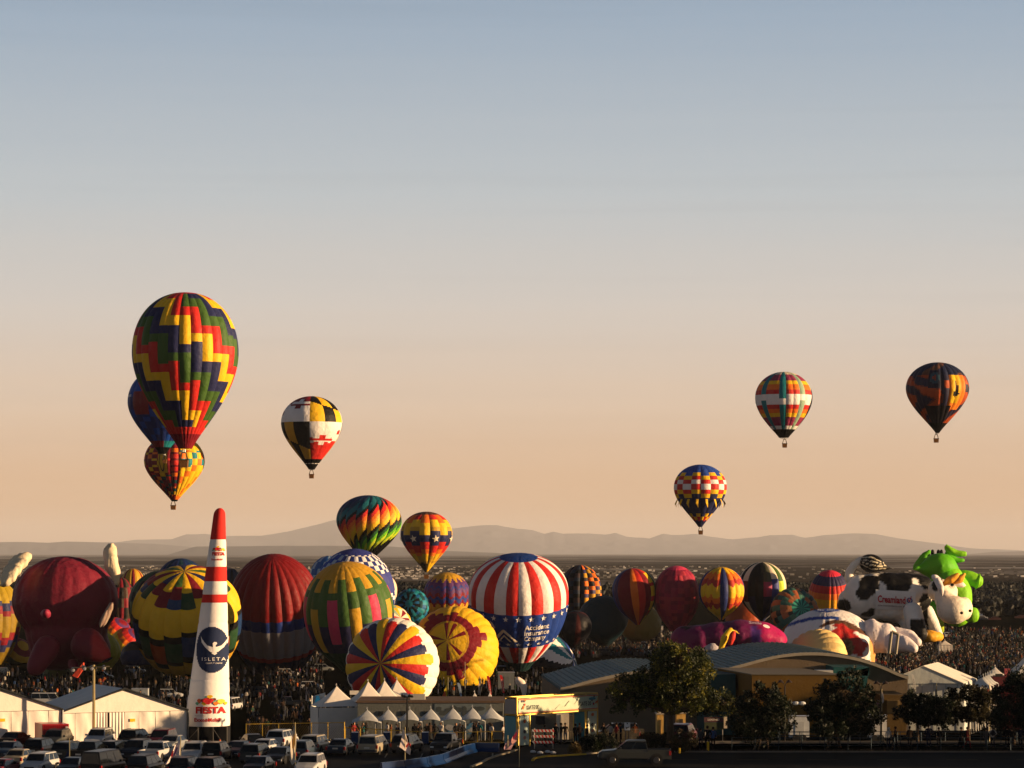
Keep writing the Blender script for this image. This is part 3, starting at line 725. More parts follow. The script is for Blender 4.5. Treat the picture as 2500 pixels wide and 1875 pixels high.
def G26(a, g, u, t, q):
    g = g % 8
    if t > .55 and g % 2: return (.01, .01, .04)
    return [BLK, (PLU if .3 < t < .62 else (.05, .05, .03)), (CRE if t < .24 else (.05, .06, .2)), (GRN if t < .3 or t > .5 else LIM), (CRE if t < .5 else GRY), BLK, (CRE if t < .3 else (.15, .03, .02) if t < .65 else CRE), BLK][g]
upright('black and white striped balloon with plum, blue and green gores', 1802, 1920, 1372, 1517, 650, G26, eq=.42, ng=16, sub=6, rows=60, ax=(0, -.1, 1), group=ST, mouth=.1, bulge=.07, phase=-24)
balloon('rust orange balloon lying low behind the chevron balloon', 1815, 1505, 740, 45, 30, 60, lambda a, g, u, t, q: (.3, .05, .01), ax=(-.2, -.6, .5), ng=16, group=ST, lay=True, gores=False)
cq = random.Random(19); ck3 = {(g, r): cq.choice([(.35, .1, .04), (.03, .10, .09), (.02, .03, .03), (.05, .14, .1), (.3, .12, .05)]) for g in range(-20, 20) for r in range(40)}
def G28(a, g, u, t, q): return ((.04, .3, .22) if g % 2 else (.01, .08, .08)) if q < .14 else ck3[(g, int(q * 14))]
balloon('lying patchwork balloon with a teal wheel on its crown, left of the sunset balloon', 1941, 1495, 640, 62, 40, 90, G28, ax=(.3, -.9, .28), ng=24, sub=3, group=ST, lay=True, mouth=.3, bulge=.03)
def G29(a, g, u, t, q): return step(t, [(.07, (.6, .03, .06)), (.2, (.03, .025, .07)), (.3, RED), (.4, ORA), (2, (.72, .33, .015))])
upright('sunset balloon banded navy, red and orange over a yellow body, left of the cow', 1973, 2076, 1391, 1545, 690, G29, eq=.45, ng=24, ax=(0, -.22, 1), group=ST, mouth=.55, bulge=.04, cap=.07, rows=50)
balloon('pale yellow ribbed balloon half inflated right behind the curved roof', 1985, 1615, 500, 88, 50, 110, lambda a, g, u, t, q: (.74, .52, .2), ax=(-.5, -.55, .45), ng=22, sub=3, group=ST, lay=True, mouth=.3, bulge=.06)
# ------------------------------------------------------------------ special shape balloons (one inflated skin each)
def blob(solids, voxel, smooth=6):
    """fuse overlapping ellipsoids and tubes into one continuous skin; returns vertices, faces"""
    m = MB()
    for s in solids:
        if s[0] == 'e': m.ell(s[1], s[2], 20, 14, rot=s[3] if len(s) > 3 else None)
        else:
            pts, rr = s[1], s[2]
            for i in range(len(pts) - 1):
                m.tube(pts[i], pts[i + 1], rr[i], rr[i + 1], 14)
            for p, r in zip(pts, rr): m.ell(p, (r, r, r), 14, 10)
    me = bpy.data.meshes.new('skin'); me.from_pydata(m.v, [], m.f)
    ob = bpy.data.objects.new('skin', me); COL.objects.link(ob)
    r = ob.modifiers.new('r', 'REMESH'); r.mode = 'VOXEL'; r.voxel_size = voxel
    sm = ob.modifiers.new('s', 'SMOOTH'); sm.factor = .5; sm.iterations = smooth
    dg = bpy.context.evaluated_depsgraph_get(); dg.update()
    e = ob.evaluated_get(dg).to_mesh()
    V = np.array([v.co[:] for v in e.vertices]); Fc = [tuple(p.vertices) for p in e.polygons]
    ob.evaluated_get(dg).to_mesh_clear()
    bpy.data.objects.remove(ob); bpy.data.meshes.remove(me)
    return V, Fc
def skin(name, solids, voxel, root, colf, zoom, d, smooth=6, ground=True, quilt=None):
    """colf(x, y, front) gives the colour from picture-plane coordinates of the cloth, as printed on the skin"""
    V, Fc = blob(solids, voxel, smooth)
    if quilt:      # sewn gores: shallow grooves that run from the top down, with puckers between them
        c0 = V.mean(0); nq, dep = quilt
        a = np.arctan2(V[:, 0] - c0[0], V[:, 1] - c0[1]); f = 1 - np.abs(np.sin(a * nq / 2)) ** .6
        g_ = 1 - np.abs(np.sin((V[:, 2] - c0[2]) * 1.1)) ** .5
        k = dep * (f + .35 * g_)
        nrm = V - c0; nrm /= np.linalg.norm(nrm, axis=1)[:, None]; V = V - nrm * k[:, None]
    if ground: V[:, 2] = np.maximum(V[:, 2], [gz(y) + .05 for y in V[:, 1]])
    C = []
    for c in V:
        x = CX + c[0] * F / c[1]; y = HY + (CZ - c[2]) * F / c[1]
        C.append(colf((x - zoom[0]) * zoom[2], (y - zoom[1]) * zoom[2], c[1] - d))
    return part(name, V, Fc, FAB, root, np.array(C), True, vcol=True)
Z1 = (0, 1280, 3.456); Z4 = (1400, 1280, 3.456); Z5 = (1860, 1280, 3.456)
def zf(Z, d):
    k = d / F / Z[2]
    def p(x, y, o=0.0): return P(Z[0] + x / Z[2], Z[1] + y / Z[2], d + o)
    def e(x, y, rx, rz, o=0.0, ry=None, rot=0): return ('e', p(x, y, o), (rx * k, (ry or rx) * k, rz * k), Matrix.Rotation(R(rot), 3, 'Y'))
    def t(pts, rr): return ('t', [p(*q) for q in pts], [r * k for r in rr])
    return p, e, t, k
def inell(x, y, L):
    return any(((x - a) / c) ** 2 + ((y - b) / d_) ** 2 < 1 for a, b, c, d_ in L)

def build_cow():
    d = 640; p, e, t, k = zf(Z5, d)
    root = empty('cow_shaped_balloon', G(2180, d), 'black and white cow shaped balloon with orange horns and lettering on its side', 'special shape balloon', ST)
    patch = [(1135, 430, 148, 112), (1120, 550, 66, 42), (1200, 500, 66, 70), (905, 515, 90, 85), (855, 585, 66, 55), (940, 470, 62, 40), (1400, 470, 82, 78), (1340, 430, 60, 40), (1380, 665, 52, 82), (690, 690, 62, 62), (890, 760, 62, 20), (925, 730, 30, 26), (1310, 870, 75, 72)]
    def col(x, y, o):
        if o > 9: return BLK if math.sin(x * .02) + math.sin(y * .03 + 1) > .6 else WHT
        return BLK if inell(x, y, patch) else (.76, .72, .66)
    skin('body', [e(830, 610, 150, 190), e(950, 610, 160, 205), e(1080, 600, 180, 200), e(1200, 600, 180, 195), e(1300, 590, 140, 175), e(1370, 560, 90, 130),
                  t([(730, 640, 5), (690, 690, 4)], [95, 62]), e(1120, 720, 190, 110), e(1240, 790, 85, 130, -2)], .5, root, col, Z5, d, 8, quilt=(16, .16))
    skin('front_leg', [t([(1270, 740, -8), (1300, 850, -9), (1340, 930, -10)], [85, 80, 62])], .5, root, lambda x, y, o: BLK if 1255 < x < 1395 and y > 800 else (.76, .72, .66), Z5, d)
    skin('front_leg', [t([(1390, 740, 6), (1445, 840, 6), (1490, 940, 6)], [66, 56, 44])], .5, root, lambda x, y, o: BLK if x < 1405 else (.76, .72, .66), Z5, d)
    skin('hoof', [e(1410, 945, 105, 55, -8), e(1490, 950, 50, 50, -6)], .6, root, lambda x, y, o: (.72, .36, .03), Z5, d)
    tail = skin('tail', [t([(880, 470, 0), (830, 515, 0), (765, 500, 0), (732, 455, 0), (740, 400, 0), (775, 345, 0), (830, 305, 0)], [52, 50, 46, 40, 36, 34, 34])], .4, root, lambda x, y, o: (.8, .72, .6), Z5, d, 3)
    def tas(x, y, o):
        v = (y - 330 - (x - 940) * .22) / max(18, 82 - abs(x - 925) * .42)
        return (.7, .62, .45) if min(abs(v - q) for q in (-.62, -.2, .22, .64)) < .045 and x < 1050 else BLK
    skin('tail_tassel', [e(925, 330, 108, 78, rot=10), t([(990, 350, 0), (1060, 368, 0), (1105, 372, 0)], [48, 18, 4])], .28, root, tas, Z5, d)
    def hcol(x, y, o): return BLK if inell(x, y, [(1530, 432, 60, 26), (1460, 520, 26, 50)]) else (.78, .68, .55)
    skin('head', [e(1500, 550, 100, 95, -6), e(1580, 570, 75, 90, -6), e(1460, 570, 60, 80, -4), e(1545, 640, 90, 80, -9), e(1615, 725, 140, 120, -12), e(1560, 690, 90, 90, -12), e(1705, 712, 76, 105, -8), e(1640, 690, 90, 85, -10)], .5, root, hcol, Z5, d, 8)
    for pts, rr in ([[(1500, 470, -13), (1460, 450, -14), (1445, 440, -14)], [26, 30, 22]], [[(1480, 470, -14), (1512, 540, -16), (1522, 605, -16)], [34, 30, 12]], [[(1640, 500, -4), (1690, 512, -4), (1728, 520, -4)], [30, 28, 5]]):
        skin('ear', [t(pts, rr)], .35, root, lambda x, y, o: (.78, .72, .68), Z5, d)
    for pts, rr in ([[(1540, 500, -13), (1590, 470, -14), (1645, 430, -14), (1668, 412, -14)], [24, 36, 24, 10]], [[(1620, 490, -10), (1670, 465, -10), (1708, 420, -10)], [24, 36, 16]]):
        skin('horn', [t(pts, rr)], .35, root, lambda x, y, o: (.75, .32, .03), Z5, d)
    def onface(o): return lambda x, y: p(x, y, o)
    for x, y in ((1685, 748), (1757, 730)):
        m = MB(); m.ell(p(x, y, -22 if x < 1700 else -17), (14 * k, 4.5 * k * 3, 12 * k), 12, 8, BLK); m.part('nostril', FAB, root, True)
    m = MB()
    for i in range(7):
        a = R(200 + i * 22); c = p(1605, 500, -18.5)
        m.tube(c, c + Vector((math.cos(a) * 36 * k, 0, math.sin(a) * 44 * k)), 5 * k, 1 * k, 5, BLK)
    m.part('eyelashes', FAB, root)
    V, _ = blob([t([(1478, 600, -21), (1482, 680, -23), (1510, 760, -24), (1530, 815, -22)], [3.5, 3.5, 3.5, 3.5])], .18, 1)
    part('mouth_line', V, _, FAB, root, BLK, True)
    # printed lettering on a banner that lies on the near flank
    def fl(x0, x1, y0, y1, o=0.0):
        def f(u, v):
            x = x0 + (x1 - x0) * u; y = y1 + (y0 - y1) * v - (x - 1130) * -.06
            cx = (x - 1110) / 330; cy = (y - 610) / 205
            return p(x, y, -(max(0.02, 1 - cx * cx * .35 - cy * cy)) ** .5 * 190 * k - .9 - o)
        return f
    V2, Fc = grid2d(14, 6, lambda u, v: True)
    decal('banner', V2, Fc, fl(960, 1300, 560, 725), (.7, .68, .66), root, FAB)
    decal('lettering', *text2d('Creamland', .03), fl(978, 1212, 606, 668, .3), (.42, .012, .03), root, FAB)
    decal('lettering', *text2d('Q', .02), fl(1222, 1272, 612, 668, .3), (.03, .08, .3), root, FAB)
    decal('lettering', *outline([(0, .6), (.4, 0), (1, 1)], .1), fl(1232, 1262, 600, 648, .35), (.42, .012, .03), root, FAB)
    decal('lettering', *text2d('www.creamlanddairies.com', 0), fl(978, 1180, 682, 698, .3), (.1, .02, .02), root, FAB)
    decal('lettering', *text2d('DFA', .04), fl(1196, 1262, 684, 708, .3), (.02, .02, .04), root, FAB)
build_cow()

def build_green():
    d = 700; p, e, t, k = zf(Z5, d)
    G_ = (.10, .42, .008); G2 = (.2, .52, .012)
    root = empty('green_creature_balloon', G(2310, d), 'bright green long eared creature shaped balloon standing behind the cow', 'special shape balloon', ST)
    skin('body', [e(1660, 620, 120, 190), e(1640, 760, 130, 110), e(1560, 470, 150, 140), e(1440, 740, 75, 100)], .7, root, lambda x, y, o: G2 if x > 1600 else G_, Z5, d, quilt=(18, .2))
    skin('head', [e(1500, 350, 150, 112), t([(1460, 400, 0), (1350, 370, -2), (1290, 375, -3)], [80, 52, 30]), e(1590, 410, 90, 80)], .9, root, lambda x, y, o: G_, Z5, d)
    skin('ear', [t([(1290, 370, 4), (1340, 320, 4), (1385, 260, 4), (1410, 235, 4)], [34, 46, 40, 30])], .7, root, lambda x, y, o: G_, Z5, d)
    skin('arm', [t([(1555, 190, 0), (1575, 215, 0), (1640, 245, 0), (1710, 250, 0)], [28, 38, 34, 30])], .6, root, lambda x, y, o: G2, Z5, d)
    skin('arm', [t([(1560, 250, 3), (1600, 285, 3), (1650, 305, 3), (1695, 305, 3)], [30, 34, 28, 26])], .6, root, lambda x, y, o: G_, Z5, d)
    skin('trunk_tube', [t([(1690, 430, 2), (1750, 450, 2), (1815, 478, 2)], [58, 66, 66])], .8, root, lambda x, y, o: G2, Z5, d)
    skin('tube_rim', [e(1822, 480, 22, 76, 2, ry=76, rot=12)], .5, root, lambda x, y, o: G2, Z5, d)
    skin('foot', [e(1770, 765, 76, 78, -5), e(1720, 720, 60, 60)], .8, root, lambda x, y, o: G2, Z5, d)
    skin('foot', [t([(1490, 830, -3), (1515, 900, -3)], [52, 30])], .6, root, lambda x, y, o: (.35, .45, .02), Z5, d)
    for x in (1440, 1490, 1515):
        m = MB(); m.ell(p(x, 240, 2), (16 * k, 20 * k, 28 * k), 8, 6, BLK); m.part('black_crest_spike', FAB, root, True)
build_green()

def build_pig():
    d = 520; p, e, t, k = zf(Z1, d)
    root = empty('pig_shaped_balloon', G(160, d), 'huge dark pink pig shaped balloon with beige wings at the left', 'special shape balloon', ST)
    PK = (.16, .012, .027)
    skin('body', [e(550, 640, 455, 375, 0, ry=420), e(560, 900, 350, 320, 0, ry=350), e(480, 1070, 240, 170, 0, ry=240), e(680, 1040, 260, 180, 0, ry=260)], .6, root, lambda x, y, o: PK, Z1, d, 4, quilt=(20, .3))
    W_ = (.68, .56, .38)
    skin('wing', [e(170, 300, 120, 60, -4, ry=60, rot=-25), e(130, 360, 135, 55, -6, ry=60, rot=-25), e(90, 420, 120, 50, -8, ry=60, rot=-30), e(70, 480, 90, 40, -9, ry=60, rot=-35)], .45, root, lambda x, y, o: W_, Z1, d, 2, quilt=(14, .4))
    skin('wing', [e(930, 240, 66, 90, -2, ry=60, rot=8), e(940, 330, 66, 100, -3, ry=60), e(975, 410, 45, 90, -3, ry=50), e(985, 480, 28, 50, -3, ry=40)], .45, root, lambda x, y, o: W_, Z1, d, 2, quilt=(14, .4))
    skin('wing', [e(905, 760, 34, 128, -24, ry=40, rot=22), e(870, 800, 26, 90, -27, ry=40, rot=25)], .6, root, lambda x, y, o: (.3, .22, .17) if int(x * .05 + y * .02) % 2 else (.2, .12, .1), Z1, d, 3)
    skin('nose', [t([(385, 760, -24), (390, 750, -28)], [48, 40])], .6, root, lambda x, y, o: (.26, .02, .05), Z1, d, 3)
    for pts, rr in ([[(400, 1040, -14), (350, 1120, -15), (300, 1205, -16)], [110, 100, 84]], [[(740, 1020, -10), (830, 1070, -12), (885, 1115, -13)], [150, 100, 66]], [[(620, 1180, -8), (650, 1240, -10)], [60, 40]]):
        skin('leg', [t(pts, rr)], .8, root, lambda x, y, o: (.45, .03, .03) if x > 780 else (.17, .014, .03), Z1, d, 3)  # brighter red on the right leg is sunlight put into the colour
    m = MB(); m.ell(p(905, 1145, -18.5), (50 * k, 50 * k, 12 * k), 12, 6, BLK, Matrix.Rotation(R(-25), 3, 'Y')); m.part('trotter_slit', FAB, root)
build_pig()
# the red pennant shaped scoop that hangs lit beside the floodlight pole
m = MB(); q = [P(176 + 20, 1660, 470), P(204, 1618, 470), P(200, 1640, 470), P(186, 1656, 470)]
m.ext([P(203, 1618, 470), P(204, 1632, 470), P(188, 1655, 470), P(176, 1650, 470)], (0, 1.2, 0), (.55, .06, .03))
m.top('fabric_scoop', FAB, G(190, 470), 'red orange cloth scoop hanging in the sun behind the floodlight pole', 'balloon scoop')

def build_magenta():
    d = 500; p, e, t, k = zf(Z4, d)
    root = empty('magenta_creature_balloon', G(1780, d), 'magenta and purple beaked creature balloon lying half inflated behind the curved roof', 'special shape balloon', ST)
    def col(x, y, o):
        if inell(x, y, [(948, 872, 46, 14)]): return BLK
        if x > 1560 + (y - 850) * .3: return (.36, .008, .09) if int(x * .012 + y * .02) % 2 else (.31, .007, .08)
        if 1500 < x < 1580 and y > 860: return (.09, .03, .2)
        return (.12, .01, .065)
    skin('body', [e(940, 980, 130, 130), e(1060, 960, 150, 115, ry=190), e(1220, 940, 170, 122, ry=200), e(1400, 925, 200, 125, ry=220), e(1560, 940, 190, 125, ry=220), e(1680, 980, 130, 110, ry=180), e(1000, 1130, 180, 130, ry=190), e(1250, 1130, 200, 130, ry=200), e(1550, 1130, 230, 130, ry=200)], .6, root, col, Z4, d, quilt=(22, .18))
    skin('beak', [t([(1240, 1060, -19), (1275, 960, -19), (1325, 890, -18), (1330, 890, -18)], [26, 34, 28, 20]), t([(1330, 890, -18), (1385, 915, -18), (1400, 925, -18)], [18, 14, 6])], .45, root, lambda x, y, o: (.62, .4, .02), Z4, d, 2)
    skin('tongue', [e(1335, 960, 32, 75, -20, ry=30, rot=18)], .45, root, lambda x, y, o: (.5, .03, .02), Z4, d, 2)
    skin('eye', [e(1165, 1060, 72, 60, -17, ry=50)], .6, root, lambda x, y, o: BLK if inell(x, y, [(1150, 1100, 60, 34)]) else (.36, .33, .36), Z4, d, 2)
    def f(u, v):
        x = 1600 + 58 * u; y = 865 - 26 * v + 18 * u
        return p(x, y, -19 + u * 2 + v * 4)
    decal('white_badge', *disc2d(), f, (.7, .62, .62), root, FAB)
    decal('lettering', *text2d('Smile', .02), lambda u, v: p(1480 + 110 * u, 838 - 22 * v + 8 * u, -15.0 + v * 4), (.6, .45, .5), root, FAB)
build_magenta()

def build_swoop():
    d = 565; p, e, t, k = zf(Z5, d)
    root = empty('hot_air_balloon', G(2020, d), 'half inflated white balloon with blue, brown and red swoops behind the curved roof', 'hot air balloon', ST)
    arc = [(150, 872), (220, 850), (300, 824), (400, 800), (500, 789), (600, 789), (650, 794)]
    brown = [(478, 862), (540, 822), (620, 804), (700, 812), (790, 850), (860, 900), (905, 950), (860, 935), (800, 905), (740, 885), (700, 850), (650, 838), (560, 850), (500, 872)]
    red = [(560, 880), (620, 842), (690, 836), (740, 885), (800, 900), (770, 905), (830, 960), (910, 1020), (850, 1080), (855, 1125), (770, 1100), (755, 1040), (700, 990), (640, 970), (600, 930)]
    jag = [(515, 884), (580, 856), (640, 868), (600, 890), (560, 900)]
    def inp(x, y, P_):
        c = False
        for (x0, y0), (x1, y1) in zip(P_, P_[1:] + P_[:1]):
            if (y0 > y) != (y1 > y) and x < (x1 - x0) * (y - y0) / (y1 - y0) + x0: c = not c
        return c
    def col(x, y, o):
        if ((x - 545) / 112) ** 2 + ((y - 722) / 20) ** 2 < 1: return BLU
        if x < 650 and abs(y - np.interp(x, [q[0] for q in arc], [q[1] for q in arc])) < 13: return (.015, .05, .26)
        if ((x - 722) / 55) ** 2 + ((y - 1040) / 78) ** 2 < 1: return (.09, .045, .02) if int(math.atan2(x - 700, y - 1050) * 7 + 30) % 2 else (.2, .11, .04)
        if inp(x, y, jag): return (.75, .7, .68)
        if inp(x, y, red): return (.42, .02, .018)
        if inp(x, y, brown): return (.10, .045, .025)
        if x > 905 + abs(y - 1000) * .1: return (.62, .3, .09)
        return (.75, .7, .68)
    skin('envelope', [e(560, 1010, 405, 302, 0, ry=430), e(700, 1060, 262, 250, -2, ry=380), e(560, 1150, 400, 200, 0, ry=420)], .42, root, col, Z5, d, 4, quilt=(34, .22))
    decal('lettering', *text2d('WINDER SOUTH', .02), lambda u, v: p(935 + 14 * v + 8 * math.sin(u * 3), 905 + 190 * u, -24 + 10 * abs(u - .5)), (.12, .05, .02), root, FAB)
    decal('lettering', *text2d('EST. 2002', .02), lambda u, v: p(470 + 150 * u, 714 + 14 * v, -14.5 + v * -4.5), (.5, .55, .65), root, FAB)
build_swoop()

def build_white():
    d = 560; p, e, t, k = zf(Z5, d)
    root = empty('white_figure_balloon', G(2175, d), 'plain white figure shaped balloon lying flat with an open flap, below the cow', 'special shape balloon', ST)
    c = lambda x, y, o: (.74, .66, .66)
    skin('body', [e(940, 950, 100, 150), e(1040, 960, 110, 135), t([(880, 850, 2), (930, 830, 2)], [45, 45])], .5, root, c, Z5, d, 3, quilt=(16, .22))
    skin('leg', [t([(1120, 1000, -6), (1210, 1010, -8), (1280, 1045, -9)], [95, 70, 48])], .5, root, c, Z5, d, 3, quilt=(12, .2))
    skin('leg', [t([(1130, 940, 3), (1240, 950, 2), (1310, 995, 0)], [80, 66, 46])], .5, root, c, Z5, d, 3, quilt=(12, .2))
    m = MB()
    a, b_, c_, d_ = p(1095, 905, -12.5), p(1150, 930, -12.5), p(1130, 1095, -13), p(1072, 1090, -13)
    for q0, q1 in ((a, b_), (b_, c_), (a, d_)): m.tube(q0, q1, .3, n=6, c=(.25, .22, .16))
    m.part('flap_edge', FAB, root)
build_white()

# ------------------------------------------------------------------ pylon
def build_pylon():
    d = 254; s = d / F
    yt, yb = 1240, 1771
    root = empty('inflatable_pylon', G(506, d), 'tall white and red inflatable cone pylon with printed sponsor marks', 'inflatable pylon')
    def cr(y):
        k = (y - yt) / (yb - yt)
        L = np.interp(y, [1240, 1771], [523.5, 450]); Rr = np.interp(y, [1240, 1771], [550, 562])
        return (L + Rr) / 2, (Rr - L) / 2
    n = 40
    ys = [1240, 1241, 1243, 1247, 1253] + list(range(1260, 1772, 7)) + [1771]
    lims = [(1317, RED), (1383.5, WHT), (1419, RED), (1451, WHT), (1471, RED), (3000, (.74, .7, .68))]
    ys = sorted(set(ys + [1317, 1383.5, 1419, 1451, 1471, 1519, 1658, 1694]))
    def pt(a, y, off=0.0):
        c, r = cr(y)
        if y < 1256: r *= math.sqrt(max(0, 1 - ((1256 - y) / 16.0) ** 2))
        q = P(c, y, d); r = r * s + off
        return q + Vector((math.sin(a) * r, -math.cos(a) * r, 0))
    def seg(name, y0, y1, mat=CLOTH):
        yy = [y for y in ys if y0 <= y <= y1]
        V = []; Fc = []; C = []
        for y in yy:
            dent = -.035 if y in (y0, y1) and y > 1241 else 0
            for i in range(n): V.append(pt(2 * math.pi * i / n, y, dent))
        for j in range(len(yy) - 1):
            for i in range(n):
                Fc.append((j * n + i, (j + 1) * n + i, (j + 1) * n + (i + 1) % n, j * n + (i + 1) % n)); C.append(step((yy[j] + yy[j + 1]) / 2, lims))
        part(name, V, Fc, mat, root, np.array(C), True)
    for y0, y1 in zip([1240, 1317, 1383.5, 1419, 1451, 1471, 1519, 1658, 1694], [1317, 1383.5, 1419, 1451, 1471, 1519, 1658, 1694, 1771]):
        seg('cone_segment', y0, y1)
    def wrap(x0, x1, y0, y1, off=.05):
        def f(u, v):
            x = x0 + (x1 - x0) * u; y = y1 + (y0 - y1) * v
            c, r = cr(y)
            q = max(-.999, min(.999, (x - c) / r))
            return pt(math.asin(q), y, off)
        return f
    def w3(zx0, zx1, zy0, zy1, off=.05): return wrap(zx0 / 3.456, zx1 / 3.456, 1280 + zy0 / 3.456, 1280 + zy1 / 3.456, off)
    # navy oval
    V2, Fc = grid2d(40, 50, lambda u, v: abs(2 * u - 1) ** 2.3 + abs(2 * v - 1) ** 2.3 < 1)
    decal('navy_oval', V2, Fc, w3(1670, 1932, 862, 1246, .04), (.012, .022, .065), root, CLOTH)
    for sg in (1, -1):
        for i in range(5):
            x = .5 + sg * .05; L_ = .5 - i * .075
            pts = [(x, .42 - i * .045), (x + sg * L_ * .45, .5 - i * .05), (x + sg * L_ * .85, .78 - i * .1), (x + sg * L_, 1.0 - i * .16), (x + sg * L_ * .93, .66 - i * .1), (x + sg * L_ * .6, .38 - i * .05), (x, .3 - i * .045)]
            decal('eagle_emblem', *poly2d(pts), w3(1722, 1918, 940, 1098, .08), WHT, root, CLOTH)
    decal('eagle_emblem', *poly2d([(.45, .5), (.44, .62), (.5, .7), (.6, .68), (.62, .6), (.56, .52), (.55, .2), (.62, .08), (.52, 0), (.4, .08), (.46, .2)]), w3(1722, 1918, 940, 1098, .085), WHT, root, CLOTH)
    decal('lettering', *text2d('ISLETA', .0, 1.35), w3(1722, 1908, 1118, 1146, .08), WHT, root, CLOTH)
    decal('lettering', *text2d('resort + casino', .0, 1.1), w3(1755, 1882, 1157, 1172, .08), WHT, root, CLOTH)
    R_ = (.42, .02, .02)
    def fiesta(zx0, zx1, ty0, ty1, by0, big):
        decal('lettering', *text2d('FIESTA', .05), w3(zx0, zx1, ty0, ty1, .06), R_, root, CLOTH)
        W = zx1 - zx0; H = ty0 - by0
        tear = [(.5 + .5 * math.cos(a), .6 + .4 * math.sin(a)) for a in np.linspace(-.35, math.pi + .35, 12)] + [(.42, .0), (.58, .0)]
        for k, (cx, cy, w, h, c) in enumerate([(.12, .30, .15, .5, (.5, .1, .03)), (.05, .1, .12, .34, (.1, .3, .2)), (.24, .4, .13, .4, (.25, .02, .05)), (.30, .1, .22, .34, YEL), (.62, .35, .14, .55, (.1, .35, .25)), (.68, .08, .18, .4, ORA),
                                                (.64, .62, .1, .26, MAR), (.84, .2, .24, .55, (.45, .5, .05)), (.97, .1, .1, .34, YEL), (.42, .2, .38, .7, (.6, .02, .03)), (.48, .86, .2, .38, YEL), (.34, .9, .08, .2, (.1, .3, .2))]):
            x0 = zx0 + (cx - w / 2) * W; x1 = x0 + w * W; yb_ = ty0 - 4 - cy * H * .75; yt_ = yb_ - h * H * .8
            decal('printed_balloon', *poly2d(tear), w3(x0, x1, yt_, yb_, .055 + .004 * k), c, root, CLOTH)
    fiesta(1672, 1914, 1530, 1588, 1430, True)
    fiesta(1800, 1898, 234, 264, 184, False)
    decal('lettering', *text2d('Powered by', 0), w3(1665, 1755, 1600, 1613), (.3, .2, .2), root, CLOTH)
    decal('lettering', *text2d('ExxonMobil', .03), w3(1660, 1872, 1624, 1656), R_, root, CLOTH)
    decal('lettering', *text2d('ExxonMobil', .03), w3(1794, 1882, 288, 304), R_, root, CLOTH)
    # dark scaffold base
    b = MB(); c, r = cr(1771); w = r * s; zb = gz(d); zt = P(c, 1771, d).z; X = P(c, 1771, d).x
    b.box(X - w + .15, X + w - .15, d - w + .35, d + w - .35, zb, zt - .02, (.008, .008, .01)); b.part('black_skirt', CLOTH, root)
    m = MB()
    for x in (-.95, -.3, .35, .95): m.tube((X + x * w, d - w + .2, zb), (X + x * w, d - w + .2, zt), .04, n=5, c=(.12, .11, .1))
    m.tube((X - .9 * w, d - w + .18, zb), (X - .3 * w, d - w + .18, zt - .2), .03, n=5, c=(.12, .11, .1)); m.tube((X + .35 * w, d - w + .18, zt - .2), (X + .8 * w, d - w + .18, zb), .03, n=5, c=(.12, .11, .1))
    m.part('scaffold_frame', MET, root)
build_pylon()
# ------------------------------------------------------------------ tents, buildings, gate and fences
ZA = (0, 1580, 4.424); ZB = (400, 1580, 4.424); ZC = (740, 1580, 4.424); ZD = (1160, 1580, 4.424); ZE = (1580, 1580, 4.424); ZG = (2000, 1580, 4.424)
def zp(Z, x, y): return Z[0] + x / Z[2], Z[1] + y / Z[2]
TWH = (.70, .64, .57)

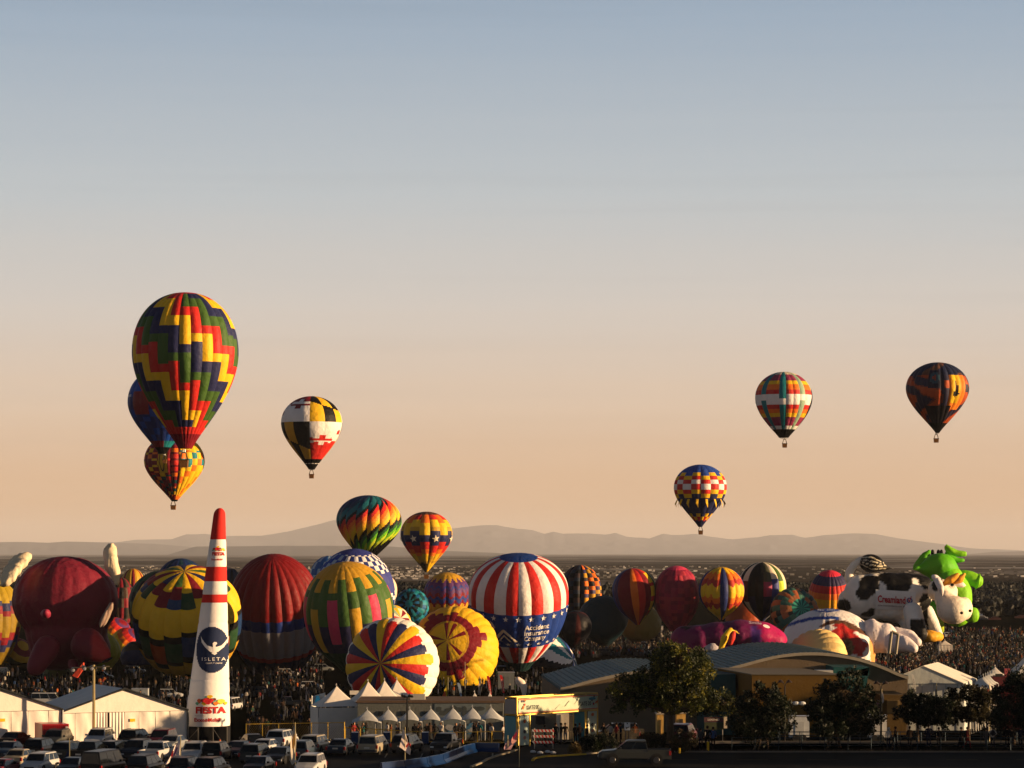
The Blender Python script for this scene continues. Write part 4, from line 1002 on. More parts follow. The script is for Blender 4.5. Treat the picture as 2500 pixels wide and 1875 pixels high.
def gable_tent(label, x_left, x_right, y_eave, y_apex, d, turn, depth, door=None, seams=(), placard=None):
    s = d / F; zb = gz(d) - .3
    L = P(x_left, y_eave, d); Rr = P(x_right, y_eave, d)
    w = (Rr - L).length / math.cos(R(turn)); ze = L.z; za = P(0, y_apex, d).z
    c = (L + Rr) / 2; c.z = zb
    root = empty('marquee_tent', c, label, 'tent', 'white gabled marquee tents')
    ux = Vector((math.cos(R(turn)), math.sin(R(turn)), 0)); uy = Vector((-math.sin(R(turn)), math.cos(R(turn)), 0))
    def q(a, z, b=0.0): return c + ux * (a * w / 2) + uy * b + Vector((0, 0, z - zb))
    hz_ = .22
    # front wall above the eave, one panel each side of the middle seam
    for s0 in (-1, 1):
        m = MB(); pts = [q(0, ze, 0), q(s0, ze, 0), q(s0 * .97, ze + .22, 0), q(0, za - .12, 0)]
        m.ext(pts if s0 > 0 else pts[::-1], uy * .05, TWH); m.part('gable_panel', CLOTH, root)
    # lower wall sheets with hanging folds
    edges = [-1] + list(seams) + [1]
    rnd = random.Random(int(d * 10))
    for a0, a1 in zip(edges, edges[1:]):
        if door and door[0] <= (a0 + a1) / 2 <= door[1] and (a1 - a0) < .04:
            m = MB(); m.ext([q(a0, zb, .12), q(a1, zb, .12), q(a1, ze, .12), q(a0, ze, .12)], uy * .04, (.02, .018, .015)); m.part('door_gap', CLOTH, root); continue
        cur = door and door[0] <= (a0 + a1) / 2 <= door[1]
        nx, nz_ = (28 if cur else 14), 8
        V = []; Fc = []; k0 = rnd.random() * 6
        for j in range(nz_ + 1):
            for i in range(nx + 1):
                u = i / nx; v = j / nz_
                fold = (.055 * math.sin(u * 30 + k0) * (1 - v * .4) if cur else .05 * math.sin(u * 7 + k0 + v * 3) * math.sin(v * 3.1 + k0) + .06 * math.exp(-((u - .5) ** 2 * 60)) * (1 - v))
                V.append(q(a0 + (a1 - a0) * (.01 + .98 * u), zb + (ze - zb) * v * .995, -.02 + fold))
        w_ = nx + 1
        Fc = [(j * w_ + i, j * w_ + i + 1, (j + 1) * w_ + i + 1, (j + 1) * w_ + i) for j in range(nz_) for i in range(nx)]
        part('curtain' if cur else 'wall_sheet', V, Fc, CLOTH, root, TWH, True)
    for s0 in (-1, 1):      # roof planes and side walls
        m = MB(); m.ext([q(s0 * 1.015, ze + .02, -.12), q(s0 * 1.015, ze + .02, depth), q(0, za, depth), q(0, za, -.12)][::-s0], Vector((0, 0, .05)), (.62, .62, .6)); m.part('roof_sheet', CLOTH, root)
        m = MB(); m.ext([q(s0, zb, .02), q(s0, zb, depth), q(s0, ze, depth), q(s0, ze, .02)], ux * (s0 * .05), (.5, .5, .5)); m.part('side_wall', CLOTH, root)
        m = MB(); m.tube(q(s0 * 1.015, ze + .05, -.16), q(0, za + .04, -.16), .09, n=6, c=(.05, .055, .06)); m.part('roof_beam', MET, root)
        m = MB(); m.tube(q(s0 * 1.01, zb, -.08), q(s0 * 1.01, ze, -.08), .11, n=6, c=(.06, .065, .07)); m.part('corner_post', MET, root)
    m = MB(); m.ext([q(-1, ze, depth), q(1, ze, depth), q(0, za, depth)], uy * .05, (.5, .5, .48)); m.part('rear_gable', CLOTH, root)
    m = MB(); m.tube(q(-1, ze, -.07), q(1, ze, -.07), .025, n=4, c=(.3, .28, .25)); m.part('eave_rail', MET, root)
    if placard:
        a = placard; m = MB(); zc_ = ze - (ze - zb) * .24
        m.ext([q(a - .04, zc_ - .13, -.14), q(a + .04, zc_ - .13, -.14), q(a + .04, zc_ + .13, -.14), q(a - .04, zc_ + .13, -.14)], uy * .03, (.75, .42, .01)); m.part('yellow_placard', MAT, root)
    return root
gable_tent('white marquee tent with a curtained doorway, between the red container and the inflatable cone', 156, 449, 1738, 1682, 246, 24, 9, door=(-.48, .01), seams=(-.76, -.48, -.26, -.235, .01, .24, .5, .73), placard=.13)
gable_tent('white marquee tent cut by the left edge, with a beige cooling unit', -155, 140, 1737, 1680, 240.5, 24, 9, seams=(-.6, -.3, 0, .22, .48, .8), placard=.08)
def small_box():
    a = P(0, 1789, 243); m = MB(); m.box(a.x - .5, P(15, 0, 243).x, 243, 243.8, gz(243), gz(243) + 1.0, (.36, .32, .22))
    c = (P(7, 1800, 243).x, 243.4, gz(243))
    o = m.top('cooling_unit', MAT, c, 'beige cooling unit standing at the foot of the left marquee tent', 'cooling unit')
small_box()
def container():
    d = 237.3
    x0, x1 = P(103, 0, d).x, P(167, 0, d).x
    root = empty('red_container', ((x0 + x1) / 2, d, gz(d)), 'red cargo container standing between the two marquee tents', 'container')
    zt = P(0, 1768, d).z
    m = MB(); a, b = Vector((x0, d, gz(d) - .2)), Vector((x1, d + .25, gz(d) - .2)); back = Vector((-1.05, 2.6, 0))
    t_ = Vector((0, 0, zt - a.z)); m.hexa([a, b, b + back, a + back], [a + t_, b + t_, b + back + t_, a + back + t_], (.42, .012, .018))
    m.part('shell', GLO, root)
    m = MB()
    for i in range(14):
        q = a + (b - a) * (i + .5) / 14; m.tube(q + Vector((0, -.02, .1)), q + Vector((0, -.02, t_.z - .1)), .02, n=4, c=(.38, .01, .016))
    o = m.part('corrugation', GLO, root); o['kind'] = 'stuff'
    m = MB(); m.box(x1 - .25, x1 - .05, d + .1, d + .22, zt - .4, zt - .2, (.7, .6, .55)); m.part('number_plate', MAT, root)
container()

def pagoda(name, label, cx, cy, half, ze, zt, group, wall=None, pw=1.55, colr=TWH, turn=0.0, drop=.25, depth=None, legs=True):
    """one peaked tent: a sagging four sided canopy that sweeps up to a finial, on posts"""
    zb = gz(cy)
    root = empty(name, (cx, cy, zb), label, 'tent', group)
    n = 10; Mx = 8; hy = depth or half
    ct, st = math.cos(R(turn)), math.sin(R(turn))
    V = []; Fc = []
    per = []
    for k in range(4):
        for i in range(Mx):
            t = -1 + 2 * i / Mx
            per.append([(t, -1), (1, t), (-t, 1), (-1, -t)][k])
    for j in range(n + 1):
        t = j / n; sc = 1 - t
        for (x, y) in per:
            z = ze + (zt - ze) * (t ** pw * .7 + .3 * t)
            edge = 1 - (abs(x) if abs(y) == 1 else abs(y)) ** 2
            z += edge * drop * (1 - t) ** 2
            X = x * half * sc; Y = y * hy * sc
            V.append((cx + X * ct - Y * st, cy + X * st + Y * ct, z))
    W = len(per)
    for j in range(n):
        for i in range(W): Fc.append((j * W + i, j * W + (i + 1) % W, (j + 1) * W + (i + 1) % W, (j + 1) * W + i))
    part('canopy', V, Fc, CLOTH, root, colr, True)
    m = MB(); m.tube((cx, cy, zt - .1), (cx, cy, zt + .12), .035, .01, 5, (.6, .6, .58)); m.ext([(cx, cy, zt + .02), (cx - .12, cy, zt + .1), (cx - .04, cy, zt + .32), (cx + .03, cy, zt + .2)], (0, .02, 0), colr); m.part('finial', CLOTH, root)
    if legs:
        for sx, sy in ((-1, -1), (1, -1), (1, 1), (-1, 1)):
            X = sx * half * .98; Y = sy * hy * .98
            m = MB(); q = (cx + X * ct - Y * st, cy + X * st + Y * ct); m.tube((q[0], q[1], gz(q[1])), (q[0], q[1], ze), .045, n=5, c=(.2, .2, .2)); m.part('leg', MET, root)
    if wall:
        for k in wall:
            a, b = [((-1, -1), (1, -1)), ((1, -1), (1, 1)), ((1, 1), (-1, 1)), ((-1, 1), (-1, -1))][k]
            A = Vector((cx + (a[0] * half * ct - a[1] * hy * st) * .99, cy + (a[0] * half * st + a[1] * hy * ct) * .99, 0)); B = Vector((cx + (b[0] * half * ct - b[1] * hy * st) * .99, cy + (b[0] * half * st + b[1] * hy * ct) * .99, 0))
            V = []; Fc = []; nn = 12
            for j in range(5):
                for i in range(nn + 1):
                    q = A + (B - A) * i / nn; q.z = gz(q.y) - .1 + (ze + drop * .3 - gz(q.y)) * j / 4; q += Vector((.0, -.05 * math.sin(i * 2.1 + j), 0)); V.append(q)
            Fc = [(j * (nn + 1) + i, j * (nn + 1) + i + 1, (j + 1) * (nn + 1) + i + 1, (j + 1) * (nn + 1) + i) for j in range(4) for i in range(nn)]
            part('side_wall', V, Fc, CLOTH, root, colr, True)
    return root
def px_pagoda(label, px, ytip, yeave, half_px, d, group, **k):
    q = P(px, yeave, d)
    return pagoda('peaked_tent', label, q.x, d, half_px * d / F, q.z, P(px, ytip, d).z, group, **k)
GPT = 'large peaked white tents'
px_pagoda('large peaked white tent with closed side walls, leftmost of the four large peaks', 822, 1675, 1723, 56, 305, GPT, wall=[0, 1, 3], turn=14, drop=.05)
px_pagoda('large peaked white tent, second of four from the left', 899, 1664, 1711, 43, 314, GPT, turn=14, drop=.1)
px_pagoda('large peaked white tent, third of four from the left', 939, 1661, 1707, 36, 326, GPT, turn=14, drop=.1)
px_pagoda('large peaked white tent, rightmost of the four large peaks', 969, 1659, 1706, 36, 338, GPT, turn=14, drop=.1)
px_pagoda('small peaked white tent above the grey building roof, left of two', 1159, 1691, 1712, 15, 330, 'two small peaks over the long building', drop=.05)
px_pagoda('small peaked white tent above the grey building roof, right of two', 1196, 1691, 1712, 15, 330, 'two small peaks over the long building', drop=.05)
names = ['leftmost', 'second', 'third', 'fourth', 'fifth', 'sixth', 'seventh and last']
for i, (px, ty) in enumerate([(897, 1733), (948, 1731), (1001, 1731), (1052, 1730), (1106, 1728), (1154, 1727.5), (1199, 1726)]):
    px_pagoda('small peaked canopy before the long grey building, ' + names[i] + ' from the left', px, ty, 1764 - i * .8, 31 if i else 36, 285, 'row of small peaked canopies', drop=.3, colr=(.45, .46, .46), pw=1.15)

def long_building():
    d = 298; x0, x1 = P(873, 0, d).x, P(1229, 0, d).x; zt = P(0, 1716, d).z; zb = gz(d) - 1
    root = empty('long_grey_building', ((x0 + x1) / 2, d, gz(d)), 'long low grey building with a mural, behind the row of small peaked canopies', 'building')
    m = MB(); m.box(x0, x1, d, d + 9, zb, zt, (.13, .135, .12)); m.part('wall', WALL, root)
    m = MB(); m.box(x0 - .1, x1 + .1, d - .1, d + 9.2, zt, zt + .22, (.12, .075, .05)); m.part('roof', WALL, root)
    for px in (930, 985, 1042, 1221):
        f = MB().box(P(px - 6, 0, d).x, P(px + 6, 0, d).x, d - .06, d + .02, P(0, 1748, d).z, P(0, 1736, d).z, (.03, .03, .03)).part('window', MAT, root)
        MB().box(P(px - 4.5, 0, d).x, P(px + 4.5, 0, d).x, d - .09, d - .065, P(0, 1746.5, d).z, P(0, 1737.5, d).z, (.02, .025, .03)).part('pane', GLS, f)
    f = MB().box(P(1150, 0, d).x, P(1166, 0, d).x, d - .06, d + .02, gz(d), P(0, 1758, d).z, (.05, .05, .05)).part('door', MAT, root)
    # painted mural
    mx0, mx1 = P(1061, 0, d).x, P(1186, 0, d).x; mz0, mz1 = gz(d) + .2, P(0, 1718.5, d).z
    MB().box(mx0, mx1, d - .04, d - .004, mz0, mz1, (.12, .145, .15)).part('mural', MAT, root)
    rnd = random.Random(4)
    for i in range(22):
        u = rnd.random() * .9; top = i < 9
        z = mz1 - rnd.uniform(.5, 1.0) if top else mz0 + rnd.uniform(.2, 1.4)
        u = .05 + i * .1 if top else u
        cx_ = mx0 + (mx1 - mx0) * (u % .95 + .03); w = rnd.uniform(.25, .6); h = rnd.uniform(.3, .65) if top else rnd.uniform(.15, .5)
        n = 9; c = (.05, .06, .06) if top else rnd.choice([(.03, .05, .12), (.3, .3, .3), (.05, .15, .25)])
        pts = [(cx_ + w * math.cos(2 * math.pi * k / n) * rnd.uniform(.7, 1), d - .05 - i * .002, z + h * math.sin(2 * math.pi * k / n) * rnd.uniform(.7, 1)) for k in range(n)]
        MB().add(pts, [tuple(range(n))], c).part('mural_shape', MAT, root)
    MB().box(P(1000, 0, d).x, P(1036, 0, d).x, d + 2, d + 3.5, zt + .22, zt + .75, (.4, .38, .33)).part('roof_unit', MAT, root)
long_building()

def gate():
    A = P(1261.7, 1704, 236); B = P(1458.4, 1692, 244); zt = (A.z + B.z) / 2; zb = gz(236)
    A.z = B.z = zb; u = (B - A).normalized(); n = Vector((-u.y, u.x, 0)); W = (B - A).length; H = zt - zb; D = 1.25
    root = empty('entrance_gate', (A + B) / 2, 'yellow framed entrance gate hung with banners reading GATE 20', 'gate')
    YF = (.5, .33, .07)
    def bar(a, b, r=.07, nm='frame_beam', c=YF): MB().tube(a, b, r, n=6, c=c).part(nm, MET, root)
    up = Vector((0, 0, 1)); Hb = P(0, 1746, 236).z - zb
    pw = .62 * W / 7
    for k, a in enumerate((0, .155, .845, 1)):
        for dd in (0, D): bar(A + u * (a * W) + n * dd, A + u * (a * W) + n * dd + up * H, .075, 'frame_post')
    for z in (H, Hb):
        for dd in (0, D): bar(A + n * dd + up * z, B + n * dd + up * z)
        for a in (0, 1): bar(A + u * a * W + up * z, A + u * a * W + n * D + up * z)
    def sheet(nm, a0, a1, z0, z1, off, c, nx=24, side=None):
        V = []; rnd = random.Random(nm + str(a0)); k0 = rnd.random() * 6
        for j in range(5):
            for i in range(nx + 1):
                t = i / nx; w_ = .03 * math.sin(i * 1.3 + k0 + j * 1.1) + .02 * math.sin(i * 2.9 + j * 2)
                if side is None: q = A + u * ((a0 + (a1 - a0) * t) * W) - n * (off + w_)
                else: q = A + n * (D * t) + u * (side * W) - u * (off + w_)
                V.append(q + up * (z0 + (z1 - z0) * j / 4))
        Fc = [(j * (nx + 1) + i, j * (nx + 1) + i + 1, (j + 1) * (nx + 1) + i + 1, (j + 1) * (nx + 1) + i) for j in range(4) for i in range(nx)]
        return part(nm, V, Fc, CLOTH, root, c, True)
    bc = (.42, .47, .36)
    sheet('banner', .01, .99, Hb + .1, H - .1, .1, bc)
    sheet('leg_banner', .02, .135, .15, Hb - .08, .1, (.42, .52, .45), 8); sheet('leg_banner', .865, .98, .15, Hb - .08, .1, (.5, .52, .4), 8)
    sheet('side_banner', 0, 0, Hb + .1, H - .1, .1, (.33, .29, .26), 8, side=0); sheet('side_banner', 0, 0, .2, Hb - .1, .1, (.10, .24, .27), 8, side=0)
    sheet('inner_panel', .865, .865, .1, Hb - .1, 0, (.05, .16, .18), 8, side=.84)
    def fp(a0, a1, z0, z1, off=.17):
        return lambda a, b: A + u * ((a0 + (a1 - a0) * a) * W) - n * off + up * (z0 + (z1 - z0) * b)
    tz = Hb + (H - Hb) * .3
    decal('lettering', *text2d('GATE 20', .02), fp(.10, .25, tz - .02, tz + .33, .2), (.03, .03, .03), root)
    decal('lettering', *text2d('GATE 20', .02), fp(.75, .895, tz + .02, tz + .37, .2), (.03, .03, .03), root)
    for zz in (Hb + .16, H - .16): decal('banner_border', *poly2d([(0, 0), (1, 0), (1, 1), (0, 1)]), fp(.012, .988, zz - .035, zz + .035, .165), (.5, .09, .03), root)
    decal('printed_mountains', *poly2d([(0, 0), (.15, .5), (.3, .2), (.45, .75), (.6, .35), (.75, 1), (.9, .4), (1, 0)]), fp(.45, .85, tz - .15, tz + .75, .162), (.42, .46, .34), root)
    rnd = random.Random(2)
    for k in range(12):
        a = rnd.choice([rnd.uniform(.88, .97), rnd.uniform(.03, .08), rnd.uniform(.9, .96)]); z = Hb + .3 + rnd.random() * .9
        decal('printed_balloon', *disc2d(10), fp(a, a + .02, z, z + .2, .168 + k * .001), rnd.choice([(.05, .2, .25), (.4, .05, .03), (.1, .08, .1), (.5, .15, .03)]), root)
    decal('printed_balloon', *disc2d(10), fp(.87, .96, H - .55, H - .3, .17), (.06, .2, .25), root)
    for z, c in ((1.95, (.4, .1, .03)), (1.1, (.05, .05, .06)), (.6, (.45, .2, .15))):
        decal('printed_balloon', *disc2d(10), fp(.06, .095, z, z + .32), c, root); decal('printed_balloon', *disc2d(10), fp(.9, .94, z + .2, z + .5), c, root)
gate()

def chain_fence(label, x0, y0, x1, y1, dd0, dd1, npost, col=(.55, .36, .05), mesh_c=(.14, .10, .03)):
    A = P(x0, y0, dd0); B = P(x1, y1, dd1); za, zb_ = gz(dd0), gz(dd1)
    root = empty('chain_link_fence', ((A.x + B.x) / 2, (dd0 + dd1) / 2, gz((dd0 + dd1) / 2)), label, 'fence', 'yellow lit chain link fences')
    for i in range(npost):
        t = i / (npost - 1); q = A.lerp(B, t); MB().tube((q.x, q.y, za + (zb_ - za) * t - .1), (q.x, q.y, q.z + .05), .04, n=5, c=col).part('fence_post', MET, root)
    MB().tube(A, B, .035, n=5, c=col).part('top_rail', MET, root)
    MB().tube((A.x, A.y, za + .15), (B.x, B.y, zb_ + .15), .025, n=5, c=col).part('bottom_rail', MET, root)
    m = MB(); L = (B - A).length; n = int(L / .22); H = A.z - za; k = int(H / .22)
    for i in range(-k, n):
        for sg in (0, 1):
            a = max(0, i) / n; b = min(n, i + k) / n
            ha = (max(0, i) - i) / k; hb = (min(n, i + k) - i) / k
            if sg: ha, hb = 1 - ha, 1 - hb
            p0 = A.lerp(B, a); p1 = A.lerp(B, b); p0.z = za + H * ha; p1.z = zb_ + (B.z - zb_) * hb
            m.tube(p0, p1, .009, n=3, c=mesh_c)
    o = m.part('wire_mesh', MET, root); o['kind'] = 'stuff'
chain_fence('yellow lit chain link fence right of the inflatable cone, tallest stretch', 601, 1768, 841, 1764, 257, 254, 7)
chain_fence('yellow lit chain link fence behind the parked minivan', 843, 1776, 1030, 1787, 253, 250, 6)
chain_fence('yellow lit chain link fence stretch ending at the gate', 1030, 1790, 1236, 1785, 248, 240, 7)

# ------------------------------------------------------------------ the hall with the wave shaped roof
def wave_hall():
    d0, d1 = 330, 366; s = d0 / F
    pr = [(1368, 1681), (1377, 1678), (1440, 1659), (1529, 1640), (1600, 1634), (1660, 1638), (1724, 1643), (1770, 1632), (1822, 1618), (1880, 1602), (1930, 1594), (1979, 1591.5), (2020, 1593), (2062, 1599), (2100, 1607), (2135, 1618), (2175, 1635), (2211, 1652), (2216, 1655)]
    xs = np.array([(p[0] - CX) * s for p in pr]); zs = np.array([CZ - (p[1] - HY) * s for p in pr])
    xf = np.linspace(xs[0], xs[-1], 90); zfv = np.interp(xf, xs, zs)
    ker = np.ones(7) / 7; zfv = np.convolve(np.pad(zfv, 3, mode='edge'), ker, 'valid')
    zfun = lambda x: float(np.interp(x, xf, zfv))
    root = empty('wave_roof_hall', (xf.mean(), (d0 + d1) / 2, gz(d0)), 'long tan hall with a wave shaped ribbed metal roof', 'building')
    skew = lambda y: -(y - d0) * .05
    V = []; Fc = []
    for k, dz in enumerate((.0, -.35)):
        for y in (d0 - .5, d1):
            for x, z in zip(xf, zfv): V.append((x + skew(y), y, z + dz))
    n = len(xf); RC = (.22, .27, .26)
    for i in range(n - 1):
        Fc.append((i, i + 1, n + i + 1, n + i)); Fc.append((2 * n + i, 3 * n + i, 3 * n + i + 1, 2 * n + i + 1))
        Fc.append((i, 2 * n + i, 2 * n + i + 1, i + 1)); Fc.append((n + i, n + i + 1, 3 * n + i + 1, 3 * n + i))
    cols = []
    for i in range(n - 1): cols += [RC, RC, (.3, .26, .2), RC]
    rf = part('roof', V, Fc, MAT, root, np.array(cols))
    m = MB(); x = xf[0] + .2
    while x < xf[-1]:
        z = zfun(x)
        m.tube((x + skew(d0 - .45), d0 - .45, z + .04), (x + skew(d1), d1, z + .04), .075, n=4, c=(.09, .13, .13)); x += .62
    o = m.part('roof_rib', MAT, rf); o['kind'] = 'stuff'
    # walls under the roof
    TN = (.15, .11, .07)
    V = []; Fc = []
    zb = gz(d0) - 1
    for y in (d0, d1 - .4):
        for x, z in zip(xf, zfv): V += [(x + skew(y), y, zb), (x + skew(y), y, z - .3)]
    for k in (0, 2 * n):
        for i in range(n - 1): Fc.append((k + 2 * i, k + 2 * i + 2, k + 2 * i + 3, k + 2 * i + 1))
    Fc += [(0, 1, 2 * n + 1, 2 * n), (2 * n - 2, 2 * n - 1, 4 * n - 1, 4 * n - 2)]
    part('wall', V, Fc, WALL, root, TN)
    def blk(nm, x0, x1, ytop, d, dep, c, ybot=None, mat=WALL, xb=0):
        a, b = P(x0, 0, d).x, P(x1, 0, d).x; zt = P(0, ytop, d).z; z0 = gz(d) - .5 if ybot is None else P(0, ybot, d).z
        return MB().hexa([(a, d, z0), (b, d, z0), (b + xb, d + dep, z0), (a + xb, d + dep, z0)], [(a, d, zt), (b, d, zt), (b + xb, d + dep, zt), (a + xb, d + dep, zt)], c).part(nm, mat, root)
    w = blk('ochre_wall_block', 1836, 2048, 1647, 312, 16, (.12, .065, .012), xb=-2.6)
    blk('parapet_cap', 1834, 2050, 1645.5, 311.9, 17, (.12, .1, .07), 1648, MAT, xb=-2.6)
    blk('teal_wall_block', 1718, 1796, 1646, 318, 11.9, (.015, .05, .055))
    for px in (1722, 1745, 1768): MB().box(P(px, 0, 318).x, P(px + 17, 0, 318).x, 317.93, 317.99, P(0, 1735, 318).z, P(0, 1705, 318).z, (.015, .02, .02)).part('window_pane', GLS, root)
    blk('teal_canopy', 2035, 2122, 1629, 322, 7.9, (.012, .07, .075), 1650)
    MB().ext([P(2035, 1650, 322), P(2122, 1629.5, 322), P(2114, 1690, 322), P(2080, 1690, 322)], (0, 7.5, 0), (.012, .07, .075)).part('teal_canopy', WALL, root)
    blk('low_annex', 2150, 2212, 1697, 318, 10, (.1, .06, .018))
    blk('louvred_door', 2166, 2198, 1709, 317.9, .08, (.18, .12, .045), 1742, MAT)
    for i in range(9): MB().box(P(2168 + i * 3.3, 0, 317).x, P(2168.6 + i * 3.3, 0, 317).x, 317.8, 317.89, P(0, 1741, 318).z, P(0, 1710, 318).z, (.12, .08, .03)).part('door_slat', MAT, root)
    blk('white_roof_strip', 1868, 1900, 1646.5, 319, 1, (.6, .52, .42), 1649, MAT)
    blk('roof_equipment', 1995, 2034, 1637, 321, 3, (.5, .5, .46), 1646, MAT)
    blk('pale_wall_block', 1290, 1400, 1740, 300, 12, (.16, .15, .12))
wave_hall()
def gate_back():
    d = 299.6; root = empty('service_shed', G(1350, d), 'pale shed with dark openings seen through the gate', 'shed')
    MB().box(P(1358, 0, d).x, P(1388, 0, d).x, d - 3, d, gz(d), P(0, 1740, d).z, (.62, .52, .38)).part('wall', WALL, root)
    MB().box(P(1366, 0, d).x, P(1368, 0, d).x, d - 3.06, d - 3.0, gz(d), P(0, 1741, d).z, (.1, .1, .1)).part('wall_seam', MAT, root)
    MB().box(P(1308, 0, d).x, P(1330, 0, d).x, d - .08, d, P(0, 1768, d).z, P(0, 1748, d).z, (.015, .015, .018)).part('opening', MAT, root)
    MB().box(P(1390, 0, d).x, P(1402, 0, d).x, d - 2, d, gz(d), P(0, 1744, d).z, (.02, .02, .02)).part('door', MAT, root)
gate_back()

def lit_house(px0, px1, yt, d, k):
    a, b = P(px0, 0, d).x, P(px1, 0, d).x; z = P(0, yt, d).z; zb = gz(d)
    root = empty('ticket_booth', ((a + b) / 2, d, zb), k, 'booth')
    MB().box(a, b, d, d + 2.5, zb, z, (.6, .36, .1)).part('wall', WALL, root)
    c = (a + b) / 2; MB().ext([(a - .1, d - .2, z), (b + .1, d - .2, z), (c, d - .2, z + .5)], (0, 2.9, 0), (.5, .42, .32)).part('roof', WALL, root)
    MB().box(a + .25, b - .25, d - .05, d + .02, zb + .1, z - .5, (.04, .03, .02)).part('opening', MAT, root)
lit_house(1604, 1620, 1744, 262, 'small sunlit ochre booth under the big tree, left of its trunk')
lit_house(1652, 1674, 1742, 262, 'small sunlit ochre booth under the big tree, right of its trunk')

def right_tent():
    d = 338; root = empty('big_white_tent', G(2270, d), 'big white frame tent with a sunlit roof slope, right of the wave roofed hall', 'tent', 'white gabled marquee tents')
    A = P(2254, 1627, d); L = P(2150, 1670, d); Rt = P(2352, 1669, d); zb = gz(d) - .3
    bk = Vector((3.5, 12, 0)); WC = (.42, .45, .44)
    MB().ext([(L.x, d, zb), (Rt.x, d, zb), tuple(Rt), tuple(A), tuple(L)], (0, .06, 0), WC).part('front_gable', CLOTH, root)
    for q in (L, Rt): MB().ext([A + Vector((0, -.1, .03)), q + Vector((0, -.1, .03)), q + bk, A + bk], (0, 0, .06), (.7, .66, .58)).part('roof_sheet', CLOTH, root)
    MB().ext([(Rt.x, d, zb), (Rt.x, d, Rt.z), tuple(Rt + bk), (Rt.x + bk.x, d + bk.y, zb)], (.06, 0, 0), WC).part('side_wall', CLOTH, root)
    m = MB()
    for i in range(7):
        x = L.x + (Rt.x - L.x) * (i + .5) / 7; MB().tube((x, d - .04, zb), (x, d - .04, Rt.z), .03, n=4, c=(.2, .25, .25)).part('wall_seam', MET, root)
    MB().tube((L.x, d - .05, L.z), (Rt.x, d - .05, Rt.z), .04, n=4, c=(.2, .24, .24)).part('eave_rail', MET, root)
right_tent()
for i in range(8):
    q = P(2384 + i * 6.5, 0, 338 + i * 4)
    px_pagoda('small peaked tent of the row beside the big frame tent, %s from the near end' % ['first', 'second', 'third', 'fourth', 'fifth', 'sixth', 'seventh', 'eighth'][i], 2390 + i * 5.6, 1656 - i * 2.6, 1680 - i * 2.8, 22, 322 + i * 5, 'receding row of small peaked tents', drop=.15, colr=(.6, .6, .56))
px_pagoda('small white peaked tent beside the red kiosk at the right', 2430, 1628, 1648, 22, 370, 'tents at the right edge', drop=.1)
px_pagoda('large white peaked tent cut by the right edge of the picture', 2515, 1590, 1652, 62, 380, 'tents at the right edge', drop=.1)
px_pagoda('single small white canopy standing in the middle of the crowd', 2307, 1563, 1574, 16, 640, 'tents at the right edge', wall=[0, 1, 3], drop=0)
def kiosk():
    d = 345; a = P(2425, 0, d).x; b = P(2515, 0, d).x; root = empty('red_kiosk', G(2470, d), 'dark red kiosk with a red tower, in front of the right edge tents', 'kiosk')
    MB().box(a, b, d, d + 4, gz(d), P(0, 1652, d).z, (.1, .02, .025)).part('wall', WALL, root)
    MB().box(P(2455, 0, d).x, P(2467, 0, d).x, d + .3, d + 1, P(0, 1652, d).z, P(0, 1633, d).z, (.4, .08, .09)).part('tower', WALL, root)
    MB().box(P(2430, 0, d).x, P(2448, 0, d).x, d - .05, d + .1, P(0, 1652, d).z, P(0, 1645, d).z, (.02, .02, .02)).part('sign_board', MAT, root)
kiosk()

# ------------------------------------------------------------------ lamps, flags, signs
def floodlight():
    d = 240.5; base = G(229, d); root = empty('floodlight_pole', base, 'tall pale pole with four round floodlights on a crossarm, in front of the marquee tent', 'floodlight pole')
    top = P(229, 1623, d); MB().tube(base, top, .15, .1, 8, (.42, .33, .16)).part('pole', MET, root)
    a, b = P(179, 1630, d), P(267, 1627, d); MB().tube(a, b, .05, n=6, c=(.4, .32, .18)).part('crossarm', MET, root)
    for px, py in ((178, 1634), (206, 1630), (224, 1630), (254, 1629)):
        c = P(px, py, d - .3); m = MB()
        m.tube(c + Vector((-.05, .25, .12)), c + Vector((.02, -.2, -.06)), .07, .2, 12, (.12, .12, .12)); o = m.part('floodlight', MET, root)
        MB().ell(c + Vector((.02, -.2, -.06)), (.17, .04, .17), 12, 6, (.3, .3, .32)).part('lens', GLS, o)
    MB().box(a.x - .3 + 1.0, a.x + .9, d - .1, d + .1, a.z - .05, a.z + .2, (.3, .28, .2)).part('junction_box', MET, root)
floodlight()
def black_lamp():
    d = 250; base = G(994, d); root = empty('dark_lamp_post', base, 'dark lamp post with a ring of floodlights, in front of the small peaked canopies', 'lamp post')
    top = P(994, 1700, d); MB().tube(base, top, .1, .07, 8, (.015, .015, .015)).part('pole', MET, root)
    MB().tube(top + Vector((-.45, 0, -.05)), top + Vector((.5, 0, -.05)), .05, n=6, c=(.02, .02, .02)).part('crossarm', MET, root)
    for i in range(6):
        a = i * 1.05; c = top + Vector((math.cos(a) * .42, math.sin(a) * .3, .02 + .1 * (i % 2)))
        MB().tube(c + Vector((0, .05, .1)), c + Vector((0, -.08, -.06)), .05, .14, 8, (.12, .12, .12)).part('floodlight', MET, root)
black_lamp()
def twin_lamp(px, ytop, d, label):
    base = G(px, d); root = empty('twin_street_lamp', base, label, 'street lamp', 'street lamps with cone hoods')
    top = P(px, ytop + 12, d); MB().tube(base, top, .09, .07, 7, (.03, .025, .02)).part('pole', MET, root)
    for sg in (-1, 1):
        c = top + Vector((sg * .38, 0, .42)); MB().path([top, top + Vector((sg * .12, 0, .3)), c], .035, 5, (.03, .025, .02)).part('arm', MET, root)
        MB().tube(c + Vector((0, 0, -.05)), c + Vector((0, 0, .2)), .3, .07, 10, (.07, .045, .03)).part('lamp_hood', MET, root)
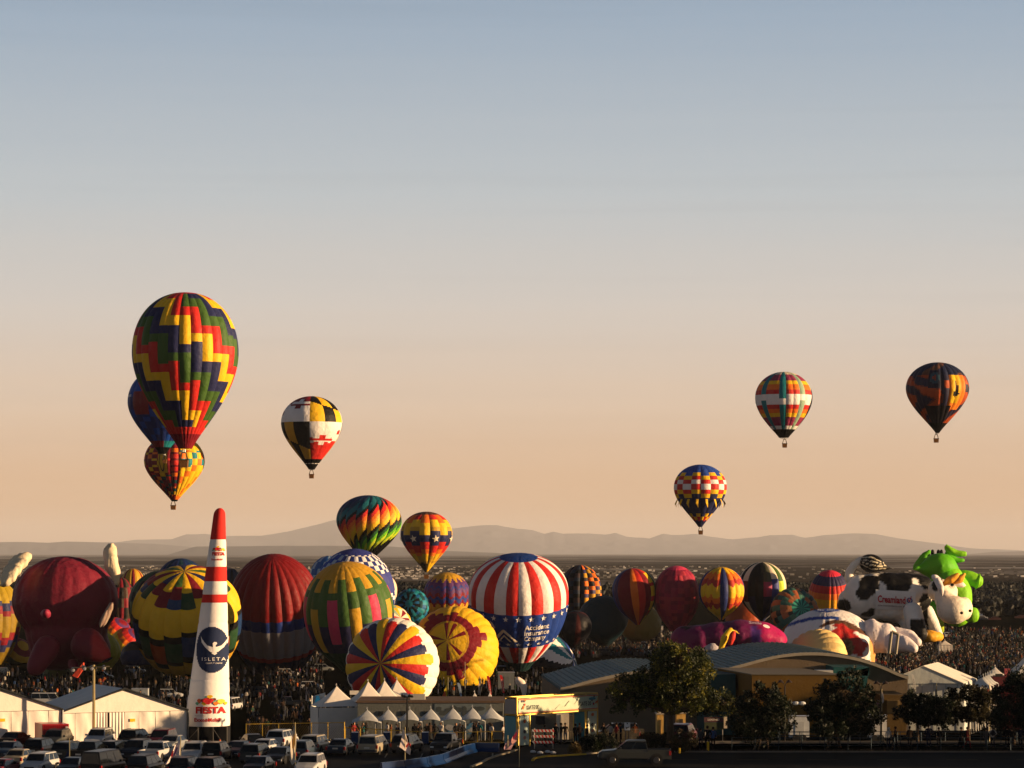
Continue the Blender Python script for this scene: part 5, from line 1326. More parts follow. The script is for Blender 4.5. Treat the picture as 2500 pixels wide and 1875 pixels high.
twin_lamp(1916, 1664, 262, 'street lamp with two cone hoods, in front of the ochre wall')
twin_lamp(2151, 1668, 246, 'street lamp with cone hoods standing before the white printed trailer')
def flag(label, px, ytop, d, ybot=None, cloth=None, c=(.7, .6, .58), group='flags on poles', mark_=None, pc=(.3, .26, .15), r=.03, kind='flag_pole'):
    base = G(px, d); root = empty(kind, base, label, 'flag', group)
    MB().tube(base, P(px, ytop, d), r, n=5, c=pc).part('pole', MET, root)
    if cloth:
        # cloth: outline in pixels, rippled
        V = []; n = len(cloth)
        pts = [P(x, y, d + .12 * math.sin(i * 1.9)) for i, (x, y) in enumerate(cloth)]
        MB().ext(pts, (0, .03, 0), c).part('cloth', CLOTH, root)
        for pl, cc in (mark_ or []):
            MB().add([P(x, y, d - .17) for x, y in pl], [tuple(range(len(pl)))], cc).part('printed_mark', CLOTH, root)
flag('white flag with a blue and red emblem on a pole, hanging over the white pickup', 441, 1797, 212, cloth=[(440, 1802), (434, 1812), (427, 1820), (421, 1838), (412, 1852), (402, 1864), (405, 1867), (418, 1860), (430, 1858), (438, 1850), (440, 1830)],
     mark_=[([(424, 1838), (432, 1822), (434, 1826), (428, 1842), (423, 1848)], (.05, .02, .1)), ([(417, 1846), (421, 1832), (424, 1834), (421, 1850)], (.4, .02, .03))])
flag('grey flagpole with a dark blue flag between the parked cars at the left', 170, 1802, 212, cloth=[(169, 1830), (163, 1836), (158, 1850), (155, 1868), (160, 1874), (167, 1862), (169, 1850)], c=(.02, .03, .08))
flag('pole with a gold and white furled flag above the parked cars', 721, 1763, 214, cloth=[(720, 1770), (715, 1785), (709, 1812), (710, 1838), (707, 1856), (713, 1868), (720, 1862), (722, 1830), (724, 1800)], c=(.55, .48, .4), mark_=[([(714, 1806), (719, 1790), (721, 1812), (717, 1830), (713, 1826)], (.35, .18, .04))])
flag('white pennant flag with a red emblem, nearest the blue barrier', 989, 1775, 214, cloth=[(984, 1777), (981, 1800), (975, 1824), (982, 1828), (990, 1836), (1001, 1843), (1003, 1833), (997, 1815), (992, 1798)], c=(.72, .6, .54), mark_=[([(990, 1822), (997, 1812), (999, 1815), (993, 1826)], (.5, .03, .03))])
flag('tall pole with a red and white flag drooping beside the gate', 1268, 1769, 214, cloth=[(1266, 1776), (1256, 1790), (1251, 1800), (1248, 1812), (1253, 1820), (1262, 1808), (1265, 1796)], c=(.6, .3, .28), mark_=[([(1253, 1798), (1262, 1786), (1263, 1792), (1255, 1806)], (.35, .02, .05))])
flag('white flag with a pink print draped at the foot of the gate', 1240, 1795, 233, cloth=[(1240, 1806), (1236, 1812), (1230, 1826), (1232, 1833), (1246, 1833), (1256, 1812), (1250, 1804)], c=(.42, .24, .28))
flag('yellow and red flag on a pole behind the long grey building', 1094, 1653, 345, cloth=[(1093, 1662), (1090, 1672), (1084, 1688), (1080, 1700), (1092, 1700)], c=(.6, .42, .03), mark_=[([(1084, 1688), (1080, 1700), (1089, 1700), (1088, 1690)], (.5, .08, .02))])
flag('tallest bare flagpole with a small twisted flag, before the yellow lying balloon', 1135.5, 1616, 345, cloth=[(1134, 1634), (1131, 1640), (1129, 1648), (1127, 1654), (1130, 1652), (1134, 1642)], c=(.2, .1, .08))
flag('white flag on a pole between the yellow flag and the red feather banners', 1172, 1653, 345, cloth=[(1172, 1660), (1169, 1668), (1168, 1680), (1168, 1696), (1171, 1690), (1173, 1672)], c=(.65, .5, .45))
def feather(label, px, yt, yb, d, c, txt, tc_):
    base = P(px + 6, yb, d); base.z = gz(d); root = empty('feather_banner', base, label, 'banner', 'feather banners')
    sh = [(-.1, 0), (.35, 0), (.65, .08), (.9, .3), (1.05, .6), (1.2, 1), (.75, 1), (.45, .65), (.15, .3), (-.05, .1)]
    w = 9.0
    MB().ext([P(px + a * w - 4, yt + (yb - yt) * b, d) for a, b in sh], (0, .03, 0), c).part('cloth', CLOTH, root)
    MB().tube(P(px + 1.0 * w - 4, yb, d + .02), Vector((P(px + 1.1 * w - 4, 0, d).x, d, gz(d))), .03, n=5, c=(.2, .2, .2)).part('pole', MET, root)
    V2, Fc = text2d(txt, .02)
    decal('lettering', V2, Fc, lambda u, v: P(px - 4 + (.2 + .62 * (1 - u)) * w + (v) * .32 * w, yb - 4 - (yb - yt - 14) * u, d - .03), tc_, root, CLOTH)
feather('red feather banner with white lettering, left of two', 1193, 1650, 1696, 330, (.55, .02, .02), 'THE EQUUS', (.75, .6, .55))
feather('red feather banner with white lettering, right of two', 1225, 1648, 1692, 335, (.55, .02, .02), 'THE EQUUS', (.75, .6, .55))
feather('pale blue feather banner beside the tallest flagpole', 1121, 1667, 1700, 335, (.35, .42, .5), 'SUBARU', (.05, .1, .25))
feather('white feather banner before the big frame tent', 2230, 1646, 1688, 330, (.6, .58, .52), 'FIESTA', (.3, .3, .3))
flag('dark blue furled flag before the big frame tent', 2286.5, 1668, 300, cloth=[(2286, 1672), (2283, 1690), (2283, 1705), (2288, 1705), (2288, 1685)], c=(.01, .02, .06))
flag('white and red pennant among the tree crowns at the right', 2416, 1668, 250, cloth=[(2416, 1670), (2410, 1684), (2402, 1695), (2420, 1694), (2421, 1682)], c=(.62, .52, .48), mark_=[([(2409, 1690), (2413, 1682), (2418, 1690)], (.4, .05, .03))])
flag('white flag hanging beside the street lamp before the trailer', 2153, 1682, 245, cloth=[(2152, 1685), (2151, 1700), (2155, 1718), (2158, 1710), (2156, 1694)], c=(.6, .5, .46))
def air_dancer():
    d = 335; root = empty('white_arched_inflatable', G(1268, d), 'curved white inflatable standing in the crowd behind the gate', 'inflatable')
    V, Fc = blob([('t', [P(1280, 1697, d), P(1279, 1680, d), P(1274, 1667, d), P(1265, 1660, d), P(1262, 1664, d), P(1264, 1676, d)], [.25, .4, .42, .38, .2, .05])], .12, 3)
    part('body', V, Fc, FAB, root, (.72, .6, .5), True)
air_dancer()
def sign(nm, label, cat, px0, px1, y0, y1, d, c, txt=None, tc_=(.8, .7, .6), posts=True, border=None):
    a, b = P(px0, y0, d), P(px1, y1, d); root = empty(nm, G((px0 + px1) / 2, d), label, cat)
    MB().box(a.x, b.x, d, d + .08, b.z, a.z, c).part('panel', MAT, root)
    if posts:
        for x in (a.x + .1, b.x - .1): MB().tube((x, d + .12, gz(d)), (x, d + .12, b.z), .04, n=5, c=(.1, .1, .1)).part('post', MET, root)
    if txt: decal('lettering', *text2d(txt, .02), lambda u, v: Vector((a.x + (b.x - a.x) * (.18 + .6 * u), d - .02, b.z + (a.z - b.z) * (.3 + .4 * v))), tc_, root)
    return root
r = sign('launch_field_sign', 'dark sign reading LAUNCH FIELD with a pale end strip, right of the big tree', 'sign', 1719, 1767, 1751, 1763, 255, (.09, .04, .045), 'LAUNCH FIELD')
MB().box(P(1767, 0, 255).x, P(1775, 0, 255).x, 254.9, 255.1, P(0, 1778, 255).z, P(0, 1750, 255).z, (.6, .5, .36)).part('end_strip', MAT, r)
MB().box(P(1720, 0, 255).x, P(1766, 0, 255).x, 255.0, 255.1, P(0, 1781, 255).z, P(0, 1764, 255).z, (.05, .06, .03)).part('lower_panel', MAT, r)
r = sign('traffic_sign', 'white traffic sign with black symbols behind the gate barricades', 'sign', 1524.5, 1538.5, 1764, 1783, 236, (.55, .55, .55))
decal('arrow_symbol', *poly2d([(.35, .95), (.65, .95), (.5, .72)]), lambda u, v: P(1524.5 + 14 * u, 1783 - 19 * v, 235.97), BLK, r)
decal('arrow_symbol', *poly2d([(.15, .3), (.4, .45), (.42, .36), (.85, .5), (.85, .4), (.45, .25), (.45, .15)]), lambda u, v: P(1524.5 + 14 * u, 1783 - 19 * v, 235.97), BLK, r)
def banner_tri():
    d = 322; root = empty('blue_white_hoarding', G(778, d), 'curved white hoarding with a big blue triangle, left of the peaked tents', 'hoarding')
    n = 10; V = []
    for j in (0, 1):
        for i in range(n + 1): x = 761 + 33 * i / n; V.append(P(x, (1728 - i * .9 if j == 0 else 1700 - i * .9 - 0), d + 1.2 * math.sin(i / n * 3.1)))
    part('panel', V, [(i, i + 1, n + 2 + i, n + 1 + i) for i in range(n)], CLOTH, root, (.55, .56, .55))
    MB().add([P(766, 1724, d - .05), P(785, 1721, d - .05), P(779, 1698, d - .05), P(772, 1699, d - .05)], [(0, 1, 2, 3)], (.01, .17, .42)).part('blue_triangle', CLOTH, root)
    for x in (761, 794): MB().tube(G(x, d), P(x, 1697, d), .05, n=5, c=(.3, .3, .3)).part('post', MET, root)
banner_tri()
sign('lit_menu_panel', 'bright sunlit white panel between the first two large peaked tents', 'panel', 854, 876, 1686, 1696, 330, (.9, .8, .65))
def barricades():
    d = 234
    for k, (x0, x1, y) in enumerate([(1301, 1354, 1784), (1303, 1354, 1798), (1302, 1354, 1812)]):
        pass
    root = empty('striped_barricade', G(1328, d), 'red and white striped road barricade inside the gate opening', 'barricade')
    for (x0, x1, y) in [(1301, 1354, 1784), (1303, 1354, 1798), (1302, 1354, 1812)]:
        nb = 12
        for i in range(nb):
            a, b = x0 + (x1 - x0) * i / nb, x0 + (x1 - x0) * (i + 1) / nb
            MB().ext([P(a, y + 3, d), P(b, y + 3, d), P(b - 3, y - 3, d), P(a - 3, y - 3, d)], (0, .05, 0), (.45, .03, .025) if i % 2 else (.5, .45, .42)).part('stripe_panel', MAT, root)
    for x in (1305, 1350): MB().tube(G(x, d + .08), P(x, 1778, d + .08), .04, n=5, c=(.3, .28, .25)).part('post', MET, root)
barricades()
for i, (px, py) in enumerate([(1301, 1832), (1318, 1829), (1337, 1833), (1350, 1830)]):
    d = 229.5; c = G(px, d - i % 2); m = MB(); rn = random.Random(i)
    m.ell(c + Vector((0, 0, .1)), (.22, .16, .12), 10, 6, (.5, .5, .5)); m.ell(c + Vector((.14, -.03, .08)), (.13, .12, .08), 8, 5, (.45, .45, .46))
    m.top('sandbag', CLOTH, c, 'white sandbag on the road before the gate, %s from the left' % ['first', 'second', 'third', 'fourth'][i], 'sandbag', 'white sandbags before the gate', smooth=True)

# ------------------------------------------------------------------ road, kerbs, barriers, railings, rocks
def sheet(name, pts, dz, c, mat=WALL, kind='structure'):
    """flat ground sheet: subdivided so that it follows the slope"""
    bm = bmesh.new(); vs_ = [bm.verts.new((x, y, 0)) for x, y in pts]; bm.faces.new(vs_)
    bmesh.ops.triangulate(bm, faces=bm.faces[:]); 
    bmesh.ops.subdivide_edges(bm, edges=bm.edges[:], cuts=5, use_grid_fill=True)
    V = [(v.co.x, v.co.y, gz(v.co.y) + dz) for v in bm.verts]; bm.verts.index_update(); Fc = [tuple(v.index for v in f.verts) for f in bm.faces]; bm.free()
    o = link(name, mesh(name, V, Fc, c, mat=mat)); props(o, kind=kind); return o
ASPH = material('asphalt', rough=.9, spec=.06, noise=.5, nscale=.5, bump=.01, bscale=12)
sheet('parking_lot', [(-75, 150), (75, 150), (75, 231), (8, 231), (-8, 239.5), (-75, 239.5)], .006, (.007, .0075, .008), ASPH)
sheet('road', [(8, 226), (70, 226), (70, 231.5), (13, 231.5), (12, 239.5), (1.5, 239.5), (0, 231)], .012, (.005, .0055, .006), ASPH)
sheet('footpath', [(13, 232.2), (85, 232.2), (85, 236.5), (13, 236.5)], .01, (.035, .03, .025), ASPH)
sheet('access_road', [(17, 244), (95, 244), (95, 258), (17, 258)], .012, (.006, .007, .01), ASPH)
sheet('gravel_verge', [(13, 229.9), (85, 229.9), (85, 232.0), (13, 232.0)], .016, (.03, .024, .017), ASPH)
for x in (-10, -7.2, -4.4, -1.6):     # painted bay lines at the end of the parked rows
    sheet('bay_line', [(x, 224.2), (x + .12, 224.2), (x + .12, 229), (x, 229)], .012, (.16, .15, .13), ASPH)
for i in range(9):
    sheet('lane_marking', [(12 + i * 5.4, 221.6), (14.4 + i * 5.4, 221.6), (14.4 + i * 5.4, 221.75), (12 + i * 5.4, 221.75)], .018, (.12, .10, .04), ASPH)
def kerb(name, pts, w, h, c, n=1):
    V = []; Fc = []
    P2 = [Vector((x, y, 0)) for x, y in pts]
    for i, p in enumerate(P2):
        a = P2[max(0, i - 1)]; b = P2[min(len(P2) - 1, i + 1)]; t = (b - a).normalized(); nn = Vector((-t.y, t.x, 0)) * w / 2
        z = gz(p.y)
        V += [(p.x - nn.x, p.y - nn.y, z - .05), (p.x - nn.x, p.y - nn.y, z + h), (p.x + nn.x, p.y + nn.y, z + h), (p.x + nn.x, p.y + nn.y, z - .05)]
    for i in range(len(P2) - 1):
        a = 4 * i
        for k in range(3): Fc.append((a + k, a + k + 4, a + k + 5, a + k + 1))
    Fc += [(0, 1, 2, 3), (len(V) - 1, len(V) - 2, len(V) - 3, len(V) - 4)]
    o = link(name, mesh(name, V, Fc, c, mat=MAT)); props(o, kind='structure')
def px2(px, py): d = gd(py); q = G(px, d); return (q.x, q.y)
kerb('kerb', [px2(x, y) for x, y in [(1150, 1874), (1175, 1864), (1190, 1855), (1215, 1846), (1245, 1838), (1262, 1832)]], .2, .12, (.2, .17, .12))
kerb('yellow_kerb', [px2(x, y) for x, y in [(1300, 1858), (1305, 1853), (1330, 1848.5), (1380, 1846), (1430, 1843)]], .2, .13, (.4, .26, .02))
kerb('kerb', [px2(x, y) for x, y in [(1430, 1842.5), (1475, 1838.5), (1530, 1838), (1620, 1837)]], .2, .13, (.22, .19, .14))
kerb('kerb', [(13, 229.8), (85, 229.8)], .18, .12, (.14, .12, .1))
kerb('kerb', [(17, 243.8), (60, 243.8), (95, 246)], .2, .13, (.14, .12, .1)); kerb('kerb', [(14, 258.2), (95, 258.2)], .2, .13, (.16, .14, .11))
def traffic_island():
    pts = [px2(x, y) for x, y in [(1300, 1857), (1305, 1852), (1330, 1847), (1430, 1842), (1530, 1837), (1600, 1836), (1600, 1825), (1350, 1826), (1310, 1840)]]
    sheet('planted_verge', pts, .02, (.014, .011, .007), ASPH)
traffic_island()
def barrier():
    pts = [px2(x, y) for x, y in [(930, 1886), (985, 1880), (1040, 1872), (1080, 1864), (1112, 1852), (1135, 1842), (1158, 1836)]]
    segs = list(zip(pts, pts[1:])) + [(px2(1160, 1835), px2(1219, 1836))]
    for i, (a, b) in enumerate(segs):
        A = Vector((*a, gz(a[1]))); B = Vector((*b, gz(b[1]))); u = (B - A).normalized(); n = Vector((-u.y, u.x, 0)); L = (B - A).length
        root = empty('plastic_barrier', (A + B) / 2, 'blue water filled plastic road barrier, %s of the chain counted from the left' % ['first', 'second', 'third', 'fourth', 'fifth', 'sixth', 'seventh and last'][i], 'barrier', 'blue plastic road barriers')
        prof = [(-.3, 0), (-.3, .1), (-.12, .3), (-.08, .72), (.08, .72), (.12, .3), (.3, .1), (.3, 0)]
        MB().ext([A + u * .03 + n * x + Vector((0, 0, z)) for x, z in prof], u * (L - .06), (.003, .02, .08)).part('shell', GLO, root)
        for t in (.2, .8): MB().ell(A + u * (L * t) + Vector((0, 0, .72)), (.07, .07, .04), 8, 4, (.004, .02, .08)).part('fill_cap', GLO, root)
barrier()
for k, px in enumerate([(866, 1808), (944, 1808), (1038, 1806)]):
    q = G(px[0], 246); m = MB(); m.box(q.x - .3, q.x + .3, 246, 247, q.z, q.z + .95, (.005, .025, .09)); m.top('plastic_barrier', GLO, q, 'blue plastic block barrier standing between parked cars by the fence, %s from the left' % ['first', 'second', 'third'][k], 'barrier', 'blue plastic road barriers')
def railing(label, y, x0, x1, h, n, c=(.02, .035, .05), rails=3):
    z = gz(y); root = empty('steel_railing', ((x0 + x1) / 2, y, z), label, 'railing', 'dark steel railings')
    for i in range(n): x = x0 + (x1 - x0) * i / (n - 1); MB().tube((x, y, z), (x, y, z + h), .035, n=5, c=c).part('post', MET, root)
    for k in range(rails): zz = z + h * (1 - k * .3); MB().tube((x0, y, zz), (x1, y, zz), .025, n=5, c=c).part('rail', MET, root)
railing('nearer dark railing along the footpath where people walk', 232.1, 17.8, 46, 1.05, 16)
railing('farther dark railing along the access road under the trees', 243.2, 21, 50, 1.05, 18)
railing('low dark railing at the far side of the access road', 258.6, 24, 52, .9, 14, rails=2)
def rocks():
    rnd = random.Random(8); m = MB()
    for i in range(2600):
        x = rnd.uniform(13.5, 48); y = rnd.uniform(229.95, 232.0); r = rnd.uniform(.03, .11); k = rnd.uniform(.6, 1.6)
        c = Vector((x, y, gz(y) + r * .4)); q = [Vector((rnd.uniform(.6, 1) * a, rnd.uniform(.6, 1) * b, rnd.uniform(.5, 1) * c_)) * r for a, b, c_ in ((1, 0, 0), (-1, 0, 0), (0, 1, 0), (0, -1, 0), (0, 0, 1), (0, 0, -1))]
        m.add([c + v for v in q], [(0, 2, 4), (2, 1, 4), (1, 3, 4), (3, 0, 4)], (.05 * k, .04 * k, .03 * k))
    m.top('verge_rocks', WALL, (0, 0, 0), kind='stuff')
rocks()
def crowd_barriers():
    for j, (x0, x1, y, dd, nm) in enumerate([(1459, 1572, 1780, 246, 'grey crowd control railing right of the gate'), (1290, 1460, 1785, 252, 'crowd control railing seen through the gate')]):
        a, b = P(x0, y, dd), P(x1, y, dd); z0 = gz(dd) + .15; root = empty('crowd_railing', ((a.x + b.x) / 2, dd, gz(dd)), nm, 'railing', 'crowd control railings')
        for z in (a.z, z0): MB().tube((a.x, dd, z), (b.x, dd, z), .02, n=4, c=(.35, .3, .2)).part('rail', MET, root)
        m = MB(); n = 44
        for i in range(n): x = a.x + (b.x - a.x) * i / (n - 1); m.tube((x, dd, z0), (x, dd, a.z), .012, n=3, c=(.35, .3, .2))
        m.part('bars', MET, root)
crowd_barriers()
def bollard(px, y0, y1, d, label):
    MB().tube(G(px, d), P(px, y0, d), .09, n=8, c=(.6, .36, .01)).top('yellow_bollard', MAT, G(px, d), label, 'bollard', 'yellow bollards')
bollard(1728.5, 1811, 1838, 231.8, 'bright yellow bollard in front of the three standing people')
bollard(1659, 1826, 1838, 229, 'short yellow bollard behind the grey pickup among the shrubs')
for px, py, d, l in ((537, 1806, 239, 'small orange traffic cone beside the inflatable cone'),):
    c = G(px, d); MB().tube(c + Vector((0, 0, .03)), c + Vector((0, 0, .45)), .14, .03, 10, (.75, .12, .02)).box(c.x - .2, c.x + .2, d - .2, d + .2, c.z, c.z + .03, (.6, .1, .02)).top('traffic_cone', MAT, c, l, 'traffic cone')
# ------------------------------------------------------------------ trees and shrubs
def leaf_mesh(name, lobes, n, size, cols, seed, clump=.55, nclump=220):
    """leaf sized faces scattered in clumps through the lobes of a crown (x, y, z, rx, ry, rz)"""
    r = np.random.RandomState(seed)
    vol = np.array([l[3] * l[4] * l[5] for l in lobes]); vol = vol / vol.sum()
    cl = []
    while len(cl) < nclump:
        l = lobes[r.choice(len(lobes), p=vol)]
        q = r.randn(3); q /= np.linalg.norm(q); q *= r.uniform(.35, 1.0) ** .6
        cl.append((l[0] + q[0] * l[3], l[1] + q[1] * l[4], l[2] + q[2] * l[5]))
    cl = np.array(cl); ck = r.uniform(0, 1, len(cl)); cs = r.uniform(.6, 1.25, len(cl)) * clump
    k = r.randint(0, len(cl), n)
    off = r.randn(n, 3); off *= (r.uniform(0, 1, n) ** .4 / np.linalg.norm(off, axis=1))[:, None]
    c = cl[k] + off * cs[k][:, None]
    a = r.randn(n, 3); a /= np.linalg.norm(a, axis=1)[:, None]
    b = np.cross(a, r.randn(n, 3)); b /= np.linalg.norm(b, axis=1)[:, None]
    s = (size * r.uniform(.6, 1.3, n))[:, None]
    V = np.empty((n, 4, 3)); V[:, 0] = c - a * s; V[:, 1] = c - b * s * .5; V[:, 2] = c + a * s; V[:, 3] = c + b * s * .5
    Fc = [(4 * i, 4 * i + 1, 4 * i + 2, 4 * i + 3) for i in range(n)]
    cols = np.array(cols); t = (ck[k] * .7 + r.uniform(0, .3, n)) * (len(cols) - 1); i0 = np.minimum(t.astype(int), len(cols) - 2); f = (t - i0)[:, None]
    C = cols[i0] * (1 - f) + cols[i0 + 1] * f
    return mesh(name, V.reshape(-1, 3), Fc, C, False, LEAF)
def limb_mb(trunks, lobes, r0):
    m = MB(); rnd = random.Random(len(lobes))
    for (x, y) in trunks:
        f = Vector((x, y, 0)); z1 = min(l[2] for l in lobes)
        top = Vector((x * .6, y * .6, z1 * .75)); m.tube(f - Vector((0, 0, .2)), top, r0, r0 * .65, 8, (.07, .05, .035))
        for l in lobes:
            e = Vector((l[0], l[1], l[2])); mid = top.lerp(e, .5) + Vector((rnd.uniform(-.3, .3), rnd.uniform(-.3, .3), .2))
            m.path([top, mid, e], [r0 * .5, r0 * .3, r0 * .12], 6, (.07, .05, .035))
            for k in range(3): m.tube(mid, e + Vector((rnd.uniform(-1, 1) * l[3] * .7, rnd.uniform(-1, 1) * l[4] * .7, rnd.uniform(-.2, .8) * l[5])), r0 * .18, r0 * .05, 5, (.07, .05, .035))
    return m
def tree(label, px, d, lobes_px, n, size, cols, seed, trunks=((0, 0),), r0=.16, group='trees along the access road', nclump=220, clump=.55, name='leafy_tree'):
    """lobes_px: (px, py, rx_px, rz_px) at distance d"""
    s = d / F; base = G(px, d); rnd = random.Random(seed)
    lobes = [((x - px) * s, rnd.uniform(-.5, .5) * rx * s, CZ - (y - HY) * s - base.z, rx * s, rx * s * .95, rz * s) for x, y, rx, rz in lobes_px]
    root = empty(name, base, label, 'tree', group)
    tm = limb_mb(trunks, lobes, r0); link('trunk', mesh('trunk', tm.v, tm.f, np.array(tm.c), True, BARK), root)
    link('crown', leaf_mesh('crown', lobes, n, size, cols, seed, clump, nclump), root)
    return root
GL = [(.003, .006, .002), (.010, .018, .003), (.045, .055, .006), (.24, .2, .015)]  # last tone paints sunlit highlights into scattered leaf clumps
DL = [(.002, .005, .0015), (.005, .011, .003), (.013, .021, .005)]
tree('big round leafy tree catching the sun, between the gate and the ochre wall', 1635, 243, [(1660, 1625, 75, 52), (1625, 1610, 45, 42), (1690, 1640, 55, 55), (1540, 1690, 55, 48), (1600, 1680, 70, 55), (1680, 1700, 75, 45), (1745, 1715, 50, 36), (1780, 1720, 22, 28), (1505, 1705, 28, 32), (1650, 1585, 30, 25)],
     30000, .13, GL, 1, trunks=((-.1, 0), (.25, .2)), r0=.22, group=None, nclump=620, clump=.5)
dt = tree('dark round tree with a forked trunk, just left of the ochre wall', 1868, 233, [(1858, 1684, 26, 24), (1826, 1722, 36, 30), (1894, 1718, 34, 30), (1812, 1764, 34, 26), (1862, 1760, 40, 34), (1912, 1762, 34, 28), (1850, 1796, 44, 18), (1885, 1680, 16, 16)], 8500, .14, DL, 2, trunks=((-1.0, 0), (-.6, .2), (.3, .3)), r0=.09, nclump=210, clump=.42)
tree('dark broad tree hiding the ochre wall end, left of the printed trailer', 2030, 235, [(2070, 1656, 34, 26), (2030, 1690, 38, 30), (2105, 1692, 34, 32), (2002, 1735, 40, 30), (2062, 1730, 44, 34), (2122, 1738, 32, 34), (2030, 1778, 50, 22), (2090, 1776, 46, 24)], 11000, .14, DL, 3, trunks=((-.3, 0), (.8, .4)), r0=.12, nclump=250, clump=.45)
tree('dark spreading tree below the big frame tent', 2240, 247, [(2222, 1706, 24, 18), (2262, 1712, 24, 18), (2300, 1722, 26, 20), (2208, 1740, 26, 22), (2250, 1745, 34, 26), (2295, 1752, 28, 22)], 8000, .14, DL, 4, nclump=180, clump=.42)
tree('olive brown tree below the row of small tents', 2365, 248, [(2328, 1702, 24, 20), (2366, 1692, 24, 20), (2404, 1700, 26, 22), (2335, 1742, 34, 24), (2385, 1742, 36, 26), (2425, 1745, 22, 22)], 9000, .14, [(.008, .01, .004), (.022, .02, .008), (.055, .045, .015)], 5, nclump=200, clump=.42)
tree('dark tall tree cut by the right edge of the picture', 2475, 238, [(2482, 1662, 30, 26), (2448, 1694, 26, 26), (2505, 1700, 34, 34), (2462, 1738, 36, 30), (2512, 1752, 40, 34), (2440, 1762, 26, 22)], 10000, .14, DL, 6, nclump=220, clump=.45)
# unseen trees added beyond the right edge of the picture to throw the long morning shade
def clone(o, parent=None):
    c = o.copy(); COL.objects.link(c)
    if parent: c.parent = parent
    for ch in list(o.children): clone(ch, c)
    return c
for i, (x, y, s_) in enumerate([(52, 192, 1.7), (56, 204, 1.6), (53, 214, 1.75), (59, 224, 1.6), (54, 233, 1.5), (63, 200, 1.9), (67, 216, 1.9), (58, 282, 1.5), (61, 296, 1.7), (64, 308, 1.7), (70, 290, 1.9), (66, 322, 1.8), (74, 238, 1.9), (49, 176, 1.9), (58, 168, 2.0), (56, 182, 1.9)]):
    c = clone(dt); c.location = (x, y, gz(y)); c.scale = (s_, s_, s_ * (1.0 + .07 * (i % 3))); c.rotation_euler = (0, 0, i * 1.3); c['label'] = 'unseen dark tree added past the right edge of the picture to throw shade'; c['group'] = 'trees beyond the right edge'
def shrub(label, px, py, rx, rz, n, cols, seed, nm='shrub', size=.09):
    d = gd(py); s = d / F; base = G(px, d); r = random.Random(seed)
    lobes = [(r.uniform(-.6, .6) * rx * s, r.uniform(-.4, .4) * rx * s * .6, rz * s * r.uniform(.3, .7), rx * s * .5, rx * s * .35, rz * s * .5) for _ in range(5)]
    root = empty(nm, base, label, 'shrub', 'shrubs on the verge')
    m = MB()
    for l in lobes: m.tube((l[0] * .2, l[1] * .2, -.05), (l[0], l[1], l[2]), .03, .01, 5, (.06, .045, .03))
    link('stems', mesh('stems', m.v, m.f, np.array(m.c), False, BARK), root)
    link('leaves', leaf_mesh('leaves', lobes, n, size, cols, seed, .3, 60), root)
shrub('low dark rounded bush between the gate and the grey pickup', 1465, 1838, 56, 44, 5000, DL, 21)
shrub('dry ochre bush at the left end of the planted verge', 1402, 1840, 16, 22, 1200, [(.05, .035, .01), (.12, .08, .02)], 22)
shrub('ragged shrub with dry tips under the big tree, left half', 1590, 1836, 36, 42, 4000, [(.012, .012, .006), (.03, .025, .01), (.09, .04, .02)], 23)
shrub('ragged shrub with dry tips under the big tree, right half', 1660, 1838, 40, 48, 4000, [(.012, .012, .006), (.03, .025, .01), (.08, .04, .02)], 24)
shrub('clipped hedge bush below the printed trailer', 2155, 1770, 28, 18, 2500, DL, 25)

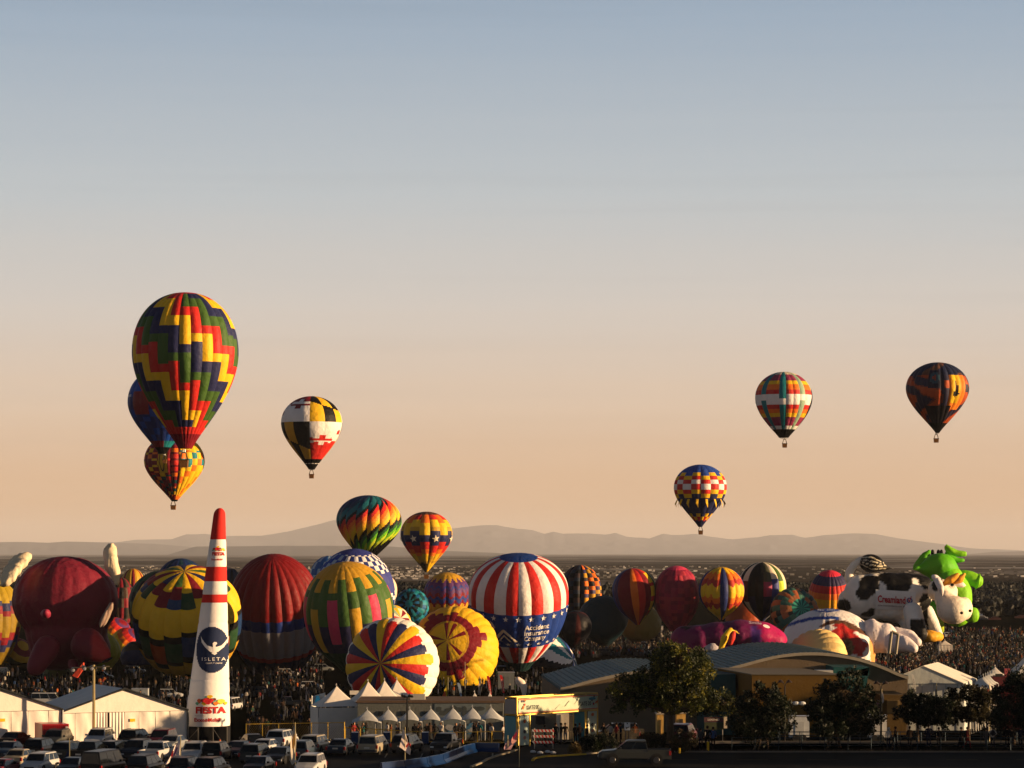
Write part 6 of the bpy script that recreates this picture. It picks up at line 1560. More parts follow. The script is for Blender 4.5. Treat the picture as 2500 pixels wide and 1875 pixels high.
# ------------------------------------------------------------------ vehicles
def make_vehicle(kind):
    """front toward +X; every pane, lamp and wheel is a part"""
    S = dict(suv=(4.7, .97, 1.74, 1.08, .30, (-2.30, -2.02, .42, 1.12), 1.02), sedan=(4.7, .91, 1.44, .92, .24, (-1.75, -1.05, .25, 1.15), .86),
             pickup=(5.5, .97, 1.86, 1.2, .4, (-1.0, -.85, .62, 1.4), 1.14), minivan=(5.0, .98, 1.78, 1.05, .26, (-2.45, -2.3, .75, 1.75), .98), van=(5.6, 1.0, 2.2, 1.15, .3, (-2.75, -2.68, 1.45, 2.15), 1.1))[kind]
    L, w, H, belt, zb, (xa, xb, xc, xd), hood = S
    root = empty('parked_' + kind if kind != 'pickup' else 'pickup_truck', (0, 0, 0), 'x', {'suv': 'SUV', 'sedan': 'car', 'pickup': 'pickup truck', 'minivan': 'minivan', 'van': 'van'}[kind])
    h = L / 2
    def lk(name, m, mat, par=root, smooth=False): return link(name, mesh(name, m.v, m.f, np.array(m.c), smooth, mat), par)
    st = [(-h, .86, zb + .12, belt * .86), (-h + .1, .97, zb, belt - .03), (xa, 1, zb, belt), (xb, 1, zb, belt), (xd, 1, zb, belt), (xd + .25, .99, zb, hood), (h - .35, .96, zb, hood - .1), (h - .05, .86, zb + .05, hood - .26), (h, .78, zb + .14, hood - .36)]
    if kind == 'pickup':
        st = [(xa, 1, zb, belt), (xd, 1, zb, belt), (xd + .2, .99, zb, hood), (h - .3, .97, zb, hood - .08), (h - .04, .9, zb + .05, hood - .22), (h, .82, zb + .14, hood - .34)]
    V = []; Fc = []
    for x, k, z0, z1 in st:
        ww = w * k; half = [(ww * .9, z0), (ww, z0 + .14), (ww, z1 - .22), (ww * .95, z1 - .04), (ww * .85, z1), (0, z1 + .03)]
        ring = half + [(-a, b) for a, b in reversed(half[:-1])]
        V += [(x, a, b) for a, b in ring]
    n = 11
    for j in range(len(st) - 1):
        for i in range(n): Fc.append((j * n + i, j * n + (i + 1) % n, (j + 1) * n + (i + 1) % n, (j + 1) * n + i))
    Fc += [tuple(range(n - 1, -1, -1)), tuple((len(st) - 1) * n + i for i in range(n))]
    link('body', mesh('body', V, Fc, (1, 1, 1), False, GLO), root)
    if kind == 'pickup':
        m = MB(); zt = belt - .02
        m.box(-h + .03, xa + .02, w - .1, w, zb + .1, zt); m.box(-h + .03, xa + .02, -w, -w + .1, zb + .1, zt); m.box(-h + .03, xa, -w + .1, w - .1, zb + .1, .62)
        lk('cargo_bed', m, GLO); m = MB().box(-h, -h + .07, -w + .06, w - .06, .5, zt, (1, 1, 1)); lk('tailgate', m, GLO)
    # cabin
    wb_, wt = w * .94, w * .76
    b4_ = [(xa, -wb_, belt - .02), (xd, -wb_, belt - .02), (xd, wb_, belt - .02), (xa, wb_, belt - .02)]; t4 = [(xb, -wt, H - .05), (xc, -wt, H - .05), (xc, wt, H - .05), (xb, wt, H - .05)]
    m = MB().hexa(b4_, t4); m.hexa(t4, [(xb + .08, -wt * .86, H), (xc - .15, -wt * .86, H), (xc - .15, wt * .86, H), (xb + .08, wt * .86, H)]); lk('cabin', m, GLO)
    def pane(nm, q, inset=.1, top=.08, c=(.004, .005, .006)):
        """q: lower a, lower b, upper b, upper a of a cabin face"""
        a, b, c2, d2 = [Vector(v) for v in q]; nn = (b - a).cross(d2 - a).normalized() * .012
        lo0, lo1 = a.lerp(d2, .07), b.lerp(c2, .07); up0, up1 = a.lerp(d2, 1 - top), b.lerp(c2, 1 - top)
        Lb = max((lo1 - lo0).length, .01); ia = inset / Lb; p = [lo0.lerp(lo1, ia), lo0.lerp(lo1, 1 - ia), up0.lerp(up1, 1 - ia), up0.lerp(up1, ia)]
        if nn.length == 0: return
        m = MB().add([v + nn for v in p], [(0, 1, 2, 3)], c); return lk(nm, m, GLS)
    pane('windshield', (b4_[1], b4_[2], t4[2], t4[1])); pane('rear_window', (b4_[3], b4_[0], t4[0], t4[3]), .12, .1)
    for sg in (0, 1):
        lo = (Vector(b4_[0]), Vector(b4_[1])) if sg == 0 else (Vector(b4_[2]), Vector(b4_[3])); up_ = (Vector(t4[0]), Vector(t4[1])) if sg == 0 else (Vector(t4[2]), Vector(t4[3]))
        nw = 2 if kind in ('sedan', 'pickup') else 3
        for k in range(nw):
            a, b = k / nw, (k + 1) / nw
            pane('side_window', (lo[0].lerp(lo[1], a), lo[0].lerp(lo[1], b), up_[0].lerp(up_[1], b), up_[0].lerp(up_[1], a)), .05)
    wr = .36 if kind != 'pickup' else .41; xw = L * .3
    for sx in (-1, 1):
        for sy in (-1, 1):
            m = MB().tube((sx * xw, sy * (w - .2), wr), (sx * xw, sy * (w + .015), wr), wr, wr, 16, (.012, .012, .012)); wo = lk('wheel', m, MAT)
            m = MB().tube((sx * xw, sy * (w + .01), wr), (sx * xw, sy * (w + .03), wr), wr * .6, wr * .55, 10, (.06, .06, .065)); lk('rim', m, MET, wo)
            m = MB().tube((sx * xw, sy * (w - .03), wr + .03), (sx * xw, sy * (w + .006), wr + .03), wr * 1.16, wr * 1.16, 16, (.02, .02, .02)); lk('wheel_arch', m, MAT)
    for sy in (-1, 1):
        zt = belt - .12; m = MB().box(-h - .02, -h + .14, sy * w * .94 - .09, sy * w * .94 + .09 - (.1 if sy > 0 else -.1) * 0, zt - .3, zt + .02, (.3, .012, .01)); lk('tail_light', m, GLO)
        m = MB().box(h - .14, h + .01, sy * w * .68 - .17, sy * w * .68 + .17, hood - .5, hood - .36, (.55, .55, .55)); lk('headlight', m, GLS)
        m = MB().box(xd - .45, xd - .3, sy * (w + .1) - .1, sy * (w + .1) + .1, belt, belt + .17); lk('side_mirror', m, GLO)
    m = MB().box(-h - .05, -h + .1, -w * .88, w * .88, zb + .06, zb + .26, (.04, .04, .045)).box(-h - .055, -h - .045, -.26, .26, zb + .36, zb + .5, (.5, .45, .38)); lk('rear_bumper', m, MAT)
    m = MB().box(h - .1, h + .05, -w * .82, w * .82, zb + .02, zb + .2, (.04, .04, .045)).box(h - .12, h + .012, -w * .45, w * .45, hood - .55, hood - .35, (.02, .02, .02)); lk('front_grille', m, MAT)
    if kind in ('suv', 'minivan'):
        for sy in (-1, 1): m = MB().tube((xb + .2, sy * wt * .88, H + .03), (xc - .3, sy * wt * .88, H + .03), .025, n=5, c=(.05, .05, .05)); lk('roof_rail', m, MET)
    return root
PROTO = {k: make_vehicle(k) for k in ('suv', 'sedan', 'pickup', 'minivan', 'van')}
USED = set()
PAINT = dict(black=(.0045, .0045, .005), navy=(.005, .008, .015), white=(.42, .42, .42), silver=(.2, .21, .21), grey=(.035, .038, .036), beige=(.28, .24, .17), slate=(.03, .045, .065), maroon=(.08, .01, .015), green=(.02, .04, .03))
def vehicle(kind, px, py, face, paint, label, group='cars parked in the lot', d=None, lampglow=False):
    src = PROTO[kind]
    if kind in USED: c = clone(src)
    else: c = src; USED.add(kind)
    if d is None: d = gd(py)
    L2 = 2.4
    rz = {'rear': 78, 'front': -99, 'left': 178, 'right': 2, 'rear_r': 105, 'ql': 150}[face]
    rz = R(rz + random.uniform(-4, 4))
    fwd = Vector((math.cos(rz), math.sin(rz), 0))
    off = 2.0 if abs(fwd.y) > .5 else .85
    c.location = ((px - CX) * (d + off) / F, d + off, gz(d + off)); c.rotation_euler = (0, 0, rz); k_ = 1.0 if 'road' in group else .85; c.scale = (k_, k_, k_)
    c['label'] = label; c['group'] = group
    col = (*PAINT[paint], 1)
    for ch in c.children:
        if ch.name.split('.')[0] in ('body', 'cabin', 'side_mirror', 'cargo_bed', 'tailgate'): ch.color = col
    return c
CARS = [
 ('sedan', 20, 1853, 'front', 'slate', 'blue grey sedan facing the viewer at the left edge of the lot'),
 ('sedan', 40, 1826, 'rear', 'black', 'black sedan with a lit tail light behind the white sedan at the left edge'),
 ('sedan', 51, 1872, 'rear', 'beige', 'pearl beige sedan seen from behind at the left edge'),
 ('suv', 96, 1892, 'front', 'white', 'white SUV in the bottom row, second from the left corner'),
 ('suv', 102, 1852, 'rear', 'black', 'black hatchback SUV with an orange lit tail light, behind the pearl sedan'),
 ('suv', 137, 1829, 'front', 'grey', 'dark grey SUV parked right before the red container'),
 ('suv', 172, 1860, 'rear', 'grey', 'grey SUV between the black SUV and the black pickup'),
 ('suv', 242, 1826, 'front', 'white', 'white SUV with a dark red side facing the viewer under the floodlight pole'),
 ('pickup', 222, 1864, 'rear', 'black', 'black pickup seen from behind in the middle of the left lot'),
 ('suv', 281, 1858, 'rear', 'navy', 'dark blue SUV right of the black pickup'),
 ('van', 253, 1899, 'rear', 'black', 'black van in the bottom row below the black pickup'),
 ('suv', 333, 1827, 'rear', 'black', 'black SUV in the back row below the tent placard'),
 ('suv', 334, 1857, 'front', 'navy', 'navy SUV facing the viewer in the middle row'),
 ('minivan', 397, 1829, 'front', 'maroon', 'dark maroon minivan in the back row at the right end of the tent'),
 ('sedan', 420, 1836, 'front', 'silver', 'silver sedan half hidden behind the white pickup'),
 ('pickup', 388, 1864, 'rear', 'white', 'white pickup seen from behind with red tail lights'),
 ('minivan', 357, 1897, 'rear', 'black', 'black minivan in the bottom row below the white pickup'),
 ('suv', 474, 1863, 'front', 'white', 'white police style SUV with a black grille facing the viewer'),
 ('suv', 456, 1902, 'rear', 'navy', 'navy SUV in the bottom row under the white flag'),
 ('suv', 519, 1903, 'rear', 'black', 'black SUV in the bottom row below the cone'),
 ('suv', 530, 1861, 'rear', 'black', 'black SUV just right of the white SUV with the black grille'),
 ('sedan', 580, 1852, 'front', 'navy', 'navy sedan below the orange traffic cone'),
 ('sedan', 616, 1832, 'rear_r', 'black', 'black sedan in the back row against the yellow fence'),
 ('suv', 628, 1866, 'rear', 'grey', 'dark SUV with a bright bumper in the middle row'),
 ('sedan', 652, 1845, 'rear', 'white', 'white sedan half hidden in the middle row'),
 ('suv', 690, 1828, 'rear', 'white', 'white hatchback in the back row before the yellow fence'),
 ('sedan', 683, 1868, 'front', 'black', 'black sedan left of the gold furled flag'),
 ('suv', 740, 1857, 'rear', 'slate', 'dark slate SUV right behind the gold furled flag'),
 ('suv', 772, 1842, 'rear', 'beige', 'pale champagne SUV seen squarely from behind'),
 ('sedan', 834, 1845, 'rear', 'slate', 'slate blue sedan between the champagne SUV and the beige minivan'),
 ('suv', 757, 1896, 'front', 'white', 'white SUV in the bottom row right of the gold furled flag'),
 ('sedan', 632, 1893, 'front', 'black', 'black sedan in the bottom row below the bright bumper SUV'),
 ('minivan', 912, 1844, 'rear', 'beige', 'beige minivan seen from behind'),
 ('suv', 995, 1841, 'rear', 'grey', 'dark SUV with a glinting tail lamp behind the pennant flag'),
 ('pickup', 1088, 1842, 'front', 'black', 'black pickup facing the viewer at the right end of the row'),
 ('sedan', 8, 1898, 'rear', 'maroon', 'dark maroon sedan in the bottom left corner'),
 ('sedan', 176, 1896, 'front', 'grey', 'grey sedan in the bottom row behind the dark blue flag'),
]
for k in CARS: vehicle(*k[:5], k[5])
vehicle('pickup', 1549, 1868, 'left', 'grey', 'olive grey pickup in side view driving left on the road', 'vehicles on the road', d=216)
vehicle('suv', 1668, 1790, 'rear', 'maroon', 'maroon and white SUV in the sun under the big tree', 'vehicles on the road', d=252)
vehicle('suv', 1500, 1790, 'left', 'black', 'black SUV behind the crowd railing right of the gate', 'vehicles on the road', d=258)
FV = [('van', 3, 1655, 'rear', 'beige', 'sunlit cream van at the left edge of the field'), ('van', 116, 1722, 'right', 'white', 'white passenger van seen over the roof between the marquee tents'),
 ('pickup', 93, 1706, 'rear', 'black', 'dark pickup with red tail lights behind the left marquee tent'), ('suv', 417, 1705, 'right', 'white', 'white SUV between the right marquee tent and the cone'),
 ('van', 568, 1735, 'rear', 'white', 'white van partly hidden right of the cone'), ('suv', 703, 1652, 'right', 'white', 'white SUV in the dark field below the red topped balloon'), ('suv', 762, 1685, 'right', 'white', 'white SUV left of the petal balloon'),
 ('pickup', 700, 1727, 'left', 'navy', 'dark blue pickup amid the people right of the cone'), ('suv', 790, 1640, 'right', 'silver', 'silver jeep in the shade below the green balloon'), ('pickup', 1456, 1556, 'left', 'white', 'white pickup beside a trailer in the middle field'),
 ('pickup', 1592, 1549, 'left', 'white', 'white pickup nearest the magenta balloon in the middle field'), ('van', 1507, 1549, 'right', 'silver', 'silver van in the middle field between the two white pickups'), ('suv', 1538, 1548, 'right', 'grey', 'grey SUV in the middle field right of the silver van'),
 ('suv', 1573, 1582, 'rear', 'white', 'white SUV inside the crowd left of the magenta balloon'), ('suv', 1570, 1598, 'right', 'silver', 'silver SUV lower in the crowd left of the magenta balloon'), ('suv', 1480, 1600, 'right', 'black', 'black SUV in the crowd above the hall roof'),
 ('suv', 250, 1660, 'right', 'black', 'black SUV under the pink pig balloon'), ('suv', 330, 1645, 'right', 'silver', 'silver SUV in the shade right of the pink pig balloon'), ('van', 1410, 1549, 'right', 'grey', 'grey van in the shade right of the company balloon'),
 ('suv', 640, 1700, 'right', 'black', 'black SUV in the dark field right of the cone'), ('pickup', 2313, 1558, 'right', 'white', 'white pickup in the right hand crowd below the cow'), ('suv', 560, 1690, 'right', 'grey', 'grey SUV half hidden right behind the cone')]
for k in FV: vehicle(*k[:5], k[5], group='vehicles out on the field')
def trailer(label, px, py, wpx, hpx, c, d=None, name='box_trailer', rot=0):
    d = d or gd(py); s = d / F; b = G(px, d); w = wpx * s / 2; h = hpx * s
    root = empty(name, b, label, 'trailer', 'box trailers')
    MB().box(b.x - w, b.x + w, d, d + w * 1.1, b.z + .45, b.z + h, c).part('box', MAT, root)
    MB().box(b.x - w - .04, b.x + w + .04, d - .04, d + w * 1.1 + .04, b.z + h, b.z + h + .08, (.5, .5, .5)).part('roof_edge', MET, root)
    for x in (-.35, .35): MB().tube((b.x + x * w, d + .05, b.z + .35), (b.x + x * w, d - .12, b.z + .35), .35, n=12, c=(.02, .02, .02)).part('wheel', MAT, root)
    MB().box(b.x - .4, b.x + .4, d - .03, d - .005, b.z + .6, b.z + h * .8, tuple(v * .8 for v in c)).part('door', MAT, root)
    return root
trailer('pale box trailer behind the right marquee tent', 341, 1712, 40, 30, (.3, .32, .33)); trailer('pale box trailer behind the white pickup in the middle field', 1451, 1549, 20, 17, (.5, .46, .4)); trailer('pale box trailer right of the white pickup nearest the magenta balloon', 1606, 1547, 26, 18, (.5, .46, .42))
trailer('dark box trailer behind the feather banners', 1236, 1690, 40, 48, (.14, .15, .15)); trailer('green box container in the middle field', 1416, 1560, 22, 18, (.3, .34, .2))
w1 = trailer('white service trailer with a narrow door and roof vents, between two dark trees', 1952, 1775, 48, 62, (.5, .52, .53), d=262)
b = G(1952, 262)
for px in (1943, 1958): MB().ell(P(px, 1717, 263), (.35, .3, .18), 10, 6, (.45, .47, .48)).part('roof_vent', MAT, w1)
w2 = trailer('white service trailer printed with a balloon and a star', 2143, 1760, 44, 66, (.55, .55, .55), d=252)
decal('printed_balloon', *poly2d([(.5 + .5 * math.cos(a), .62 + .38 * math.sin(a)) for a in np.linspace(-.5, math.pi + .5, 12)] + [(.4, 0), (.6, 0)]), lambda u, v: P(2135 + 15 * u, 1733 - 18 * v, 251.94), (.03, .02, .04), w2)
decal('printed_star', *star2d(), lambda u, v: P(2138 + 8 * u, 1713 - 6 * v, 251.94), (.05, .04, .05), w2)

# ------------------------------------------------------------------ people
def skin_person(pose, sub=1):
    A = dict(
     stand=dict(le=(-.24, .0, 1.16), lh=(-.22, -.08, .92), re=(.24, .0, 1.16), rh=(.22, -.08, .92), lk=(-.1, -.02, .5), la=(-.11, .02, .08), rk=(.1, -.02, .5), ra=(.12, .02, .08)),
     walk=dict(le=(-.25, .1, 1.18), lh=(-.24, .02, .95), re=(.25, -.12, 1.18), rh=(.24, -.3, 1.0), lk=(-.1, -.2, .52), la=(-.1, -.22, .1), rk=(.1, .08, .5), ra=(.1, .38, .14)),
     photo=dict(le=(-.27, -.14, 1.25), lh=(-.1, -.34, 1.52), re=(.27, -.14, 1.25), rh=(.1, -.34, 1.52), lk=(-.1, .0, .5), la=(-.13, .02, .08), rk=(.1, .0, .5), ra=(.13, .02, .08)),
     hip=dict(le=(-.34, .05, 1.18), lh=(-.17, -.04, 1.0), re=(.24, .0, 1.16), rh=(.24, -.06, .9), lk=(-.13, -.04, .5), la=(-.16, .02, .08), rk=(.1, .02, .5), ra=(.1, .06, .08)))[pose]
    J = [((0, 0, .96), .135), ((0, 0, 1.16), .125), ((0, 0, 1.36), .15), ((0, 0, 1.5), .055), ((0, -.01, 1.62), .088), ((0, -.01, 1.72), .07),
         ((-.19, 0, 1.42), .062), (A['le'], .045), (A['lh'], .03), ((.19, 0, 1.42), .062), (A['re'], .045), (A['rh'], .03),
         ((-.1, 0, .9), .095), (A['lk'], .06), (A['la'], .042), ((.1, 0, .9), .095), (A['rk'], .06), (A['ra'], .042)]
    toe = lambda a: ((a[0], a[1] - .18, max(.04, a[2] - .05)), .035)
    J += [toe(A['la']), toe(A['ra'])]
    E_ = [(0, 1), (1, 2), (2, 3), (3, 4), (4, 5), (2, 6), (6, 7), (7, 8), (2, 9), (9, 10), (10, 11), (0, 12), (12, 13), (13, 14), (0, 15), (15, 16), (16, 17), (14, 18), (17, 19)]
    me = bpy.data.meshes.new('figure'); me.from_pydata([j[0] for j in J], E_, [])
    ob = bpy.data.objects.new('figure', me); COL.objects.link(ob)
    ob.modifiers.new('s', 'SKIN')
    for i, sv in enumerate(me.skin_vertices[0].data): sv.radius = (J[i][1], J[i][1] * (.8 if i in (1, 2) else 1)); sv.use_root = (i == 0)
    if sub: u = ob.modifiers.new('u', 'SUBSURF'); u.levels = sub; u.render_levels = sub
    dg = bpy.context.evaluated_depsgraph_get(); dg.update(); e = ob.evaluated_get(dg).to_mesh()
    V = np.array([v.co[:] for v in e.vertices]); Fc = [tuple(p.vertices) for p in e.polygons]; ob.evaluated_get(dg).to_mesh_clear(); bpy.data.objects.remove(ob)
    tags = []
    hands = [np.array(A['lh']), np.array(A['rh'])]
    for f in Fc:
        c = V[list(f)].mean(0)
        if c[2] > 1.5 and np.hypot(c[0], c[1] + .01) < .16: tags.append(3 if (c[1] > -.02 and c[2] > 1.56) or c[2] > 1.7 else 2)
        elif min(np.linalg.norm(c - h_) for h_ in hands) < .09: tags.append(2)
        elif c[2] < .12: tags.append(4)
        elif c[2] < .94: tags.append(1)
        else: tags.append(0)
    return V, Fc, np.array(tags)
def pmesh(fig, shirt, trous, skin_=(.28, .15, .09), hair=(.02, .012, .008)):
    pal = np.array([shirt, trous, skin_, hair, (.03, .025, .02)])
    return mesh('figure', fig[0], fig[1], pal[fig[2]], True, SKIN)
FIG = {p: skin_person(p, 1) for p in ('stand', 'walk', 'photo', 'hip')}
LOW = {p: skin_person(p, 0) for p in ('stand', 'walk', 'photo', 'hip')}
DK = dict(black=(.005, .005, .006), navy=(.006, .01, .025), grey=(.05, .05, .053), red=(.18, .015, .015), white=(.42, .38, .34), tan=(.16, .1, .055), green=(.02, .045, .025), teal=(.01, .08, .085), pink=(.28, .03, .09), orange=(.28, .07, .015), yellow=(.35, .26, .03), blue=(.02, .05, .14), brown=(.04, .022, .014))
def person(px, py, pose, shirt, trous, label, face=0, h=1.0, d=None, extra=None, group=None, low=False, hair=(.02, .012, .008)):
    d = d or gd(py)
    if low:
        key = (pose, shirt, trous)
        if key not in person.cache: person.cache[key] = pmesh(LOW[pose], DK[shirt], DK[trous])
        o = link('person', person.cache[key], None, G(px, d)); o.rotation_euler = (0, 0, R(face)); o.scale = (h, h, h)
        return props(o, label, 'person', group)
    root = empty('person', G(px, d), label, 'person', group, R(face)); root.scale = (h, h, h)
    link('body', pmesh(FIG[pose], DK[shirt], DK[trous], hair=hair), root)
    m = MB().ell((0, .015, 1.69), (.105, .115, .115), 10, 7, hair); link('hair', mesh('hair', m.v, m.f, np.array(m.c), True, SKIN), root)
    m = MB()
    for sx in (-.035, .035): m.ell((sx, -.095, 1.64), (.012, .008, .008), 6, 4, (.02, .02, .02))
    m.ell((0, -.105, 1.615), (.014, .02, .022), 6, 4, (.3, .16, .1)); m.box(-.025, .025, -.096, -.09, 1.575, 1.583, (.2, .06, .05)); link('face', mesh('face', m.v, m.f, np.array(m.c), True, SKIN), root)
    if extra == 'backpack':
        m = MB().ell((0, .2, 1.25), (.17, .12, .25), 10, 8, (.02, .02, .025)); link('backpack', mesh('backpack', m.v, m.f, np.array(m.c), True, SKIN), root)
    if extra == 'hood':
        m = MB().ell((0, .03, 1.63), (.135, .14, .16), 10, 8, DK[shirt]); link('hood', mesh('hood', m.v, m.f, np.array(m.c), True, SKIN), root)
    if extra == 'dress':
        m = MB().tube((0, 0, .25), (0, 0, 1.15), .3, .15, 14, DK[shirt]); link('long_skirt', mesh('long_skirt', m.v, m.f, np.array(m.c), True, SKIN), root)
    return root
person.cache = {}
Y0 = 234.2
person(2169, 0, 'stand', 'white', 'navy', 'person in a pale hooded top standing on the footpath, leftmost of the footpath walkers', 200, d=Y0, extra='hood')
person(2186, 0, 'walk', 'black', 'black', 'person in black walking right behind the pale hooded one', -90, 1.02, d=Y0)
person(2221, 0, 'stand', 'brown', 'black', 'person in dark brown with a raised hand, alone on the footpath', 180, 1.02, d=Y0 + .6)
person(2267, 0, 'hip', 'navy', 'navy', 'tall person in dark blue standing by the railing', 180, 1.12, d=Y0 + .5)
person(2292, 0, 'hip', 'black', 'black', 'person in black with a bent arm, right of the tall blue one', 20, 1.0, d=Y0 - .3)
person(2347, 0, 'stand', 'black', 'black', 'person in a long black coat walking beside one with a lit red side', 90, 1.0, d=Y0, extra='dress')
person(2362, 0, 'walk', 'red', 'red', 'person in dark red catching the sun on the footpath', 90, 1.0, d=Y0)
person(2408, 0, 'walk', 'grey', 'grey', 'grey dressed person with a pale face, left of the white jacket', 10, .95, d=Y0)
person(2423, 0, 'hip', 'white', 'navy', 'person in a white jacket with a black backpack, seen from behind', 180, 1.02, d=Y0 + .7, extra='backpack')
person(2459, 0, 'stand', 'black', 'black', 'dark person near the right edge, left of a close pair', 180, 1.05, d=Y0)
person(2470, 0, 'walk', 'black', 'grey', 'dark person near the right edge, right of a close pair', 200, 1.0, d=Y0 - .3)
person(2492, 0, 'stand', 'navy', 'black', 'person in navy at the very right edge of the footpath', 180, 1.0, d=Y0 + 1)
person(2035, 0, 'walk', 'black', 'black', 'dark person half hidden by the trunk of the broad tree', 90, 1.0, d=236)
person(1711, 0, 'stand', 'grey', 'navy', 'person in a light grey top, left of three by the yellow bollard', 10, .98, d=233.5)
person(1727, 0, 'hip', 'black', 'black', 'tallest dark person, middle of three by the yellow bollard', 180, 1.1, d=233)
person(1741, 0, 'stand', 'blue', 'black', 'person in blue with a dark hood, right of three by the yellow bollard', 170, 1.05, d=233)
for i, (px, po, sh, tr, l, dd) in enumerate([(1357, 'stand', 'black', 'black', 'dark person standing at the barricade end inside the gate', 240), (1370, 'photo', 'black', 'navy', 'person in black raising both hands inside the gate', 242),
        (1405, 'stand', 'black', 'black', 'dark person in the shade of the gate opening, left of two', 239), (1415, 'hip', 'brown', 'black', 'brown dressed person in the gate opening, right of two', 240.5), (1433, 'stand', 'black', 'black', 'person in black standing right by the right gate leg', 238),
        (1380, 'walk', 'brown', 'navy', 'person walking in behind the raised hands in the gate', 247), (1330, 'stand', 'teal', 'black', 'person in teal behind the striped barricade', 237), (1473, 'stand', 'black', 'grey', 'dark person behind the railing right beside the gate', 243),
        (1490, 'walk', 'white', 'navy', 'person in a white top behind the railing', 244), (1505, 'stand', 'red', 'black', 'person in red behind the railing', 243), (1550, 'hip', 'orange', 'grey', 'person in orange behind the railing by the traffic sign', 247), (1515, 'stand', 'navy', 'black', 'person in navy left of the traffic sign', 244)]):
    person(px, 0, po, sh, tr, l, (i * 73) % 360, 1.0, d=dd)
# passengers in the basket of the biggest balloon
for k, dx in enumerate((-4, 4)):
    q = P(449 + dx, 1129, 476); m = link('person', pmesh(LOW['stand'], DK[['black', 'red'][k]], DK['black']), None, (q.x, 476, q.z - 1.05)); props(m, ['passenger in black at the left of the biggest balloon basket', 'passenger in red at the right of the biggest balloon basket'][k], 'person')
# countable people out on the field, nearest first
rnd = random.Random(77); seen = []
REG = [((600, 1720, 800, 1795), 34, 'between the cone and peaked tents'), ((850, 1775, 1236, 1812), 34, 'behind the yellow fence'), ((0, 1650, 455, 1735), 60, 'in the field behind the marquees'),
       ((1075, 1690, 1315, 1712), 40, 'behind the long grey building'), ((2200, 1560, 2500, 1640), 62, 'in the crowd right of the hall'), ((1400, 1560, 1630, 1602), 24, 'in the crowd above the hall roof'), ((620, 1560, 790, 1690), 14, 'below the red topped balloon')]
sh_pick = ['black'] * 14 + ['navy'] * 5 + ['grey'] * 4 + ['brown'] * 3 + ['red', 'white', 'white', 'tan', 'green', 'teal', 'blue', 'orange']
for (x0, y0, x1, y1), n, where in REG:
    for i in range(n):
        sh = rnd.choice(sh_pick); tr = rnd.choice(['black', 'navy', 'grey', 'brown']); po = rnd.choice(['stand', 'walk', 'photo', 'hip'])
        if where.startswith('behind the long'): dd = rnd.uniform(325, 362); py = None
        elif where.startswith('behind the yellow'): dd = rnd.uniform(258, 282)
        else: dd = gd(rnd.triangular(y0, y1, y1 if 'right of the hall' not in where else (y0 + y1) / 2))
        act = {'stand': 'standing', 'walk': 'walking', 'photo': 'taking a photo', 'hip': 'hand on hip'}[po]
        person(rnd.uniform(x0, x1), 0, po, sh, tr, 'person in %s, %s trousers, %s %s' % (sh, tr, act, where), rnd.uniform(0, 360), rnd.uniform(.9, 1.05), d=dd, low=True, group='people ' + where)
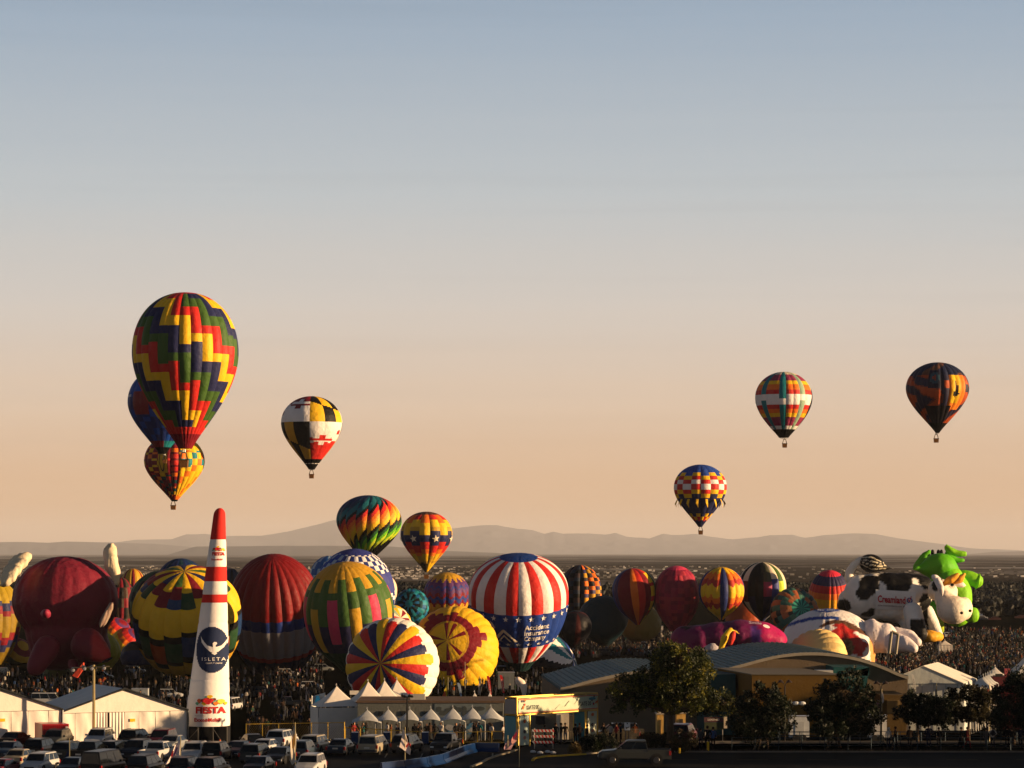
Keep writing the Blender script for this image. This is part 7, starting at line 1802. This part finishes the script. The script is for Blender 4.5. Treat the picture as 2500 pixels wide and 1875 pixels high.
# the rest of the crowd, too many to count
def crowd():
    V = []; Fc = []; C = []
    figs = []
    for p in ('stand', 'walk', 'hip'):
        m = MB(); f = LOW[p]
        m.tube((-.09, 0, 0), (-.08, 0, .9), .07, .1, 5, (1, 0, 0)); m.tube((.09, -.1 if p == 'walk' else 0, 0), (.08, 0, .9), .07, .1, 5, (1, 0, 0))
        m.tube((0, 0, .85), (0, 0, 1.25), .15, .18, 6, (0, 1, 0)); m.tube((0, 0, 1.25), (0, 0, 1.47), .2, .1, 6, (0, 1, 0)); m.tube((-.23, 0, .85), (-.2, 0, 1.4), .05, .06, 4, (0, 1, 0)); m.tube((.23, -.1, .9), (.2, 0, 1.4), .05, .06, 4, (0, 1, 0))
        m.ell((0, 0, 1.63), (.095, .1, .13), 6, 4, (0, 0, 1)); figs.append((np.array(m.v), m.f, np.array(m.c)))
    r = random.Random(5); n0 = 0
    regs = [((2195, 1540, 2500, 1645), 1500), ((2060, 1585, 2260, 1660), 320), ((1395, 1548, 1640, 1604), 560), ((0, 1640, 620, 1720), 330), ((640, 1545, 790, 1700), 420), ((1000, 1640, 1330, 1700), 150), ((560, 1690, 850, 1760), 60)]
    cols = [DK[k] for k in sh_pick]
    for (x0, y0, x1, y1), n in regs:
        for i in range(n):
            py = r.uniform(y0, y1); px = r.uniform(x0, x1); d = gd(py) * r.uniform(.99, 1.01); f = r.choice(figs); a = r.uniform(0, 6.28); h = r.uniform(.85, 1.05)
            ca, sa = math.cos(a), math.sin(a); q = f[0] * h; W = np.stack([q[:, 0] * ca - q[:, 1] * sa, q[:, 0] * sa + q[:, 1] * ca, q[:, 2]], 1) + np.array(G(px, d))
            V.append(W); Fc += [tuple(k + n0 for k in ff) for ff in f[1]]; n0 += len(q)
            s_ = np.array(r.choice(cols)) * .65; t = np.array(r.choice([(.012, .012, .016), (.03, .035, .06), (.06, .06, .06)])); hd = np.array(r.choice([(.07, .045, .035), (.01, .008, .007), (.01, .008, .007), (.01, .009, .009), (.25, .19, .13)]))
            C.append(f[2][:, :1] * t + f[2][:, 1:2] * s_ + f[2][:, 2:] * hd)
    o = link('crowd', mesh('crowd', np.vstack(V), Fc, np.vstack(C), False, SKIN)); props(o, kind='stuff')
crowd()
# lit tents and trees of the far park at the right
rnd = random.Random(31)
for i in range(7):
    px = 2393 + i * 9 + rnd.uniform(-2, 2)
    px_pagoda('tiny far white tent at the edge of the woods at the right', px, 1462 + rnd.uniform(0, 6), 1474 + rnd.uniform(0, 2), rnd.uniform(3.5, 6), 1240, 'far tents by the woods', drop=0, legs=False)
def low_cars():
    r = random.Random(6); m = MB()
    for i in range(60):
        d = r.uniform(900, 1300); px = r.choice([r.uniform(1400, 1560), r.uniform(2300, 2500), r.uniform(1030, 1160)]); q = G(px, d); L = r.uniform(3.8, 5); c = r.choice([(.5, .5, .5), (.05, .05, .06), (.25, .25, .26), (.05, .015, .015)])
        m.box(q.x, q.x + L, d, d + 1.8, .3, .95, c); m.hexa([(q.x + .9, d + .1, .95), (q.x + L - .6, d + .1, .95), (q.x + L - .6, d + 1.7, .95), (q.x + .9, d + 1.7, .95)], [(q.x + 1.5, d + .3, 1.45), (q.x + L - 1.1, d + .3, 1.45), (q.x + L - 1.1, d + 1.5, 1.45), (q.x + 1.5, d + 1.5, 1.45)], tuple(v * .5 for v in c))
    m.top('far_parked_cars', MAT, (0, 0, 0), kind='stuff')
low_cars()

for _o in list(COL.objects):
    if _o.get('label') and len(_o['label'].replace(',', ' ').split()) > 16: print('LONG', _o.name, '|', _o['label'])
